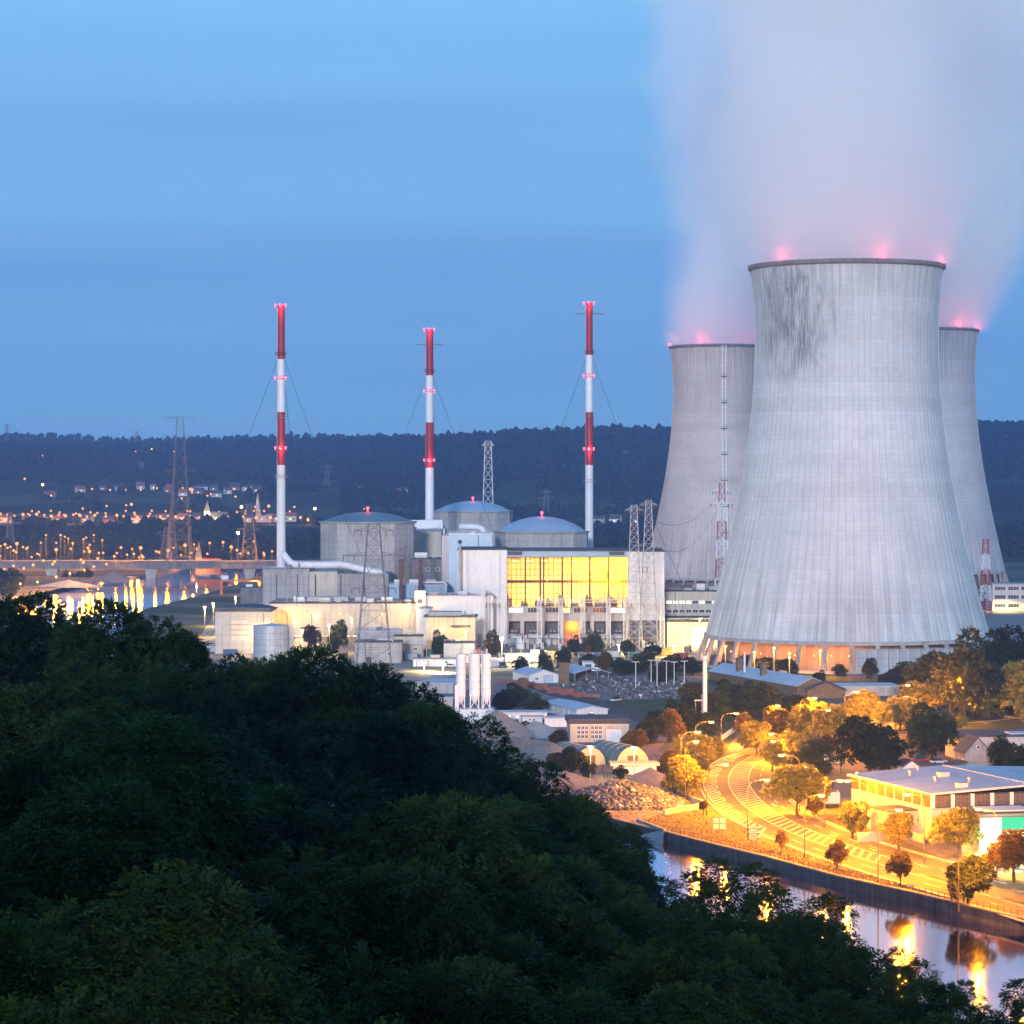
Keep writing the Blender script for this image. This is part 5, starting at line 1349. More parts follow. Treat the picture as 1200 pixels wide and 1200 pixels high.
# white mast
t = thing('antenna_mast', 'tall whitish mast with small antennas in front of the tower foot', 'mast', gp(826, 851))
g = MB(); hm = vz(769, 836); g.tube((0, 0, 0), (0, 0, hm), 0.75, 0.6, 12); g.build('shaft', M['white_paint'], t)
g = MB(); g.lathe([(0.6, hm-1.4), (1.2, hm-1.2), (1.2, hm-1.0), (0.6, hm-1.0)], 12); g.tube((-0.9, 0, hm-1), (-0.9, 0, hm+1.0), 0.18, n=6); g.tube((0.9, 0, hm-1), (0.9, 0, hm+1.0), 0.18, n=6); g.tube((0, 0, hm), (0, 0, hm+1.4), 0.1, n=6); g.build('antenna', M['steel_light'], t)
g = MB()
for z in np.arange(0.5, hm*0.45, 0.8): g.beam((-1.0, -0.5, z), (-0.4, -0.5, z), 0.08)
g.beam((-1.0, -0.5, 0), (-1.0, -0.5, hm*0.45), 0.12); g.build('ladder', M['steel'], t)
g = MB(); g.box(-3.2, -0.3, hm*0.36, -0.7, 0.0, hm*0.38); g.beam((-2.6, -0.2, 1), (-2.9, -0.2, hm*0.37), 0.14); g.build('bracket', M['steel'], t)
# long blue roofed shed by the tower
t = gable('long_shed', 'very long blue roofed shed before the largest tower, two brown chimneys', 'shed', 934, 815, 12, 80, 3.2, 6.0, 'timber', 'roof_blue')
for y, h_ in ((58, 9.0), (36, 8.8)):
    g = MB(); g.box(2.0, y-1.0, 2.5, 4.0, y+1.0, h_); g.box(1.8, y-1.2, h_, 4.2, y+1.2, h_+0.4); g.build('chimney', M['timber'], t)
g = MB(); g.tube((2.5, 52, 2.5), (2.5, 52, 12.0), 0.4, n=8); g.build('vent_pipe', M['white_paint'], t)
t = gable('slate_house', 'slate roofed low house at the end of the long blue shed', 'house', 946, 818, 13, 9, 2.6, 5.4, 'timber', 'roof_dark', rz=RZ-0.4)
t = flatb('flat_store', 'grey flat roofed store right of the slate roofed house', 'building', 970, 816, 26, 16, 3.4, 'concrete_plain', 'roof_sheet', 0.1)
# ------------------------------------------------------------------ riverside road
def cr(pts, n=10):
    "smooth curve through points"
    P = [Vector((p[0], p[1], 0)) for p in pts]; out = []
    for i in range(len(P)-1):
        p0, p1, p2, p3 = P[max(0, i-1)], P[i], P[i+1], P[min(len(P)-1, i+2)]
        for q in range(n):
            t = q/n
            out.append(0.5*((2*p1) + (p2-p0)*t + (2*p0-5*p1+4*p2-p3)*t*t + (3*p1-p0-3*p2+p3)*t**3))
    out.append(P[-1]); return out
def gpl(px): return [(lambda p: (p.x, p.y))(gp(u, v)) for u, v in px]
OUT = cr(gpl([(1320, 1116), (1200, 1080), (1100, 1049), (1000, 1019), (930, 994), (880, 973), (846, 953), (827, 934), (821, 916), (828, 901), (845, 890), (866, 881)]))
INN = cr(gpl([(1320, 1066), (1200, 1033), (1100, 1006), (1030, 986), (970, 963), (936, 943), (916, 923), (911, 908), (918, 895), (936, 884)]))
TOP = cr(gpl([(866, 881), (900, 868), (950, 857), (1010, 848), (1100, 839), (1320, 824)]))
BOT = cr(gpl([(936, 884), (985, 871), (1060, 858), (1140, 847), (1320, 832)]))
poly = [(p.x, p.y) for p in OUT + TOP[1:] + BOT[::-1] + INN[::-1][1:]]
g = MB(); g.sheet(poly, 0.010); tag(g.build('road', M['asphalt']), kind='structure')
g = MB(); g.sheet(gpl([(846, 891), (856, 872), (866, 858), (879, 846), (890, 845), (892, 858), (905, 868), (880, 878)]), 0.014); tag(g.build('side_road', M['pavement']), kind='structure')
# grass verge along the wall, pavements on the land side
BR = [(84.8, 452), (62.7, 501), (32, 586)]
verge = BANK_R[2:9] + [(22, 607)] + gpl([(745, 968), (800, 948), (812, 925), (800, 900), (840, 884)]) + [(p.x, p.y) for p in OUT[::-1]]
g = MB(); g.sheet(verge, 0.016); tag(g.build('verge', M['grass_dry']), kind='structure')
park = [(p.x, p.y) for p in INN] + gpl([(960, 892), (1050, 885), (1320, 862), (1320, 1050)])
g = MB(); g.sheet(park, 0.018); tag(g.build('forecourt', M['pavement']), kind='structure')
lawn = gpl([(940, 889), (985, 876), (1060, 863), (1130, 853), (1130, 864), (1050, 884), (960, 893)])
g = MB(); g.sheet(lawn, 0.024); tag(g.build('lawn', M['grass_dry']), kind='structure')
g = MB(); g.sheet(gpl([(866, 880), (900, 866), (950, 855), (1010, 846), (1100, 837), (1320, 822), (1320, 812), (1000, 834), (930, 850), (890, 862)]), 0.021); tag(g.build('verge', M['grass_dry']), kind='structure')
isl = [(p.x, p.y) for p in INN[18:]] + gpl([(950, 888), (975, 915), (985, 945), (1000, 960)])
g = MB(); g.sheet(isl, 0.028); tag(g.build('verge', M['grass_dry']), kind='structure')
# kerbs
def kerb(pts, off, label=None):
    g = MB()
    for a_, b_ in zip(pts[:-1], pts[1:]):
        d = (b_-a_).normalized(); nrm = Vector((-d.y, d.x, 0))*off
        g.beam((a_.x+nrm.x, a_.y+nrm.y, 0.06), (b_.x+nrm.x, b_.y+nrm.y, 0.06), 0.35, 0.24)
    tag(g.build('kerb', M['concrete_plain']), kind='structure')
kerb(INN, 0.2); kerb(OUT, 0.2); kerb(TOP, 0.3); kerb(BOT, 0.3)
# markings
def resamp(P, n):
    L = [0.0]
    for a_, b_ in zip(P[:-1], P[1:]): L.append(L[-1]+(b_-a_).length)
    out = []
    for k in range(n+1):
        s_ = L[-1]*k/n; i = max(0, min(len(P)-2, int(np.searchsorted(L, s_))-1))
        f = (s_-L[i])/max(1e-6, L[i+1]-L[i]); out.append(P[i].lerp(P[i+1], f))
    return out
NQ = 150
RO, RI = resamp(OUT, NQ), resamp(INN, NQ)
def lane(k, f): return RO[k].lerp(RI[k], f)
def stripe(f, w, k0, k1, dash=None):
    g = MB()
    for k in range(k0, k1):
        if dash and (k//dash) % 2: continue
        a_, b_ = lane(k, f), lane(k+1, f); d = (b_-a_).normalized(); n_ = Vector((-d.y, d.x, 0))*w/2
        g.add([(a_.x-n_.x, a_.y-n_.y, .016), (a_.x+n_.x, a_.y+n_.y, .016), (b_.x+n_.x, b_.y+n_.y, .016), (b_.x-n_.x, b_.y-n_.y, .016)], [(0, 1, 2, 3)])
    tag(g.build('road_marking', M['marking']), kind='structure')
stripe(0.04, 0.35, 0, 149); stripe(0.955, 0.35, 0, 149); stripe(0.20, 0.3, 0, 140, 3); stripe(0.36, 0.3, 0, 146); stripe(0.62, 0.3, 40, 140); stripe(0.78, 0.3, 40, 140, 3); stripe(0.66, 0.25, 0, 40, 3)
bar_m = []
def hatch(k0, k1, f0, f1, step=1, w=0.62):
    for k in range(k0, k1, step):
        a_, b_ = lane(k, f0), lane(min(NQ, k+2), f1); d = (b_-a_)
        if d.length < 0.4: continue
        d.normalize(); n_ = Vector((-d.y, d.x, 0))*w/2
        g = MB(); c = a_
        g.add([(q.x-c.x, q.y-c.y, 0) for q in (a_-n_, a_+n_, b_+n_, b_-n_)], [(0, 1, 2, 3)])
        o = g.build('hatch_bar', M['marking'], None, (c.x, c.y, 0.018)); tag(o, kind='structure')
hatch(44, 138, 0.37, 0.61, 2)
hatch(70, 146, 0.05, 0.19, 2)
for u, v in ((1098, 1030), (1190, 1057)):
    for q in range(6):
        p = gp(u+q*4.2-10, v+q*1.0-3); g = MB(); g.box(-0.3, -3.2, 0, 0.3, 3.2, 0.003); o = g.build('crossing_bar', M['marking'], None, (p.x, p.y, 0.018), rz=0.38); tag(o, kind='structure')
def arrow(k, f, sgn=1):
    a_, b_ = lane(k, f), lane(k+1, f); d = (b_-a_).normalized()*sgn; n_ = Vector((-d.y, d.x, 0)); c = a_
    g = MB(); P = [c-n_*.18, c+n_*.18, c+n_*.18+d*3, c+n_*.7+d*3, c+d*5, c-n_*.7+d*3, c-n_*.18+d*3]
    g.add([(q.x-c.x, q.y-c.y, 0) for q in P], [(0, 6, 2, 1), (5, 4, 3, 2, 6)]); tag(g.build('lane_arrow', M['marking'], None, (c.x, c.y, 0.019)), kind='structure')
for k in (20, 34, 50, 62, 90, 104, 116): arrow(k, 0.71, -1)
for k in (8, 24): arrow(k, 0.8, -1)
# upper road centre line
RT, RB = resamp(TOP, 60), resamp(BOT, 60)
g = MB()
for k in range(8, 58):
    if k % 2: continue
    a_, b_ = RT[k].lerp(RB[k], 0.5), RT[k+1].lerp(RB[k+1], 0.5); g.add([(a_.x, a_.y-.2, .017), (b_.x, b_.y-.2, .017), (b_.x, b_.y+.2, .017), (a_.x, a_.y+.2, .017)], [(0, 1, 2, 3)])
tag(g.build('road_marking', M['marking']), kind='structure')

# ------------------------------------------------------------------ quay wall with railing
t = thing('quay_wall', 'dark concrete river wall along the riverside road', 'wall', (62.7, 501, 0))
o = Vector((62.7, 501, 0))
seq = [Vector((x, y, 0)) for x, y in BANK_R[1:12]]
for a_, b_ in zip(seq[:-1], seq[1:]):
    L = (b_-a_).length; n = max(1, int(L/9)); d = (b_-a_).normalized(); land = Vector((-d.y, d.x, 0))
    if land.x < 0: land = -land
    for q in range(n):
        p, r_ = a_.lerp(b_, q/n)-o, a_.lerp(b_, (q+1)/n)-o
        g = MB(); e_ = d*0.03
        P = [p+e_, r_-e_, r_-e_+land*1.0, p+e_+land*1.0]
        g.prism([(x.x, x.y) for x in P], -6.5, 0.12); g.build('wall_panel', M['quay'], t)
        P = [p+d*.01-land*0.18, r_-d*.01-land*0.18, r_-d*.01+land*1.05, p+d*.01+land*1.05]
        g = MB(); g.prism([(x.x, x.y) for x in P], 0.14, 0.42); g.build('coping', M['concrete_dark'], t)
fence('thin iron railing along the river wall beside the road', [(x+.5, y+.2) for x, y in BANK_R[2:9]], 1.45, 1.9, 'rust', name='railing', rails=2, pw_=0.07)
t = thing('slipway', 'sloping concrete slipway cut into the river wall', 'slipway', (30, 590, 0))
g = MB(); g.add([(-4.5, 10, -2.9), (-2.5, 12, 0.45), (2.6, -6, 0.45), (1.5, -12, -2.9), (-4.5, 10, -7), (-2.5, 12, -7), (2.6, -6, -7), (1.5, -12, -7)], [(0, 1, 2, 3), (0, 4, 5, 1), (1, 5, 6, 2), (2, 6, 7, 3), (3, 7, 4, 0)]); g.build('ramp', M['concrete_plain'], t)
g = MB(); g.beam((-2.3, 12.2, 0.6), (2.8, -5.8, 0.6), 0.5, 0.5); g.build('edge_beam', M['concrete_plain'], t)
# far embankment
g = MB(); seq = [Vector((x, y, 0)) for x, y in BANK_R[11:]]
for a_, b_ in zip(seq[:-1], seq[1:]): g.add([(a_.x, a_.y, -0.01), (b_.x, b_.y, -0.01), (b_.x-8, b_.y, -4.6), (a_.x-8, a_.y, -4.6)], [(0, 1, 2, 3)])
tag(g.build('river_bank', M['grass']), kind='structure')
g = MB(); seq = [Vector((x, y, 0)) for x, y in BANK_L[5:]]
for a_, b_ in zip(seq[:-1], seq[1:]): g.add([(a_.x, a_.y, -0.01), (b_.x, b_.y, -0.01), (b_.x+6, b_.y, -4.6), (a_.x+6, a_.y, -4.6)], [(0, 1, 2, 3)])
tag(g.build('river_bank', M['gravel']), kind='structure')

# ------------------------------------------------------------------ street lamps
SOD = (1.0, 0.305, 0.002)
def street_lamp(label, ub, vb, uh, vh, power=15000, group='sodium street lamps along the riverside road', col=SOD, bulb='bulb_sodium'):
    p = gp(ub, vb); D_ = p.y; zh = max(6.0, vz(vh, D_)); dx = ux(uh, D_)-p.x
    L = min(4.5, max(1.2, abs(dx)))*(1 if dx >= 0 else -1)
    t = thing('street_lamp', label, 'street lamp', p, 0, group)
    g = MB(); g.tube((0, 0, 0), (0, 0, zh-1.6), 0.13, 0.08, 8); g.tube((0, 0, 0), (0, 0, 1.1), 0.2, 0.18, 8); g.build('pole', M['steel_dark'], t)
    g = MB(); g.pipe([(0, 0, zh-1.65), (L*0.06, 0, zh-0.9), (L*0.25, 0, zh-0.25), (L*0.5, 0, zh), (L*0.8, 0, zh+0.08)], 0.085, 6); g.build('arm', M['steel_dark'], t)
    g = MB(); s_ = 1 if L > 0 else -1; x0, x1 = sorted((L*0.78, L*0.78+s_*1.5))
    g.box(x0, -0.28, zh, x1, 0.28, zh+0.26); h_ = g.build('head', M['steel_light'], t)
    g = MB(); xm = L*0.78+s_*0.85; g.lathe([(0.01, -0.34), (0.42, -0.26), (0.55, 0.0), (0.01, 0.02)], 12); b_ = g.build('bulb', M[bulb], h_, (xm, 0, zh-0.03)); b_.scale = (1.25, 0.8, 1)
    if power: lamp_light((xm, 0, zh-0.55), power*3.6, col, False, 0.32, t)
    return t
LAMPS = [ # base, head, power, where
 ((845, 874), (864, 836), 12000, 'beside the grey side road'), ((895, 868), (912, 827), 12000, 'behind the round tree at the road bend'), ((938, 872), (955, 818), 14000, 'before the orange trees, tall bent arm'),
 ((990, 862), (1004, 811), 14000, 'left of the tall dark tree'), ((1049, 852), (1064, 803), 14000, 'standing on the upper road beyond the dark tree'), ((1077, 848), (1061, 817), 10000, 'facing left on the upper road'),
 ((1113, 845), (1127, 799), 14000, 'under the big willow'), ((1177, 842), (1190, 797), 14000, 'at the right edge under the willow'), ((1152, 843), (1137, 806), 9000, 'facing left under the willow'),
 ((953, 884), (971, 832), 9000, 'between the orange trees'), ((798, 938), (818, 858), 12000, 'furthest left by the yellow bush'), ((803, 946), (814, 869), 9000, 'second from the left by the yellow bush'),
 ((815, 905), (834, 846), 10000, 'behind the yellow bush by the mast'), ((828, 956), (851, 896), 12000, 'before the hatched bend, near the small red tree'), ((876, 982), (899, 914), 14000, 'between the two road signs'),
 ((920, 888), (904, 860), 7000, 'facing left above the hatched bend'), ((925, 895), (903, 872), 7000, 'half hidden in the yellow tree, facing left'), ((937, 950), (915, 885), 9000, 'beside the large yellow tree, facing left'),
 ((960, 948), (944, 899), 11000, 'right of the large yellow tree, facing left'), ((943, 1006), (962, 932), 14000, 'on the grass strip after the chevron sign'), ((966, 970), (984, 915), 9000, 'by the white trailer'),
 ((1015, 985), (993, 915), 9000, 'by the corner of the white roofed warehouse'), ((1029, 1037), (1054, 949), 15000, 'on the river side near the dark red tree'), ((1083, 1012), (1064, 931), 13000, 'before the warehouse annex'),
 ((1123, 1068), (1146, 1000), 9000, 'behind the two dark leaning trees'), ((1168, 1028), (1147, 948), 13000, 'before the green lit station'), ((1215, 1105), (1196, 1020), 12000, 'outside the right picture edge on the river side')]
for (ub, vb), (uh, vh), pw_l, wh in LAMPS: street_lamp('sodium street lamp '+wh, ub, vb, uh, vh, pw_l)

# ------------------------------------------------------------------ road signs
t = thing('road_sign', 'white four panel road sign on two legs beside the bend', 'road sign', gp(843, 976))
for x in (-1.3, 1.3): g = MB(); g.box(x-0.07, -0.07, 0, x+0.07, 0.07, 3.2); g.build('leg', M['steel'], t)
for i in (0, 1):
    for j in (0, 1): g = MB(); g.box(-1.25+i*1.27, -0.14, 0.85+j*1.2, -0.02+i*1.27, -0.08, 2.0+j*1.2); g.build('panel', M['grey_panel'], t)
g = MB(); g.box(-1.35, -0.08, 0.75, 1.35, -0.02, 0.85); g.box(-1.35, -0.08, 3.2, 1.35, -0.02, 3.3); g.box(-0.1, -0.2, 0.86, 0.1, -0.145, 3.19); g.box(-1.3, -0.2, 1.92, -0.11, -0.145, 2.12); g.box(0.11, -0.2, 1.92, 1.3, -0.145, 2.12); g.build('frame', M['steel_dark'], t)
t = thing('direction_sign', 'stack of black and white direction boards beside the road', 'road sign', gp(884, 987))
for x in (-0.9, 0.9): g = MB(); g.box(x-0.07, -0.07, 0, x+0.07, 0.07, 3.3); g.build('leg', M['steel'], t)
for j in range(6):
    o_ = 0.18*(1 if j % 2 else -1)
    g = MB(); g.add([(-1.25+o_, -0.12, 0.5+j*0.5), (1.0+o_, -0.12, 0.5+j*0.5), (1.3+o_, -0.12, 0.7+j*0.5), (1.0+o_, -0.12, 0.9+j*0.5), (-1.25+o_, -0.12, 0.9+j*0.5)], [(0, 1, 2, 3, 4)])
    b_ = g.build('board', M['steel_light' if j % 2 else 'steel_dark'], t)
    g = MB()
    g.box(-0.9+o_, -0.15, 0.62+j*0.5, 0.65+o_, -0.125, 0.78+j*0.5)
    g.build('lettering', M['steel_dark' if j % 2 else 'steel_light'], b_)

# ------------------------------------------------------------------ warehouse and neighbours
t = thing('warehouse', 'big warehouse with pale blue white roof and brown window band', 'building', gp(1092, 988), RZ)
M['glass_grey'] = surf('glass_grey', (0.15, 0.13, 0.12), 0.2, 0.3, 0.4, spec=0.6, lines=(0.33, 0.8, 0.5))
W, L, he, hr = 46.0, 38.5, 10.2, 11.1
g = MB(); g.box(0, 0, 0, W, L, he-3.0); g.build('wall', M['pink_wall'], t)
g = MB(); g.box(0.25, 0.25, he-3.0, W-0.25, L-0.25, he-0.2); g.build('clerestory', M['glass_dark'], t)
for sx in (0, 1):
    g = MB(); o_ = 0.7; x0, x1, z0, z1 = (-o_, W/2, he-0.2, hr) if sx == 0 else (W/2, W+o_, hr, he-0.2)
    g.add([(x0, -o_, z0), (x1, -o_, z1), (x1, L+o_, z1), (x0, L+o_, z0), (x0, -o_, z0+0.45), (x1, -o_, z1+0.45), (x1, L+o_, z1+0.45), (x0, L+o_, z0+0.45)], [(0,3,2,1),(4,5,6,7),(0,1,5,4),(1,2,6,5),(2,3,7,6),(3,0,4,7)])
    g.build('roof_slope', M['roof_sheet'], t)
for k in range(9):   # side band
    y = 0.3+k*4.25
    g = MB(); g.box(-0.06, y+0.25, he-2.85, 0.2, y+4.0, he-0.45); g.build('pane', M['glass_brown'], t)
    g = MB(); g.box(-0.12, y-0.2, he-3.0, 0.24, y+0.2, he-0.25); g.build('mullion', M['pink_wall'], t)
for k in range(10):  # front band
    x = 0.2+k*4.6
    for q in range(4):
        g = MB(); g.box(x+0.55+q*0.98, -0.06, he-2.85, x+1.47+q*0.98, 0.2, he-0.45); g.build('pane', M['glass_grey'], t)
    g = MB(); g.box(x-0.4, -0.14, he-3.0, x+0.45, 0.24, he-0.25); g.build('pillar', M['white_paint'], t)
g = MB(); g.box(-0.15, -0.15, he-3.3, W, -0.01, he-3.0); g.build('sill_band', M['concrete_plain'], t)
for y, h_ in ((6, 4), (14, 4), (24, 4)): g = MB(); g.box(-0.1, y, 3.9, -0.01, y+7, 4.2); g.build('wall_band', M['concrete_dark'], t)
window(t, 5.5, 3.4, 2.0, 2.8, 'lit_pale')
window(t, 12, 3.4, 2.4, 1.6, 'glass_dark')
g = MB(); g.box(-2.0, -0.6, 0, -1.9, L*0.9, 1.9); g.build('plinth', M['concrete_plain'], t)
g = MB(); g.tube((-0.75, -0.7, he-0.1), (-0.75, L+0.7, he-0.1), 0.16, n=6); g.build('gutter', M['steel'], t)
g = MB(); g.box(W/2-0.35, -0.7, hr+0.46, W/2+0.35, L+0.7, hr+0.58); g.build('ridge_cap', M['steel_light'], t)
for k in range(6):
    y = 4+k*6; x = 9+(k % 2)*5; z = he-0.2+(hr-he+0.2)*(x+0.7)/(W/2+0.7)+0.5
    if k % 3 == 0: roof_unit(t, x, y, z-0.1, 2.2, 1.6, 1.0, 'steel_light')
    else: g = MB(); g.tube((0, 0, 0), (0, 0, 0.9), 0.3, n=8); g.lathe([(0.5, 0.9), (0.5, 1.1), (0.02, 1.3)], 8); g.build('roof_vent', M['steel'], t, (x, y, z-0.1))
for y in (9.0, 20.0, 31.0): g = MB(); g.tube((-0.2, y, 0), (-0.2, y, he-3.2), 0.1, n=6); g.build('downpipe', M['steel'], t)
t = thing('annex', 'small cream annex with flat dark roof before the warehouse corner', 'building', gp(1040, 985), RZ)
g = MB(); g.box(0, 0, 0, 8.5, 8, 6.0); g.build('wall', M['beige_wall'], t)
g = MB(); g.box(-0.3, -0.3, 6.0, 8.8, 8.3, 6.35); g.build('roof', M['roof_dark'], t)
for x in (1.2, 3.0, 5.4, 7.0): window(t, x, 3.4, 0.7, 1.5, 'glass_dark', bars=0)
g = MB(); g.box(-7, -0.6, 0, 10, -0.2, 2.0); g.build('yard_wall', M['pink_wall'], t)
# green lit station
M['green_sign'] = emis('green_sign', (0.10, 0.85, 0.42), 1.1)
M['white_sign'] = emis('white_sign', (0.95, 1.0, 0.82), 1.5)
t = thing('filling_station', 'filling station glowing green and white at the right edge', 'building', gp(1148, 1010), RZ*0.6)
g = MB(); g.box(0, 0, 0, 16, 10, 8.4); g.build('wall', M['white_paint'], t)
g = MB(); g.box(-0.5, -1.5, 8.9, 22, 12, 9.6); g.build('roof', M['roof_dark'], t)
g = MB(); g.box(2, 2, 9.6, 12, 9, 9.85); g.build('skylight', M['roof_blue'], t)
g = MB(); g.box(4.0, -1.62, 5.9, 22, -1.5, 8.89); g.build('fascia_sign', M['green_sign'], t)
g = MB(); g.box(-0.5, -1.62, 5.9, 3.99, -1.5, 8.89); g.build('fascia_sign', M['white_sign'], t)
for x in (3.5, 8): door(t, x, 2.0, 3.2, 'glass_dark')
lamp_light((1.5, -4, 4.4), 3800, (0.85, 1.0, 0.70), False, 0.5, t); lamp_light((9, -4, 4.4), 3000, (0.4, 1.0, 0.6), False, 0.5, t)
# stone house and long roof
M['stone_wall'] = surf('stone_wall', (0.30, 0.31, 0.33), 0.9, 0.35, 0.4, lines=(0.9, 0.45, 0.35))
t = thing('stone_house', 'grey stone house with steep slate gable and attic window', 'house', gp(1131, 912), 0.12)
W, L, he, hr = 6.8, 9.5, 6.4, 10.2
g = MB(); g.prism([(0, 0), (W, 0), (W, L), (0, L)], 0, he); g.add([(0, 0, he), (W, 0, he), (W/2, 0, hr-.1), (0, L, he), (W, L, he), (W/2, L, hr-.1)], [(0, 1, 2), (5, 4, 3)]); g.build('wall', M['stone_wall'], t)
for sx in (0, 1):
    g = MB(); x0, x1, z0, z1 = (-.4, W/2, he-.4, hr) if sx == 0 else (W/2, W+.4, hr, he-.4)
    g.add([(x0, -.3, z0), (x1, -.3, z1), (x1, L+.3, z1), (x0, L+.3, z0), (x0, -.3, z0+.2), (x1, -.3, z1+.2), (x1, L+.3, z1+.2), (x0, L+.3, z0+.2)], [(0,3,2,1),(4,5,6,7),(0,1,5,4),(1,2,6,5),(2,3,7,6),(3,0,4,7)]); g.build('roof_slope', M['roof_dark'], t)
window(t, W/2, 7.3, 0.8, 1.0, 'glass_dark', bars=0)
for y in (2, 5): window(t, 0, 3.2, 0.9, 1.6, 'glass_dark', y, -math.pi/2, bars=0)
g = MB(); g.box(-5.5, -2, 0, -0.02, 5, 2.8); g.build('lean_to', M['stone_wall'], t)
g = MB(); g.add([(-6, -2.4, 2.8), (0, -2.4, 4.2), (0, 5.4, 4.2), (-6, 5.4, 2.8), (-6, -2.4, 3), (0, -2.4, 4.4), (0, 5.4, 4.4), (-6, 5.4, 3)], [(0,3,2,1),(4,5,6,7),(0,1,5,4),(1,2,6,5),(2,3,7,6),(3,0,4,7)]); g.build('lean_to_roof', M['roof_dark'], t)
t = flatb('long_building', 'long dark roofed building behind the grey stone house', 'building', 1128, 893, 40, 18, 7.0, 'pink_wall', 'roof_dark', 0.1, over=0.6)
for x in (14, 22): g = MB(); g.box(x, 3, 7.0, x+5, 9, 7.3); g.build('skylight', M['roof_blue'], t)
g = MB(); g.box(2.4, -0.5, 5.5, 2.8, -0.1, 5.8); g.build('wall_lamp', M['bulb_white'], t)
t = gable('hut', 'tiny dark roofed hut behind the warehouse roof', 'hut', 1060, 908, 4, 4.5, 2.2, 3.6, 'white_clad', 'roof_dark')
# hedge block, billboard, loader, trailer
t = thing('hedge', 'clipped black green box hedge beside the forecourt', 'hedge', gp(1075, 888))
g = MB(); rs = np.random.RandomState(3)
for k in range(700):
    x, y, z = rs.uniform(-2.4, 2.4), rs.uniform(-0.8, 0.8), rs.uniform(0.0, 1.9); d = Vector(rs.randn(3)).normalized()*0.22; e_ = d.cross(Vector((0.3, 0.5, 1))).normalized()*0.16
    c = Vector((x, y, z)); g.add([tuple(c-d), tuple(c+e_), tuple(c+d), tuple(c-e_)], [(0, 1, 2, 3)])
HEDGE = (t, g)
t = thing('billboard', 'blank white billboard above the parked machines', 'billboard', gp(977, 906))
for x in (-1.8, 1.8): g = MB(); g.box(x-.12, -.12, 0, x+.12, .12, 3); g.build('leg', M['steel_dark'], t)
g = MB(); g.box(-2.5, -.14, 2.6, 2.5, .14, 5.2); g.build('board', M['white_paint'], t)
for k, (u, v, mm) in enumerate(((972, 934, 'orange_paint'),)):
    t = thing('wheel_loader', 'yellow wheel loader parked beside the white trailer', 'wheel loader', gp(u, v), 1.2)
    M['loader'] = surf('loader', (0.5, 0.28, 0.04), 0.5, 0.2, 0.5)
    g = MB(); g.box(-2.6, -1.0, 0.9, -0.2, 1.0, 2.2); g.box(-0.2, -0.8, 0.9, 2.0, 0.8, 1.5); g.build('body', M['loader'], t)
    g = MB(); g.box(-1.1, -0.85, 2.2, 0.4, 0.85, 3.5); g.box(-1.25, -0.95, 3.5, 0.55, 0.95, 3.65); g.build('cab', M['glass_dark'], t)
    for x in (-1.7, 1.3):
        for y in (-1.1, 1.1):
            g = MB(); g.tube((x, y-.3, .75), (x, y+.3, .75), .75, n=16); w_ = g.build('tyre', M['steel_dark'], t); g = MB(); g.tube((x, y-.34, .75), (x, y+.34, .75), .35, n=10); g.build('rim', M['loader'], w_)
    g = MB(); g.beam((1.6, .5, 1.5), (3.4, .5, .8), .25); g.beam((1.6, -.5, 1.5), (3.4, -.5, .8), .25); g.build('lift_arm', M['loader'], t)
    g = MB(); g.add([(3.3, -1.3, .2), (4.5, -1.3, .1), (4.2, -1.3, .3), (3.5, -1.3, 1.3), (3.3, 1.3, .2), (4.5, 1.3, .1), (4.2, 1.3, .3), (3.5, 1.3, 1.3)], [(0,1,2,3),(7,6,5,4),(0,4,5,1),(3,7,4,0),(2,6,7,3),(1,5,6,2)]); g.build('bucket', M['steel'], t)
t = thing('trailer', 'white box trailer parked at the left side of the warehouse', 'trailer', gp(972, 945), 0.2)
g = MB(); g.box(-2.2, -1.1, .8, 2.2, 1.1, 3.2); g.build('box_body', M['white_paint'], t)
g = MB(); g.box(-2.2, -1.0, .55, 2.9, 1.0, .78); g.build('chassis', M['steel_dark'], t)
for x in (-1.2, -0.3): g = MB(); g.tube((x, -1.05, .4), (x, 1.05, .4), .4, n=14); g.build('wheel', M['steel_dark'], t)
for k, (u, v) in enumerate(((862, 852), (866, 851))):
    t = thing('bollard', ('left' if k == 0 else 'right')+' pale bollard on the grey side road', 'bollard', gp(u, v), 0, 'bollards on the side road')
    g = MB(); g.lathe([(0.3, 0), (0.3, 1.3), (0.4, 1.6), (0.2, 2.1), (0.01, 2.2)], 10); g.build('post', M['white_paint'], t)
    g = MB(); g.lathe([(0.5, 0), (0.5, 0.2), (0.3, 0.2)], 10); g.build('base', M['concrete_plain'], t)
fence('low dark fence beside the grey side road', [(lambda p: (p.x, p.y))(gp(u, v)) for u, v in ((846, 868), (862, 857), (868, 850))], 1.6, 1.2, 'steel', rails=2)
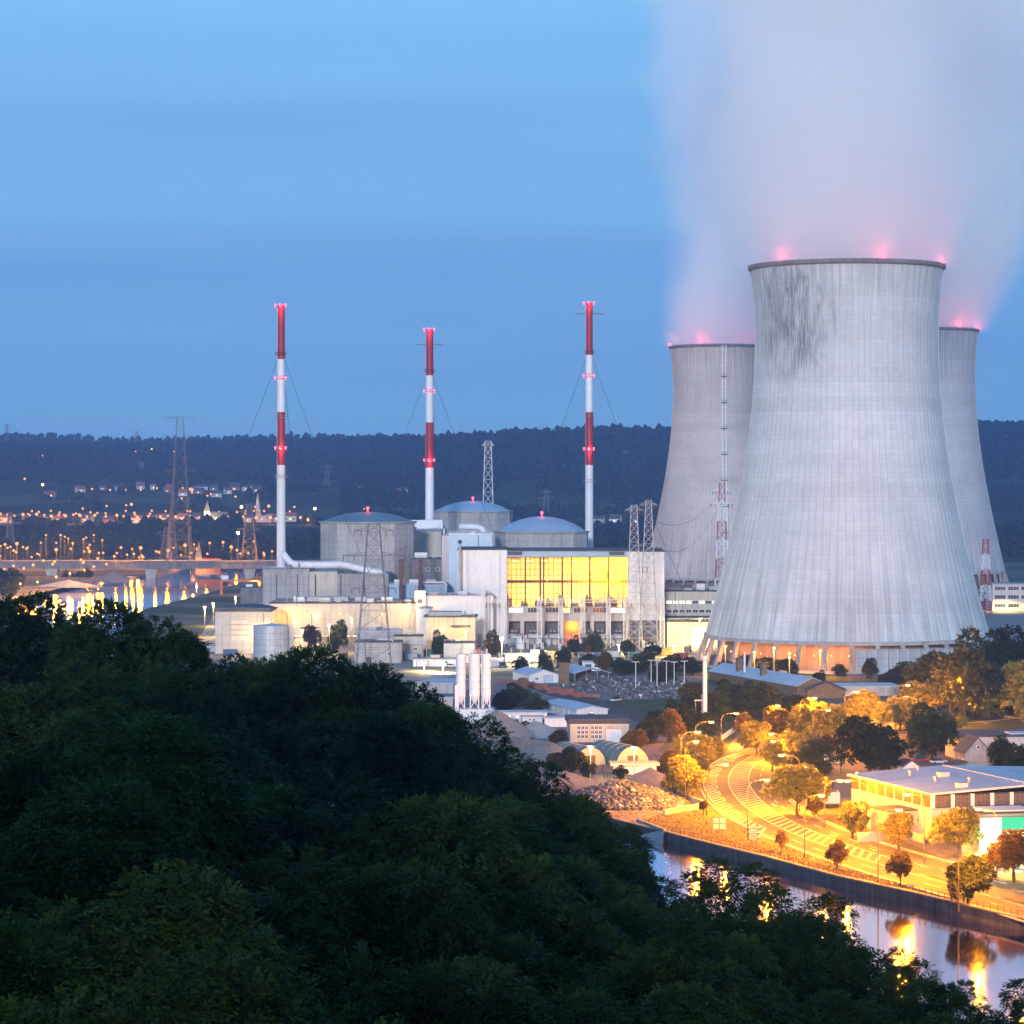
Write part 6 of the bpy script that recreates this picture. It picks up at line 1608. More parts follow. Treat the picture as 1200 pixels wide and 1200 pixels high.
# ------------------------------------------------------------------ bridge
DB = 2120.0
t = thing('road_bridge', 'long flat concrete road bridge over the river', 'bridge', (ux(200, DB), DB, 0)); bx = ux(200, DB)
z1, z0 = vz(657, DB), vz(666.5, DB)
g = MB(); g.box(-520, 0, z0, 150, 14, z1-1.4); g.build('deck', M['concrete_dark'], t)
for y in (-0.3, 14.0): g = MB(); g.box(-520, y, z1-1.4, 150, y+0.3, z1); g.build('parapet', M['concrete_dark'], t)
for u in (-40, 60, 176, 292):
    x = ux(u, DB)-bx; g = MB(); w = 3.8
    g.add([(x-w*0.7, 2, -6), (x+w*0.7, 2, -6), (x+w*0.7, 12, -6), (x-w*0.7, 12, -6), (x-w*1.25, 2, z0), (x+w*1.25, 2, z0), (x+w*1.25, 12, z0), (x-w*1.25, 12, z0)], [(0,3,2,1),(4,5,6,7),(0,1,5,4),(1,2,6,5),(2,3,7,6),(3,0,4,7)]); g.build('pier', M['concrete'], t)
# bridge and bank lamps: shared meshes
bm_ = MB(); bm_.lathe([(0.01, -1), (0.72, -0.66), (1, 0), (0.72, 0.66), (0.01, 1)], 8); BULB = {k: bm_.mesh('bulb', M[k]) for k in ('bulb_sodium', 'bulb_warm', 'bulb_white', 'bulb_far')}
pm_ = MB(); pm_.tube((0, 0, 0), (0, 0, 1), 0.13, 0.09, 6); POLE = pm_.mesh('pole', M['steel_dark'])
def far_lamp(label, u, v, D_, z0, r, bulb, group, power=0, col=SOD):
    z = vz(v, D_)-z0
    if z < 2.5: z0 -= (2.5-z); z = 2.5
    t = thing('street_lamp', label, 'street lamp', (ux(u, D_), D_, z0), 0, group)
    link(POLE, 'pole', t, (0, 0, 0), 0, (r*0.8, r*0.8, z)); link(BULB[bulb], 'bulb', t, (0, -0.4, z), 0, r)
    if power: lamp_light((0, -6.0, z-r), power, col, False, r, t)
BR = [(9, 642), (20, 637), (27, 641), (31, 643), (66, 644), (83, 643), (105, 646), (116, 648), (121, 648), (137, 648), (149, 650), (157, 649), (165, 642), (167, 652), (183, 646), (197, 645), (217, 639), (243, 649), (271, 641), (291, 648), (309, 648), (319, 646), (332, 645)]
BIG = {(66, 644), (165, 642), (197, 645), (217, 639), (20, 637), (271, 641), (105, 646)}
BN = sorted(BR)
for k, (u, v) in enumerate(BN):
    big = (u, v) in BIG
    nm = ordn(k)+' orange lamp from the left over the river bridge' if k < 20 else ordn(len(BN)-1-k)+' orange lamp from the right over the river bridge'
    far_lamp(nm, u, v, 2124 + (k*37 % 9), z1 if u < 330 else 0, 1.35 if big else 0.9, 'bulb_far', 'orange lamps over the bridge', 24000 if big else 6000)
LOW = [(5, 667), (16, 663), (17, 668), (28, 666), (39, 662), (51, 657), (64, 658), (62, 661), (95, 656), (98, 659), (110, 664), (125, 661), (99, 668), (134, 652)]
for k, (u, v) in enumerate(LOW):
    far_lamp(ordn(k)+' low lamp on the left bank in front of the bridge', u, v, 1960-(k % 5)*22, 0, 0.95, 'bulb_far', 'low lamps on the left bank', 11000 if k % 2 == 0 else 0, (1, .36, .03))
# embankment road on the left
g = MB(); g.sheet(gpl([(10, 693), (40, 690), (90, 680), (105, 680), (95, 684), (50, 694), (15, 702), (-60, 720), (-90, 720)]), 0.02); tag(g.build('bank_road', M['pavement']), kind='structure')
for k, (u, v) in enumerate(((24, 684), (44, 682), (66, 676), (82, 672))): far_lamp(ordn(k)+' lamp from the left over the lit bank road', u, v, 1740+k*40, 0, 0.6, 'bulb_sodium', 'lamps of the bank road', 30000, (1, .45, .06))
# bank heaps
heap('gravel_heap', 'grey gravel heap on the far left bank', 80, 688, 26, 9, 5, 'concrete_plain', 0, 12)
heap('gravel_heap', 'brown earth heap beside the bridge pier', 133, 680, 16, 8, 7, 'gravel', 0, 13)
# barge
t = thing('barge', 'white cabined barge moored beyond the bridge', 'barge', gp(250, 675.5, -4))
g = MB(); g.prism([(-17, -2.4), (14, -2.4), (18, 0), (14, 2.4), (-17, 2.4)], -0.5, 1.5); g.build('hull', M['steel_dark'], t)
g = MB(); g.box(-13, -1.8, 1.5, -3, 1.8, 3.9); g.box(-2.6, -1.6, 1.5, 11, 1.6, 2.7); g.build('cabin', M['white_paint'], t)
for x in (-11, -8.5, -6): window(t, x, 2.3, 1.4, 0.9, 'glass_dark', -1.8, bars=0)
# orange loading gantry on the quay
t = thing('loading_gantry', 'orange steel portal gantry on the plant quay', 'gantry', gp(283, 697))
Dg = t.location.y; zz_ = vz(679, Dg); xa, xb = ux(258, Dg)-t.location.x, ux(306, Dg)-t.location.x
g = MB(); g.box(xa, -1, zz_-1.4, xb, 1, zz_); g.build('girder', M['orange_paint'], t)
for x in (xa+0.8, xb-1.0): g = MB(); g.box(x-0.9, -1.2, 0, x+0.9, 1.2, zz_-1.42); g.build('leg', M['orange_paint'], t)
g = MB(); g.box(xa+1, -2, zz_, xa+5.5, 2, zz_+2.6); g.build('cab', M['white_clad'], t)
lamp_light((xb-4, -4, 10), 12000, (1, .4, .1), True, .4, t)
t, W, h = bldg('quay_store', 'dark sloping quay store under the orange gantry', 'building', 282, 309, 688, 1640, 14, 'concrete_dark', 'roof_dark')
roof_unit(t, -2, 4, h, 4, 3, 1.6)
# cars and vans at the plant gate on the quay
random.seed(21)
def car(label, p, rz, col, van=False):
    t = thing('parked_car', label, 'car', p, rz, 'cars parked by the quay')
    mm = surf('car_paint', col, 0.3, 0.05, 1.0, spec=0.5)
    h = 2.2 if van else 1.45
    g = MB(); g.prism([(-2.2, -.85), (2.1, -.85), (2.25, -.6), (2.25, .6), (2.1, .85), (-2.2, .85)], .35, .85); g.build('body', mm, t)
    g = MB(); g.add([(-1.7, -.8, .85), (1.2, -.8, .85), (1.2, .8, .85), (-1.7, .8, .85), (-1.3, -.68, h), (.4, -.68, h), (.4, .68, h), (-1.3, .68, h)], [(0,3,2,1),(4,5,6,7),(0,1,5,4),(1,2,6,5),(2,3,7,6),(3,0,4,7)]); g.build('cabin', M['glass_dark'], t)
    for x in (-1.35, 1.35):
        for y in (-.82, .82): g = MB(); g.tube((x, y-.1, .33), (x, y+.1, .33), .33, n=10); g.build('wheel', M['steel_dark'], t)
cc = ((.6, .6, .6, 'silver'), (.05, .05, .06, 'black'), (.4, .04, .04, 'red'), (.08, .12, .3, 'blue'), (.7, .7, .7, 'white'))
for k in range(10):
    c = cc[k % 5]; p = gp(200+k*5.2, 748+(k//5)*9)
    car(c[3]+' car in the '+('back' if k < 5 else 'front')+' row parked by the lit quay', p, 1.3, c[:3])
for k, (u, v, rz_, c, lab) in enumerate(((600, 866, .4, 4, 'white car beside the light blue cabin'), (640, 862, 1.4, 0, 'silver car before the pale low annex'), (655, 864, 1.4, 1, 'black car before the pale low annex'), (735, 874, .2, 3, 'blue car right of the flat roofed workshop'), (746, 870, .2, 4, 'white car right of the flat roofed workshop'), (722, 822, .9, 0, 'silver car on the grass edge of the storage yard'), (705, 835, .3, 2, 'red car behind the long low white shed'), (528, 782, .1, 0, 'silver car left of the silos by the white shed'), (545, 760, .1, 1, 'black car before the yellow lit building'), (572, 781, .2, 4, 'white car right of the silos'), (590, 782, .2, 3, 'blue car below the long white shed'), (1010, 925, 1.9, 0, 'silver car along the warehouse side wall'), (1004, 912, 1.9, 1, 'black car along the warehouse side wall'), (1022, 885, .3, 4, 'white car behind the warehouse under the dark tree'), (1100, 895, .2, 0, 'silver car before the grey stone house'), (1078, 893, .2, 2, 'red car beside the clipped hedge'), (1190, 1010, .2, 4, 'white car before the green lit station'))):
    car(lab, gp(u, v), rz_, cc[c][:3], k % 5 == 0)
# ------------------------------------------------------------------ village across the valley
def house(label, u, Y, w, d_, he, hr, wall, roof, lit, rz, z=None):
    X = ux(u, Y); zb = far_z(X, Y)-0.6; t = thing('house', label, 'house', (X, Y, zb), rz, 'houses of the far village')
    g = MB(); g.box(-w/2, 0, 0, w/2, d_, he); g.add([(-w/2, 0, he), (-w/2, d_, he), (-w/2, d_/2, hr), (w/2, 0, he), (w/2, d_, he), (w/2, d_/2, hr)], [(0, 1, 2), (5, 4, 3)]); g.build('wall', M[wall], t)
    for sy in (0, 1):
        y0, y1, za, zb_ = (-.6, d_/2, he-.3, hr) if sy == 0 else (d_/2, d_+.6, hr, he-.3)
        g = MB(); g.add([(-w/2-.4, y0, za), (w/2+.4, y0, za), (w/2+.4, y1, zb_), (-w/2-.4, y1, zb_), (-w/2-.4, y0, za+.3), (w/2+.4, y0, za+.3), (w/2+.4, y1, zb_+.3), (-w/2-.4, y1, zb_+.3)], [(0,3,2,1),(4,5,6,7),(0,1,5,4),(1,2,6,5),(2,3,7,6),(3,0,4,7)]); g.build('roof_slope', M[roof], t)
    for q in range(3): window(t, -w*0.3+q*w*0.3, he*0.35, w*0.16, he*0.35, lit if q == 1 else 'glass_dark', bars=0)
rs = np.random.RandomState(31)
spots = [(6, 3350), (30, 3360), (48, 3340), (70, 3350), (100, 3370), (128, 3360), (160, 3350), (175, 3340), (190, 3380), (215, 3390), (230, 3400), (262, 3390), (290, 3380), (318, 3390), (340, 3400), (358, 3420),
         (60, 4000), (95, 4100), (120, 4150), (140, 4120), (165, 4200), (180, 4150), (196, 4000), (208, 4100), (214, 3900), (226, 4050), (232, 3950), (238, 4150), (250, 4100), (254, 3880), (268, 3950), (275, 4120), (288, 4080), (300, 4000), (425, 3950), (462, 3900), (470, 3920), (700, 3500), (720, 3520), (745, 3500)]
wl = ('white_clad', 'brick_red', 'beige_wall', 'pink_wall'); rn = ('roof_dark', 'brick_red'); wn_ = {'white_clad': 'white', 'brick_red': 'red brick', 'beige_wall': 'cream', 'pink_wall': 'pinkish'}
seen = {}
for k, (u, Y) in enumerate(spots):
    wm, rm = wl[rs.randint(4)], rn[rs.randint(2)]
    if u > 400: where = 'on the fields right of the first chimney' if u < 600 else 'by the orange lamps left of the beige tower'
    elif Y < 3500: where = 'in the lower row of village lamps'
    else: where = 'up on the village slope'
    key = (wm, rm, where); seen[key] = seen.get(key, -1)+1
    lab = '%s %s house with %s roof %s' % (ordn(seen[key]), wn_[wm], 'dark' if rm == 'roof_dark' else 'tiled red', where)
    house(lab, u, Y, rs.uniform(10, 17), rs.uniform(8, 11), rs.uniform(5, 7.5), rs.uniform(9, 12.5), wm, rm, 'lit_warm' if rs.rand() < .7 else 'lit_pale', rs.uniform(-.5, .5))
def church(label, u, vt, Y, w, mat, roof, lightp=0, hbody=8, ground=None):
    X = ux(u, Y); zb = far_z(X, Y)-.5 if Y > 2450 else 0; h = vz(vt, Y)-zb
    t = thing('church', label, 'church', (X, Y, zb))
    g = MB(); g.box(-w/2, -w/2, 0, w/2, w/2, h*.5); g.build('tower', M[mat], t)
    g = MB(); q = w*.55; g.add([(-q, -q, h*.5), (q, -q, h*.5), (q, q, h*.5), (-q, q, h*.5), (0, 0, h)], [(0, 1, 4), (1, 2, 4), (2, 3, 4), (3, 0, 4)]); g.build('spire', M[roof], t)
    g = MB(); g.box(w/2, -w*.7, 0, w/2+w*3, w*.7, hbody); g.add([(w/2, -w*.8, hbody), (w/2+w*3, -w*.8, hbody), (w/2+w*3, w*.8, hbody), (w/2, w*.8, hbody), (w/2, 0, hbody+w*.9), (w/2+w*3, 0, hbody+w*.9)], [(0, 1, 5, 4), (2, 3, 4, 5), (0, 4, 3), (1, 2, 5)]); g.build('nave', M[roof if mat != 'brick_red' else 'brick_red'], t)
    window(t, 0, h*.3, w*.3, h*.1, 'glass_dark', -w/2, bars=0)
    if lightp: lamp_light((0, -14, 6), lightp, (1, .8, .3), False, .6, t)
church('tall pale church spire in the village row', 302, 577, 3380, 5, 'concrete_plain', 'concrete_plain', hbody=5)
church('yellow floodlit church tower in the middle of the village', 243, 586, 3360, 7, 'white_clad', 'roof_dark', 60000)
church('dark spired church with painted red light just behind the bridge', 233, 634, 2150, 5, 'brick_red', 'roof_dark', 12000)  # body is red-lit; the red light is put into the wall colour
VIL = [(14, 536), (31, 535), (50, 534), (2, 540), (13, 558), (29, 561), (50, 568), (108, 573), (116, 574), (129, 574), (147, 574), (165, 574), (184, 572), (202, 571), (214, 572), (223, 573), (225, 577), (213, 584), (178, 527), (190, 527), (194, 526), (204, 529), (228, 531), (159, 529), (138, 530), (125, 593), (97, 596), (148, 592), (154, 591), (212, 592), (243, 581), (247, 579), (239, 585), (274, 573), (276, 582), (266, 600), (283, 594), (299, 594), (315, 593), (296, 571), (333, 593), (345, 594), (369, 596), (427, 597), (468, 598)]
VIL.sort(); VR = [-1, -1, -1]
for k, (u, v) in enumerate(VIL):
    # stand where the sight line meets the slope
    Y = 2700.0
    while Y < 5600 and vz(v+3, Y) > far_z(ux(u, Y), Y)+2: Y += 15
    X = ux(u, Y)
    bnd = 0 if v < 546 else (1 if v < 588 else 2); VR[bnd] += 1
    far_lamp(ordn(VR[bnd])+' warm lamp from the left '+('high on the far wooded slope', 'on the far village slope', 'just above the long lamp row')[bnd], u, v, Y, far_z(X, Y), 1.5 + .6*(k % 3 == 0), 'bulb_warm' if k % 6 == 0 else 'bulb_far', 'lamps on the far village slope')
ROW = [1, 9, 17, 27, 35, 43, 52, 60, 69, 77, 86, 94, 102, 111, 124, 137, 145, 161, 174, 188, 197, 206, 215, 223, 233, 241, 249, 257, 267, 275, 285, 300, 307, 317, 324, 352, 362]
for k, u in enumerate(ROW):
    far_lamp(ordn(k)+' orange lamp from the left in the long straight row below the village', u, 603+4*u/320+(k*7 % 5)*.5-1, 3330, far_z(ux(u, 3330), 3330), 1.9 if k % 2 else 1.45, 'bulb_far', 'long straight row of village lamps', 20000 if k % 3 == 0 else 0)
for k, u in enumerate((676, 699, 706, 713, 719, 724, 732, 741, 748, 757)):
    far_lamp(ordn(k)+' orange lamp from the left, left of the beige tower', u, 619+k*.35, 3300, far_z(ux(u, 3300), 3300), 1.6, 'bulb_far', 'orange lamps left of the beige tower', 60000)
for k, (u, v) in enumerate(sorted(((54, 627), (71, 627), (76, 629), (80, 631), (66, 636), (98, 632), (101, 630), (110, 627), (120, 633), (46, 650), (155, 643), (48, 636)))):
    Y = 2450; far_lamp(ordn(k)+' small lamp from the left in the dark trees behind the bridge', u, v, Y, far_z(ux(u, Y), Y), .9, 'bulb_far', 'small lamps behind the bridge', 22000)
for u, v, lab in ((1162, 607, 'lone white lamp on the dark wooded slope right of the towers, lower'), (1198, 599, 'lone white lamp on the dark wooded slope at the right edge'), (698, 584, 'lone white lamp on the slope right of the third chimney')):
    Y = 4300; far_lamp(lab, u, v, Y, far_z(ux(u, Y), Y), 1.0, 'bulb_white', 'lone lamps on the wooded slope')
rsl = np.random.RandomState(44); XR = []
for k in range(34): XR.append((rsl.uniform(0, 345), rsl.uniform(598, 603.5), 3450))
for k in range(30): XR.append((rsl.uniform(0, 330), rsl.uniform(634, 656), 2300))
XR.sort()
XC = [-1, -1]
for k, (u, v, Y) in enumerate(XR):
    XC[Y > 3000] += 1
    hi_ = Y > 3000; zb = far_z(ux(u, Y), Y) if hi_ else 0.0
    far_lamp(ordn(XC[Y > 3000])+' orange lamp from the left in the dense lights '+('above the long lamp row' if hi_ else 'just beyond the bridge'), u, v, Y, zb, 1.35 if hi_ else rsl.uniform(0.7, 1.2), 'bulb_far', 'dense lights '+('above the lamp row' if hi_ else 'beyond the bridge'), 30000 if (not hi_ and k % 3 == 0) else 0)
# white light mast by the river bend
post_lamp('twin headed greenish light mast beyond the bridge', 279, 624, 2200, 0, WARM, 'bulb_white', 'light masts beyond the bridge', 1.1)
# power lines
def cable(label, pts, r, sag):
    t = thing('power_line', label, 'power line', pts[0], 0, 'overhead power lines'); o_ = Vector(pts[0])
    for a_, b_ in zip(pts[:-1], pts[1:]):
        P = [Vector(a_).lerp(Vector(b_), q/14)-o_-Vector((0, 0, sag*math.sin(math.pi*q/14))) for q in range(15)]
        g = MB(); g.pipe(P, r, 4); g.build('wire', M['steel_dark'], t)
A = lambda u, v, D_: (ux(u, D_), D_, vz(v, D_))
cable('wire from the big dark pylon towards the far left', [A(421, 651, 1090), A(292, 600, 2300)], .07, 16)
cable('wire from the big dark pylon over the concrete block', [A(454, 651, 1090), A(572, 523, 1800)], .07, 14)
cable('upper wire from the mast pair to the beige tower pylon', [A(743, 598, 1205), A(846, 576, 1500)], .07, 12)
cable('lower wire from the mast pair to the beige tower pylon', [A(760, 640, 1210), A(846, 590, 1500)], .07, 12)
cable('long wire from the tall pylon over the bridge', [A(197, 511, 2150), A(8, 600, 2700)], .1, 14)
cable('long wire from the tall pylon to the left chimney pylon', [A(226, 552, 2150), A(300, 600, 2300)], .1, 8)
# ------------------------------------------------------------------ trees
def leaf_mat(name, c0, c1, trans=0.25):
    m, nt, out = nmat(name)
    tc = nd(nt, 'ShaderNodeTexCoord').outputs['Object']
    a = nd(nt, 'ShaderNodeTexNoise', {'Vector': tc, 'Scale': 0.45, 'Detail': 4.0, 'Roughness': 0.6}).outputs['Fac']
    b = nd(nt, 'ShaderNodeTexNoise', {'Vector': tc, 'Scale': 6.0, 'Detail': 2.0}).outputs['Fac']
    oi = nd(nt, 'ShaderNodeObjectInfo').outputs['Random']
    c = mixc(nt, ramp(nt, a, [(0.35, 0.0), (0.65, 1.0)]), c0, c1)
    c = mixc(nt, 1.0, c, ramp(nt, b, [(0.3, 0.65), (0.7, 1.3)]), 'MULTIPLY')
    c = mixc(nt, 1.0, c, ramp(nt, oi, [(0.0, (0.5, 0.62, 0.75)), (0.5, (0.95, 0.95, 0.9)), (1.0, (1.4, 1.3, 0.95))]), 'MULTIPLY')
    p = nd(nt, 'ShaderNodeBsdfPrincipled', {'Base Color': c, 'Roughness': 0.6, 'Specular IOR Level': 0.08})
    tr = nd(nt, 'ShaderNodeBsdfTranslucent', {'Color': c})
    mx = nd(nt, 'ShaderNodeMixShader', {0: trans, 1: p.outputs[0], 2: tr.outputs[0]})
    nt.links.new(mx.outputs[0], out.inputs['Surface'])
    return m
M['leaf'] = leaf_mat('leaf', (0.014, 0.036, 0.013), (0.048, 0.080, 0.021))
M['leaf_lit'] = leaf_mat('leaf_lit', (0.15, 0.145, 0.04), (0.27, 0.235, 0.06))  # brighter, yellower leaf copy for lamplit trees, lamplight put into the colour
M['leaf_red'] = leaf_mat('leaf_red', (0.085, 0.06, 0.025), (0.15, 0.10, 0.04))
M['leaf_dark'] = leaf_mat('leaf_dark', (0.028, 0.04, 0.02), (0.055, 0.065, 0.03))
def crown_mesh(name, seed, nlobe, nspray, slen, nleaf, lw, ll, mat, shape=(1, 1, 1), droop=0.35, spread=0.66, fill=0.72, lr=(0.26, 0.48), core=0.6):
    "unit crown: centre at z=1, radius about 1; every leaf is a small rhombic face"
    rs = np.random.RandomState(seed)
    lob = []
    for k in range(nlobe):
        d = rs.randn(3); d /= np.linalg.norm(d)
        c = d*spread*rs.uniform(0.55, 1.0)*np.array(shape); c[2] += 1.0+0.05
        lob.append((c, rs.uniform(*lr)*np.array([1, 1, 0.85])))
    lob.append((np.array([0, 0, 1.0]), np.array([core, core, core])*np.array(shape)))
    w = np.array([l[1][0]**2 for l in lob]); w /= w.sum()
    idx = rs.choice(len(lob), nspray, p=w)
    C = np.array([l[0] for l in lob])[idx]; R = np.array([l[1] for l in lob])[idx]
    d = rs.randn(nspray, 3); d /= np.linalg.norm(d, axis=1)[:, None]
    d[:, 2] = np.where(d[:, 2] < -0.7, -d[:, 2]*0.5, d[:, 2])
    r = fill + (1.08-fill)*rs.rand(nspray)**0.6
    P = C + d*R*r[:, None]
    # drop sprays that sink well inside another lobe
    keep = np.ones(nspray, bool)
    for c, rr_ in lob:
        q = ((P-c)/rr_); keep &= (np.sum(q*q, 1) > 0.42)
    P, d = P[keep], d[keep]; n = len(P)
    ax = d + rs.randn(n, 3)*0.45; ax[:, 2] -= droop*0.4; ax /= np.linalg.norm(ax, axis=1)[:, None]
    side = np.cross(ax, np.array([0, 0, 1.0])+rs.randn(n, 3)*0.25); side /= np.linalg.norm(side, axis=1)[:, None]
    up = np.cross(side, ax)
    allv = []
    for k in range(nleaf):
        f = (k+0.5)/nleaf; sg = 1 if k % 2 else -1
        base = P + ax*(slen*f)[..., None] if False else P + ax*slen*f - np.array([0, 0, 1.0])*droop*slen*f*f
        ld = side*sg*0.85 + ax*0.5 + up*(rs.rand(n, 1)-0.6)*0.7
        if k == nleaf-1: ld = ax*1.0 - np.array([0, 0, 1.0])*droop*0.8
        ld = ld/np.linalg.norm(ld, axis=1)[:, None]
        nv = np.cross(ld, up+rs.randn(n, 3)*0.35); nv /= np.linalg.norm(nv, axis=1)[:, None]
        L = ll*(0.75+0.5*rs.rand(n, 1)); Wd = lw*(0.75+0.5*rs.rand(n, 1))
        v0 = base; v1 = base+ld*L*0.5+nv*Wd*0.5; v2 = base+ld*L - np.array([0, 0, 1.0])*L*0.15; v3 = base+ld*L*0.5-nv*Wd*0.5
        allv.append(np.stack([v0, v1, v2, v3], 1))
    V = np.concatenate(allv, 0).reshape(-1, 3)
    Fc = np.arange(len(V)).reshape(-1, 4)
    return np_mesh(name, V, Fc, mat)
def trunk_mesh(seed, th=1.0):
    rs = np.random.RandomState(seed); g = MB()
    g.pipe([(0, 0, 0), (0.01, 0, 0.25), (-0.01, 0.01, 0.6), (0.01, 0, 1.1), (0, 0, 1.5)], [0.085*th, 0.06*th, 0.05*th, 0.035*th, 0.012*th], 8)
    for k in range(9):
        a = rs.rand()*6.28; z = 0.45+0.75*k/9; L = rs.uniform(0.4, 0.75)*(1.2-0.5*k/9)
        e_ = Vector((math.cos(a)*L, math.sin(a)*L, z+L*0.55))
        g.pipe([(0, 0, z), (e_.x*0.5, e_.y*0.5, z+L*0.35), tuple(e_)], [0.03*th, 0.02*th, 0.006*th], 5)
    return g.mesh('trunk', M['bark'])
TRK = [trunk_mesh(1), trunk_mesh(2), trunk_mesh(3)]
# near crowns (units scaled by about 5-6 m), pinnate sprays
NEAR = [crown_mesh('crown', 10+k, 22, 8200, 0.125, 9, 0.019, 0.052, M['leaf'], (1, 1, 0.95), 0.45, 0.72, lr=(0.2, 0.42)) for k in range(4)]
AIRY = [crown_mesh('crown', 90+k, 20, 2600, 0.13, 9, 0.022, 0.06, M['leaf'], (0.62, 0.62, 1.15), 0.4, 0.85, lr=(0.14, 0.27), core=0.3) for k in range(3)]
FINE = [crown_mesh('crown', 30+k, 22, 9500, 0.075, 7, 0.021, 0.042, M['leaf'], (1, 1, 0.95), 0.3, 0.72, lr=(0.2, 0.4)) for k in range(3)]
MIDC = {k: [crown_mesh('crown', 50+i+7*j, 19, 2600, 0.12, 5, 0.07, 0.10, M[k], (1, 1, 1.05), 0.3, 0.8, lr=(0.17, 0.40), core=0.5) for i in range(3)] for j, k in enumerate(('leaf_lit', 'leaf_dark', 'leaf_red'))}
_tn = [0]
def tree(name, label, X, Y, zg, ztop, R, crown, group, rz=0.0, sq=1.0, trunk=True):
    "crown radius R, top of crown at ztop, foot at zg"
    t = thing(name, label, 'tree', (X, Y, zg), rz, group)
    sq *= 1.1; h = ztop-zg; zc = h - 2.05*R*sq
    link(crown, 'crown', t, (0, 0, zc+0.0), 0, (R*(0.88+0.24*rs.rand()), R*(0.88+0.24*rs.rand()), R*sq))
    if trunk:
        k = max(0.4, (zc+R*sq*1.3)/1.5); _tn[0] += 1
        link(TRK[_tn[0] % 3], 'trunk', t, (0, 0, 0), 0, (R*0.95, R*0.95, k))
    return t
rs = np.random.RandomState(77)
# crest of the wooded slope: (u, v of the top, D, radius)
CREST = [(-60, 690, 215, 6.5), (10, 682, 200, 6.0), (75, 688, 210, 6.2), (135, 692, 190, 5.6), (180, 712, 200, 5.0), (215, 752, 180, 4.5), (262, 752, 205, 5.4), (310, 742, 215, 5.2), (352, 744, 200, 5.6), (398, 752, 205, 5.6), (440, 772, 200, 5.4), (480, 798, 190, 5.2), (522, 812, 195, 5.4), (562, 836, 200, 5.6), (597, 868, 182, 5.0),
         (640, 900, 185, 5.2), (680, 926, 180, 5.0), (712, 960, 175, 4.6), (738, 996, 170, 4.0)]
SECOND = [(-50, 742, 150, 6.8), (70, 738, 150, 6.6), (170, 778, 145, 6.0), (262, 800, 150, 6.2), (352, 786, 158, 6.6), (452, 822, 152, 6.2), (538, 868, 150, 5.8), (612, 925, 145, 5.6), (672, 985, 138, 5.0), (738, 1050, 126, 3.8),
          (10, 822, 108, 6.0), (140, 836, 108, 5.8), (268, 872, 110, 5.8), (385, 872, 112, 6.2), (500, 918, 110, 5.6), (598, 985, 106, 5.2), (680, 1042, 104, 4.6),
          (-30, 905, 80, 5.0), (90, 912, 82, 5.0), (215, 952, 80, 4.8), (335, 956, 82, 5.2), (455, 996, 82, 4.8), (560, 1040, 84, 4.8), (655, 1090, 82, 4.2), (738, 1108, 84, 3.6)]
FRONT = [(35, 985, 54, 3.9), (160, 1022, 56, 3.8), (290, 1048, 58, 3.8), (410, 1070, 60, 3.8), (530, 1112, 60, 3.6), (640, 1150, 62, 3.4),
         (60, 1090, 42, 3.0), (200, 1116, 43, 3.0), (340, 1130, 44, 3.0), (480, 1160, 46, 2.9)]
RIVER = [(783, 1062, 112, 3.0), (832, 1022, 108, 2.6), (858, 1058, 100, 2.8), (888, 1034, 106, 3.2), (912, 1052, 98, 2.8), (948, 1050, 108, 2.6), (980, 1080, 104, 2.8), (1004, 1096, 98, 2.2), (935, 1095, 90, 3.0), (878, 1098, 86, 3.0), (815, 1092, 84, 3.0), (755, 1095, 84, 3.2), (1060, 1124, 100, 2.0), (1088, 1132, 96, 2.0), (1030, 1140, 88, 2.4), (980, 1140, 80, 2.6), (915, 1150, 76, 2.8), (850, 1150, 72, 2.8), (780, 1150, 70, 2.8), (1130, 1164, 90, 1.8), (1162, 1172, 92, 1.8), (1198, 1164, 94, 2.0), (1090, 1176, 78, 2.2), (700, 1165, 64, 2.8)]
def put(lst, crowns, name, label, group, hmin):
    order = sorted(range(len(lst)), key=lambda i: lst[i][0]); rank = {i: r for r, i in enumerate(order)}
    for k, (u, v, D_, R) in enumerate(lst):
        X = ux(u, D_); zt = vz(v, D_); zg = min(hill_z(X, D_), zt-2.05*R-hmin)
        tree(name, label.replace('#', ordn(rank[k])), X, D_, zg, zt, R, crowns[(k*7+k//3) % len(crowns)], group, rs.rand()*6.28)
put(CREST, FINE, 'broadleaf_tree', '# dark green tree from the left along the crest of the wooded slope', 'trees along the crest of the slope', 1.5)
put(SECOND[:10], NEAR[:2] + FINE, 'broadleaf_tree', '# shaded tree from the left just below the crest of the slope', 'trees below the crest of the slope', 1.0)
put(SECOND[10:17], NEAR, 'broadleaf_tree', '# shaded tree from the left half way down the picture on the slope', 'trees in the middle of the slope', 1.0)
put(SECOND[17:], NEAR, 'broadleaf_tree', '# shaded tree from the left in the lower part of the wooded slope', 'trees low on the slope', 1.0)
put(FRONT[:6], NEAR, 'ash_tree', '# shadowy tree from the left with long drooping leaf sprays', 'shadowy near trees', 0.6)
put(FRONT[6:], NEAR, 'ash_tree', '# nearest dark tree from the left at the bottom edge', 'nearest trees at the bottom edge', 0.6)
put(RIVER, AIRY, 'young_tree', '# young tree from the left in front of the river water', 'young trees before the river', 0.6)
# unseen tall trees added on both sides of the viewpoint to block skylight
for k in range(16):
    sx = -1 if k % 2 else 1; X, Y = sx*rs.uniform(17, 34), rs.uniform(-18, 46)
    zg = hill_z(X, Y)-1; tree('broadleaf_tree', 'tall unseen tree added around the viewpoint for shade', X, Y, zg, H+rs.uniform(8, 14), rs.uniform(5.5, 7), MIDC['leaf_dark'][k % 3], 'shade trees added around the viewpoint', rs.rand()*6.28, 1.5)
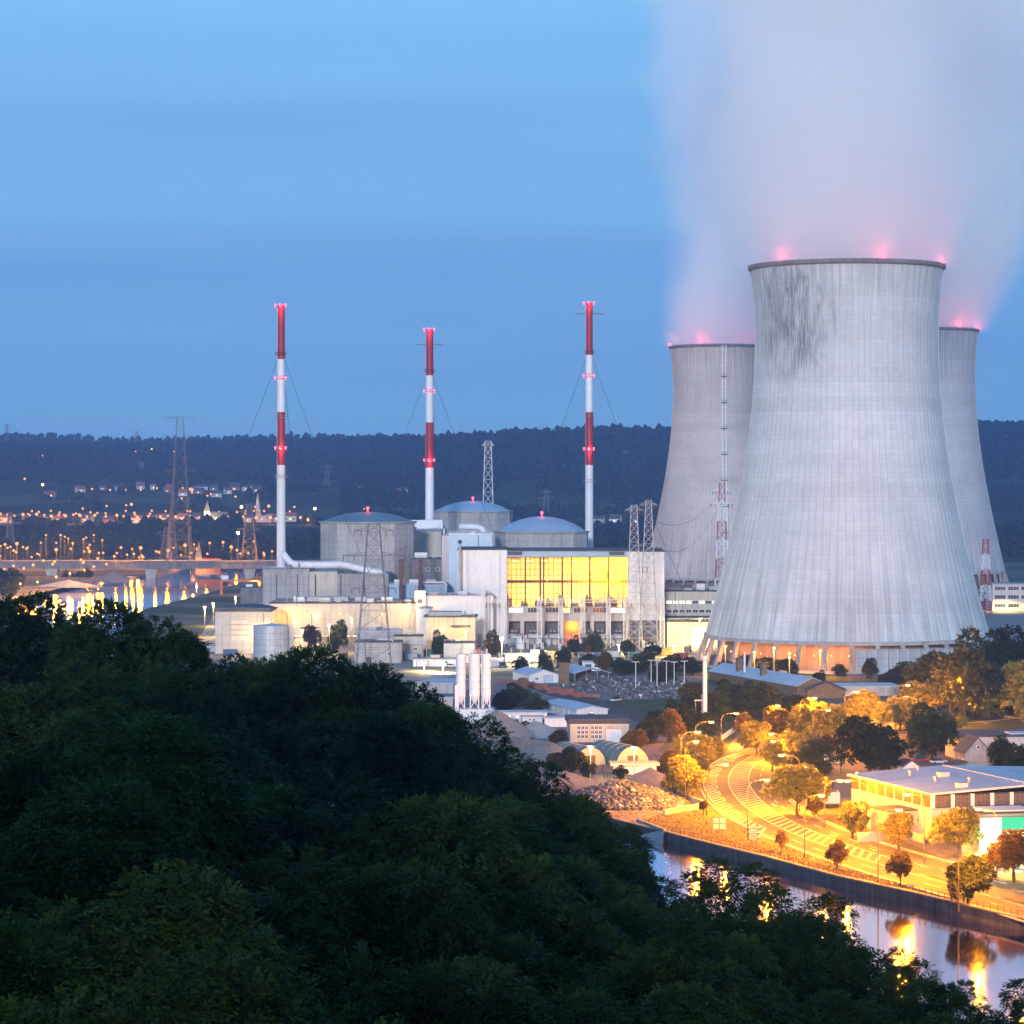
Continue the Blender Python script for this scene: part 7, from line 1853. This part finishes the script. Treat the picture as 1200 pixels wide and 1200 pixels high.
# wood on the hill behind the viewpoint
for k in range(70):
    X, Y = rs.uniform(-330, 260), rs.uniform(-330, -60)
    zg = hill_z(X, Y); tree('broadleaf_tree', 'unseen tree added on the hill behind the viewpoint for shade', X, Y, zg, zg+rs.uniform(15, 20), rs.uniform(5.5, 7), MIDC['leaf_dark'][k % 3], 'unseen shade wood behind the viewpoint', rs.rand()*6.28)
# lit trees along the road: (u, v foot, v top, half width px, kind, label)
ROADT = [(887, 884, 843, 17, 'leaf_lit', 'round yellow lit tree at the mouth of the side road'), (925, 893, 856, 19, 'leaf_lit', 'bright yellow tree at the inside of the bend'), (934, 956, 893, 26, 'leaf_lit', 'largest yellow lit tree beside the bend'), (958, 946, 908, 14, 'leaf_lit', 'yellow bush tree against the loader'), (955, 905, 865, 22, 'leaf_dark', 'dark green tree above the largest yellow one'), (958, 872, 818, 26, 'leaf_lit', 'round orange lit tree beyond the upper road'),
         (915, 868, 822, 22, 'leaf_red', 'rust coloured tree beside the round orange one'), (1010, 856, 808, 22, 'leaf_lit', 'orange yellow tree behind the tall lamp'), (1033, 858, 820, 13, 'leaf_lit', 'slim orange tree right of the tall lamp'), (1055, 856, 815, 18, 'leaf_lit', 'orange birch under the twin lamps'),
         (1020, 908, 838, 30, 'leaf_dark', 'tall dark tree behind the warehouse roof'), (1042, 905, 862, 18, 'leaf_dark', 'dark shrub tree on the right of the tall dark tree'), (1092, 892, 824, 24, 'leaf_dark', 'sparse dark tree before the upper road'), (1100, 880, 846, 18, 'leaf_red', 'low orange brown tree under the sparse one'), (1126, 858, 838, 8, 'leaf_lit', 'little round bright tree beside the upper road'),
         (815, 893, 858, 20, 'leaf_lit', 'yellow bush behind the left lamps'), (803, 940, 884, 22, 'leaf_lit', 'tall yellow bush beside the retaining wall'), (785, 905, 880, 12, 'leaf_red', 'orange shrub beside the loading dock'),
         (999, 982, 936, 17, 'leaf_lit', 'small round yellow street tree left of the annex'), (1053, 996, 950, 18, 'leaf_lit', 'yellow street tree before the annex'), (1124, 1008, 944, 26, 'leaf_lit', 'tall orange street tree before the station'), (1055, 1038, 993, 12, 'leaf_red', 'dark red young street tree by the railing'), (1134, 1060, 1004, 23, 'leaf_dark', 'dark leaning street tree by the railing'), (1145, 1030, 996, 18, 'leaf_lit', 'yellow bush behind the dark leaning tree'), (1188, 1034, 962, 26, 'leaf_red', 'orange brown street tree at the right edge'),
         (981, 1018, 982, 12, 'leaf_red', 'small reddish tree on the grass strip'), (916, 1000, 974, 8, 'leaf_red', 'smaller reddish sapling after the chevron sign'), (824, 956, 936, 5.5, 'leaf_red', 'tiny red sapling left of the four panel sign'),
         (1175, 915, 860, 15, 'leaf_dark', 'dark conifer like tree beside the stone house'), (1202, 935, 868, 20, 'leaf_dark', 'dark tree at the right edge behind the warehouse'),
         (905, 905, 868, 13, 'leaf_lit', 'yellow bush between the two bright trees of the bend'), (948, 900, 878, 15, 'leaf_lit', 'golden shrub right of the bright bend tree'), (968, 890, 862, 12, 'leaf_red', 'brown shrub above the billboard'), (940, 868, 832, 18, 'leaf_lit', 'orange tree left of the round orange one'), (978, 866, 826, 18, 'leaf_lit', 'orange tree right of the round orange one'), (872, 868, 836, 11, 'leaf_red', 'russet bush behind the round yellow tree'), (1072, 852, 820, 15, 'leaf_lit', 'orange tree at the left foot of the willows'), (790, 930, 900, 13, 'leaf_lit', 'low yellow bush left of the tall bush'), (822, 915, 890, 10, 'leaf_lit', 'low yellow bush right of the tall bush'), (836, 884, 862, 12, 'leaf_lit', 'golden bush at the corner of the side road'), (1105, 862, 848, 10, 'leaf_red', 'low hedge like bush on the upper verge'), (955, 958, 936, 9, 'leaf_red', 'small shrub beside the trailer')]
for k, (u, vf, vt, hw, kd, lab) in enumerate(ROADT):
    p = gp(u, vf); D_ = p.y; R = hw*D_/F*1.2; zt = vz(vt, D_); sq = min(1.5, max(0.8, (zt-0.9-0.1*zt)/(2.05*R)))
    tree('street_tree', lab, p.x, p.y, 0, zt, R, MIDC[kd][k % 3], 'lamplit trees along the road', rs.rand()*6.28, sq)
# willows and dark belts
WIL = [(1130, 838, 738, 34, 'largest willow beside the tower, brown green'), (1175, 835, 732, 36, 'tall willow at the right edge'), (1095, 840, 758, 28, 'willow left of the largest one'), (1200, 838, 770, 30, 'lower willow under the right edge lamps'), (1150, 842, 790, 28, 'lamplit low willow in the middle'), (1080, 843, 795, 22, 'small lamplit willow at the left end')]
for k, (u, vf, vt, hw, lab) in enumerate(WIL):
    p = gp(u, vf+6-k % 3*5); D_ = p.y; R = hw*D_/F*1.15; zt = vz(vt, D_)
    tree('willow_tree', lab, p.x, p.y, 0, zt, R, MIDC['leaf_lit' if k > 2 else 'leaf_dark'][k % 3], 'willows beside the upper road', rs.rand()*6.28, min(1.6, zt*0.93/(2.05*R)))
BELTN = {}
BELT = [(856, 828, 796, 16), (880, 826, 798, 16), (902, 830, 802, 15), (925, 850, 822, 15), (830, 862, 832, 13), (790, 846, 818, 13), (772, 858, 830, 13), (842, 845, 800, 18), (866, 842, 805, 20), (888, 845, 800, 22), (910, 842, 808, 20), (935, 836, 812, 18), (800, 862, 822, 18), (818, 848, 808, 16), (785, 870, 832, 16), (760, 872, 838, 18), (745, 880, 850, 14), (810, 820, 795, 14), (775, 800, 780, 13), (730, 790, 770, 12), (708, 788, 764, 10), (690, 784, 765, 9), (752, 788, 762, 14), (785, 787, 766, 14), (810, 790, 768, 13), (660, 786, 757, 9), (690, 766, 741, 9), (672, 768, 744, 7), (700, 768, 740, 9), (640, 790, 762, 9), (611, 792, 769, 8), (735, 770, 748, 7), (765, 772, 752, 8), (606, 828, 800, 17), (592, 832, 806, 16), (628, 838, 812, 12), (617, 862, 846, 11), (670, 905, 872, 14), (654, 905, 880, 12), (690, 912, 888, 10), (770, 905, 892, 8), (727, 912, 896, 8), (516, 776, 738, 10), (577, 768, 736, 9), (365, 772, 728, 9), (395, 765, 726, 10), (655, 872, 852, 10), (875, 785, 768, 14), (900, 790, 768, 16), (925, 788, 770, 13), (850, 788, 772, 10), (930, 800, 785, 9), (960, 800, 785, 8), (1020, 795, 772, 10), (1060, 800, 774, 18), (985, 792, 778, 8), (1045, 806, 784, 14), (1090, 812, 780, 18), (475, 745, 716, 7), (852, 686, 670, 8)]
BELT.sort()
for k, (u, vf, vt, hw) in enumerate(BELT):
    p = gp(u, vf); D_ = p.y; R = hw*D_/F*1.15; zt = vz(vt, D_)
    zone = 'between the yard and the road' if vf > 800 and u > 720 else ('among the plant buildings' if vf < 785 and u < 620 else ('at the foot of the largest tower' if u > 840 else ('along the plant fence' if vf < 792 else 'in the works yard')))
    BELTN[zone] = BELTN.get(zone, -1)+1
    tree('shrub_tree', ordn(BELTN[zone])+' dark bushy tree from the left '+zone, p.x, p.y, 0, zt, R, MIDC['leaf_dark' if k % 4 else 'leaf_red'][k % 3], 'dark bushy trees '+zone, rs.rand()*6.28, min(1.4, max(.7, zt*0.97/(2.05*R))), True)
FARB = [(-6, 676, 18), (12, 682, 18), (-20, 680, 20), (80, 676, 9), (98, 675, 10), (-30, 690, 22), (250, 658, 12), (262, 656, 12), (288, 660, 10)]
for k, (u, v, hw) in enumerate(FARB):
    D_ = 1760 if u < 60 else (2095 if u < 120 else 2180); R = hw*D_/F
    tree('bank_tree', ordn(k)+' rounded bush tree from the left along the bridge bank', ux(u, D_), D_, -1.0, vz(v-hw*.9, D_), R, MIDC['leaf_dark'][k % 3], 'trees on the far river banks', rs.rand()*6.28, .8)
t, g = HEDGE; g.build('foliage', M['leaf_dark'], t)
# dry grass on the verge
gr = np.random.RandomState(2); V = []
n = 9000
for k in range(n):
    j = gr.randint(0, 88); f = gr.rand()
    a_ = OUT[min(j+18, len(OUT)-1)]
    # between road edge and wall line
    y = a_.y; wx = float(np.interp(y, [469.5, 501, 519.7, 545, 569.6, 586, 607], [87.7, 72, 61.7, 51, 39.2, 32, 22])) if y > 469.5 else 87.7+(469.5-y)*0.52
    x = lerp(wx+1.2, a_.x-0.6, f) if a_.x > wx+2 else None
    if x is None: continue
    y2 = y+gr.uniform(-2, 2); h = gr.uniform(0.15, 0.5); an = gr.rand()*3.14; c, s_ = math.cos(an)*.09, math.sin(an)*.09
    V += [(x-c, y2-s_, .01), (x+c, y2+s_, .01), (x+gr.uniform(-.12, .12), y2+gr.uniform(-.12, .12), h)]
V = np.array(V); tag(link(np_mesh('grass', V, np.arange(len(V)).reshape(-1, 3), M['grass_dry']), 'grass'), 'dry grass on the verge above the river wall', 'grass', kind='stuff')
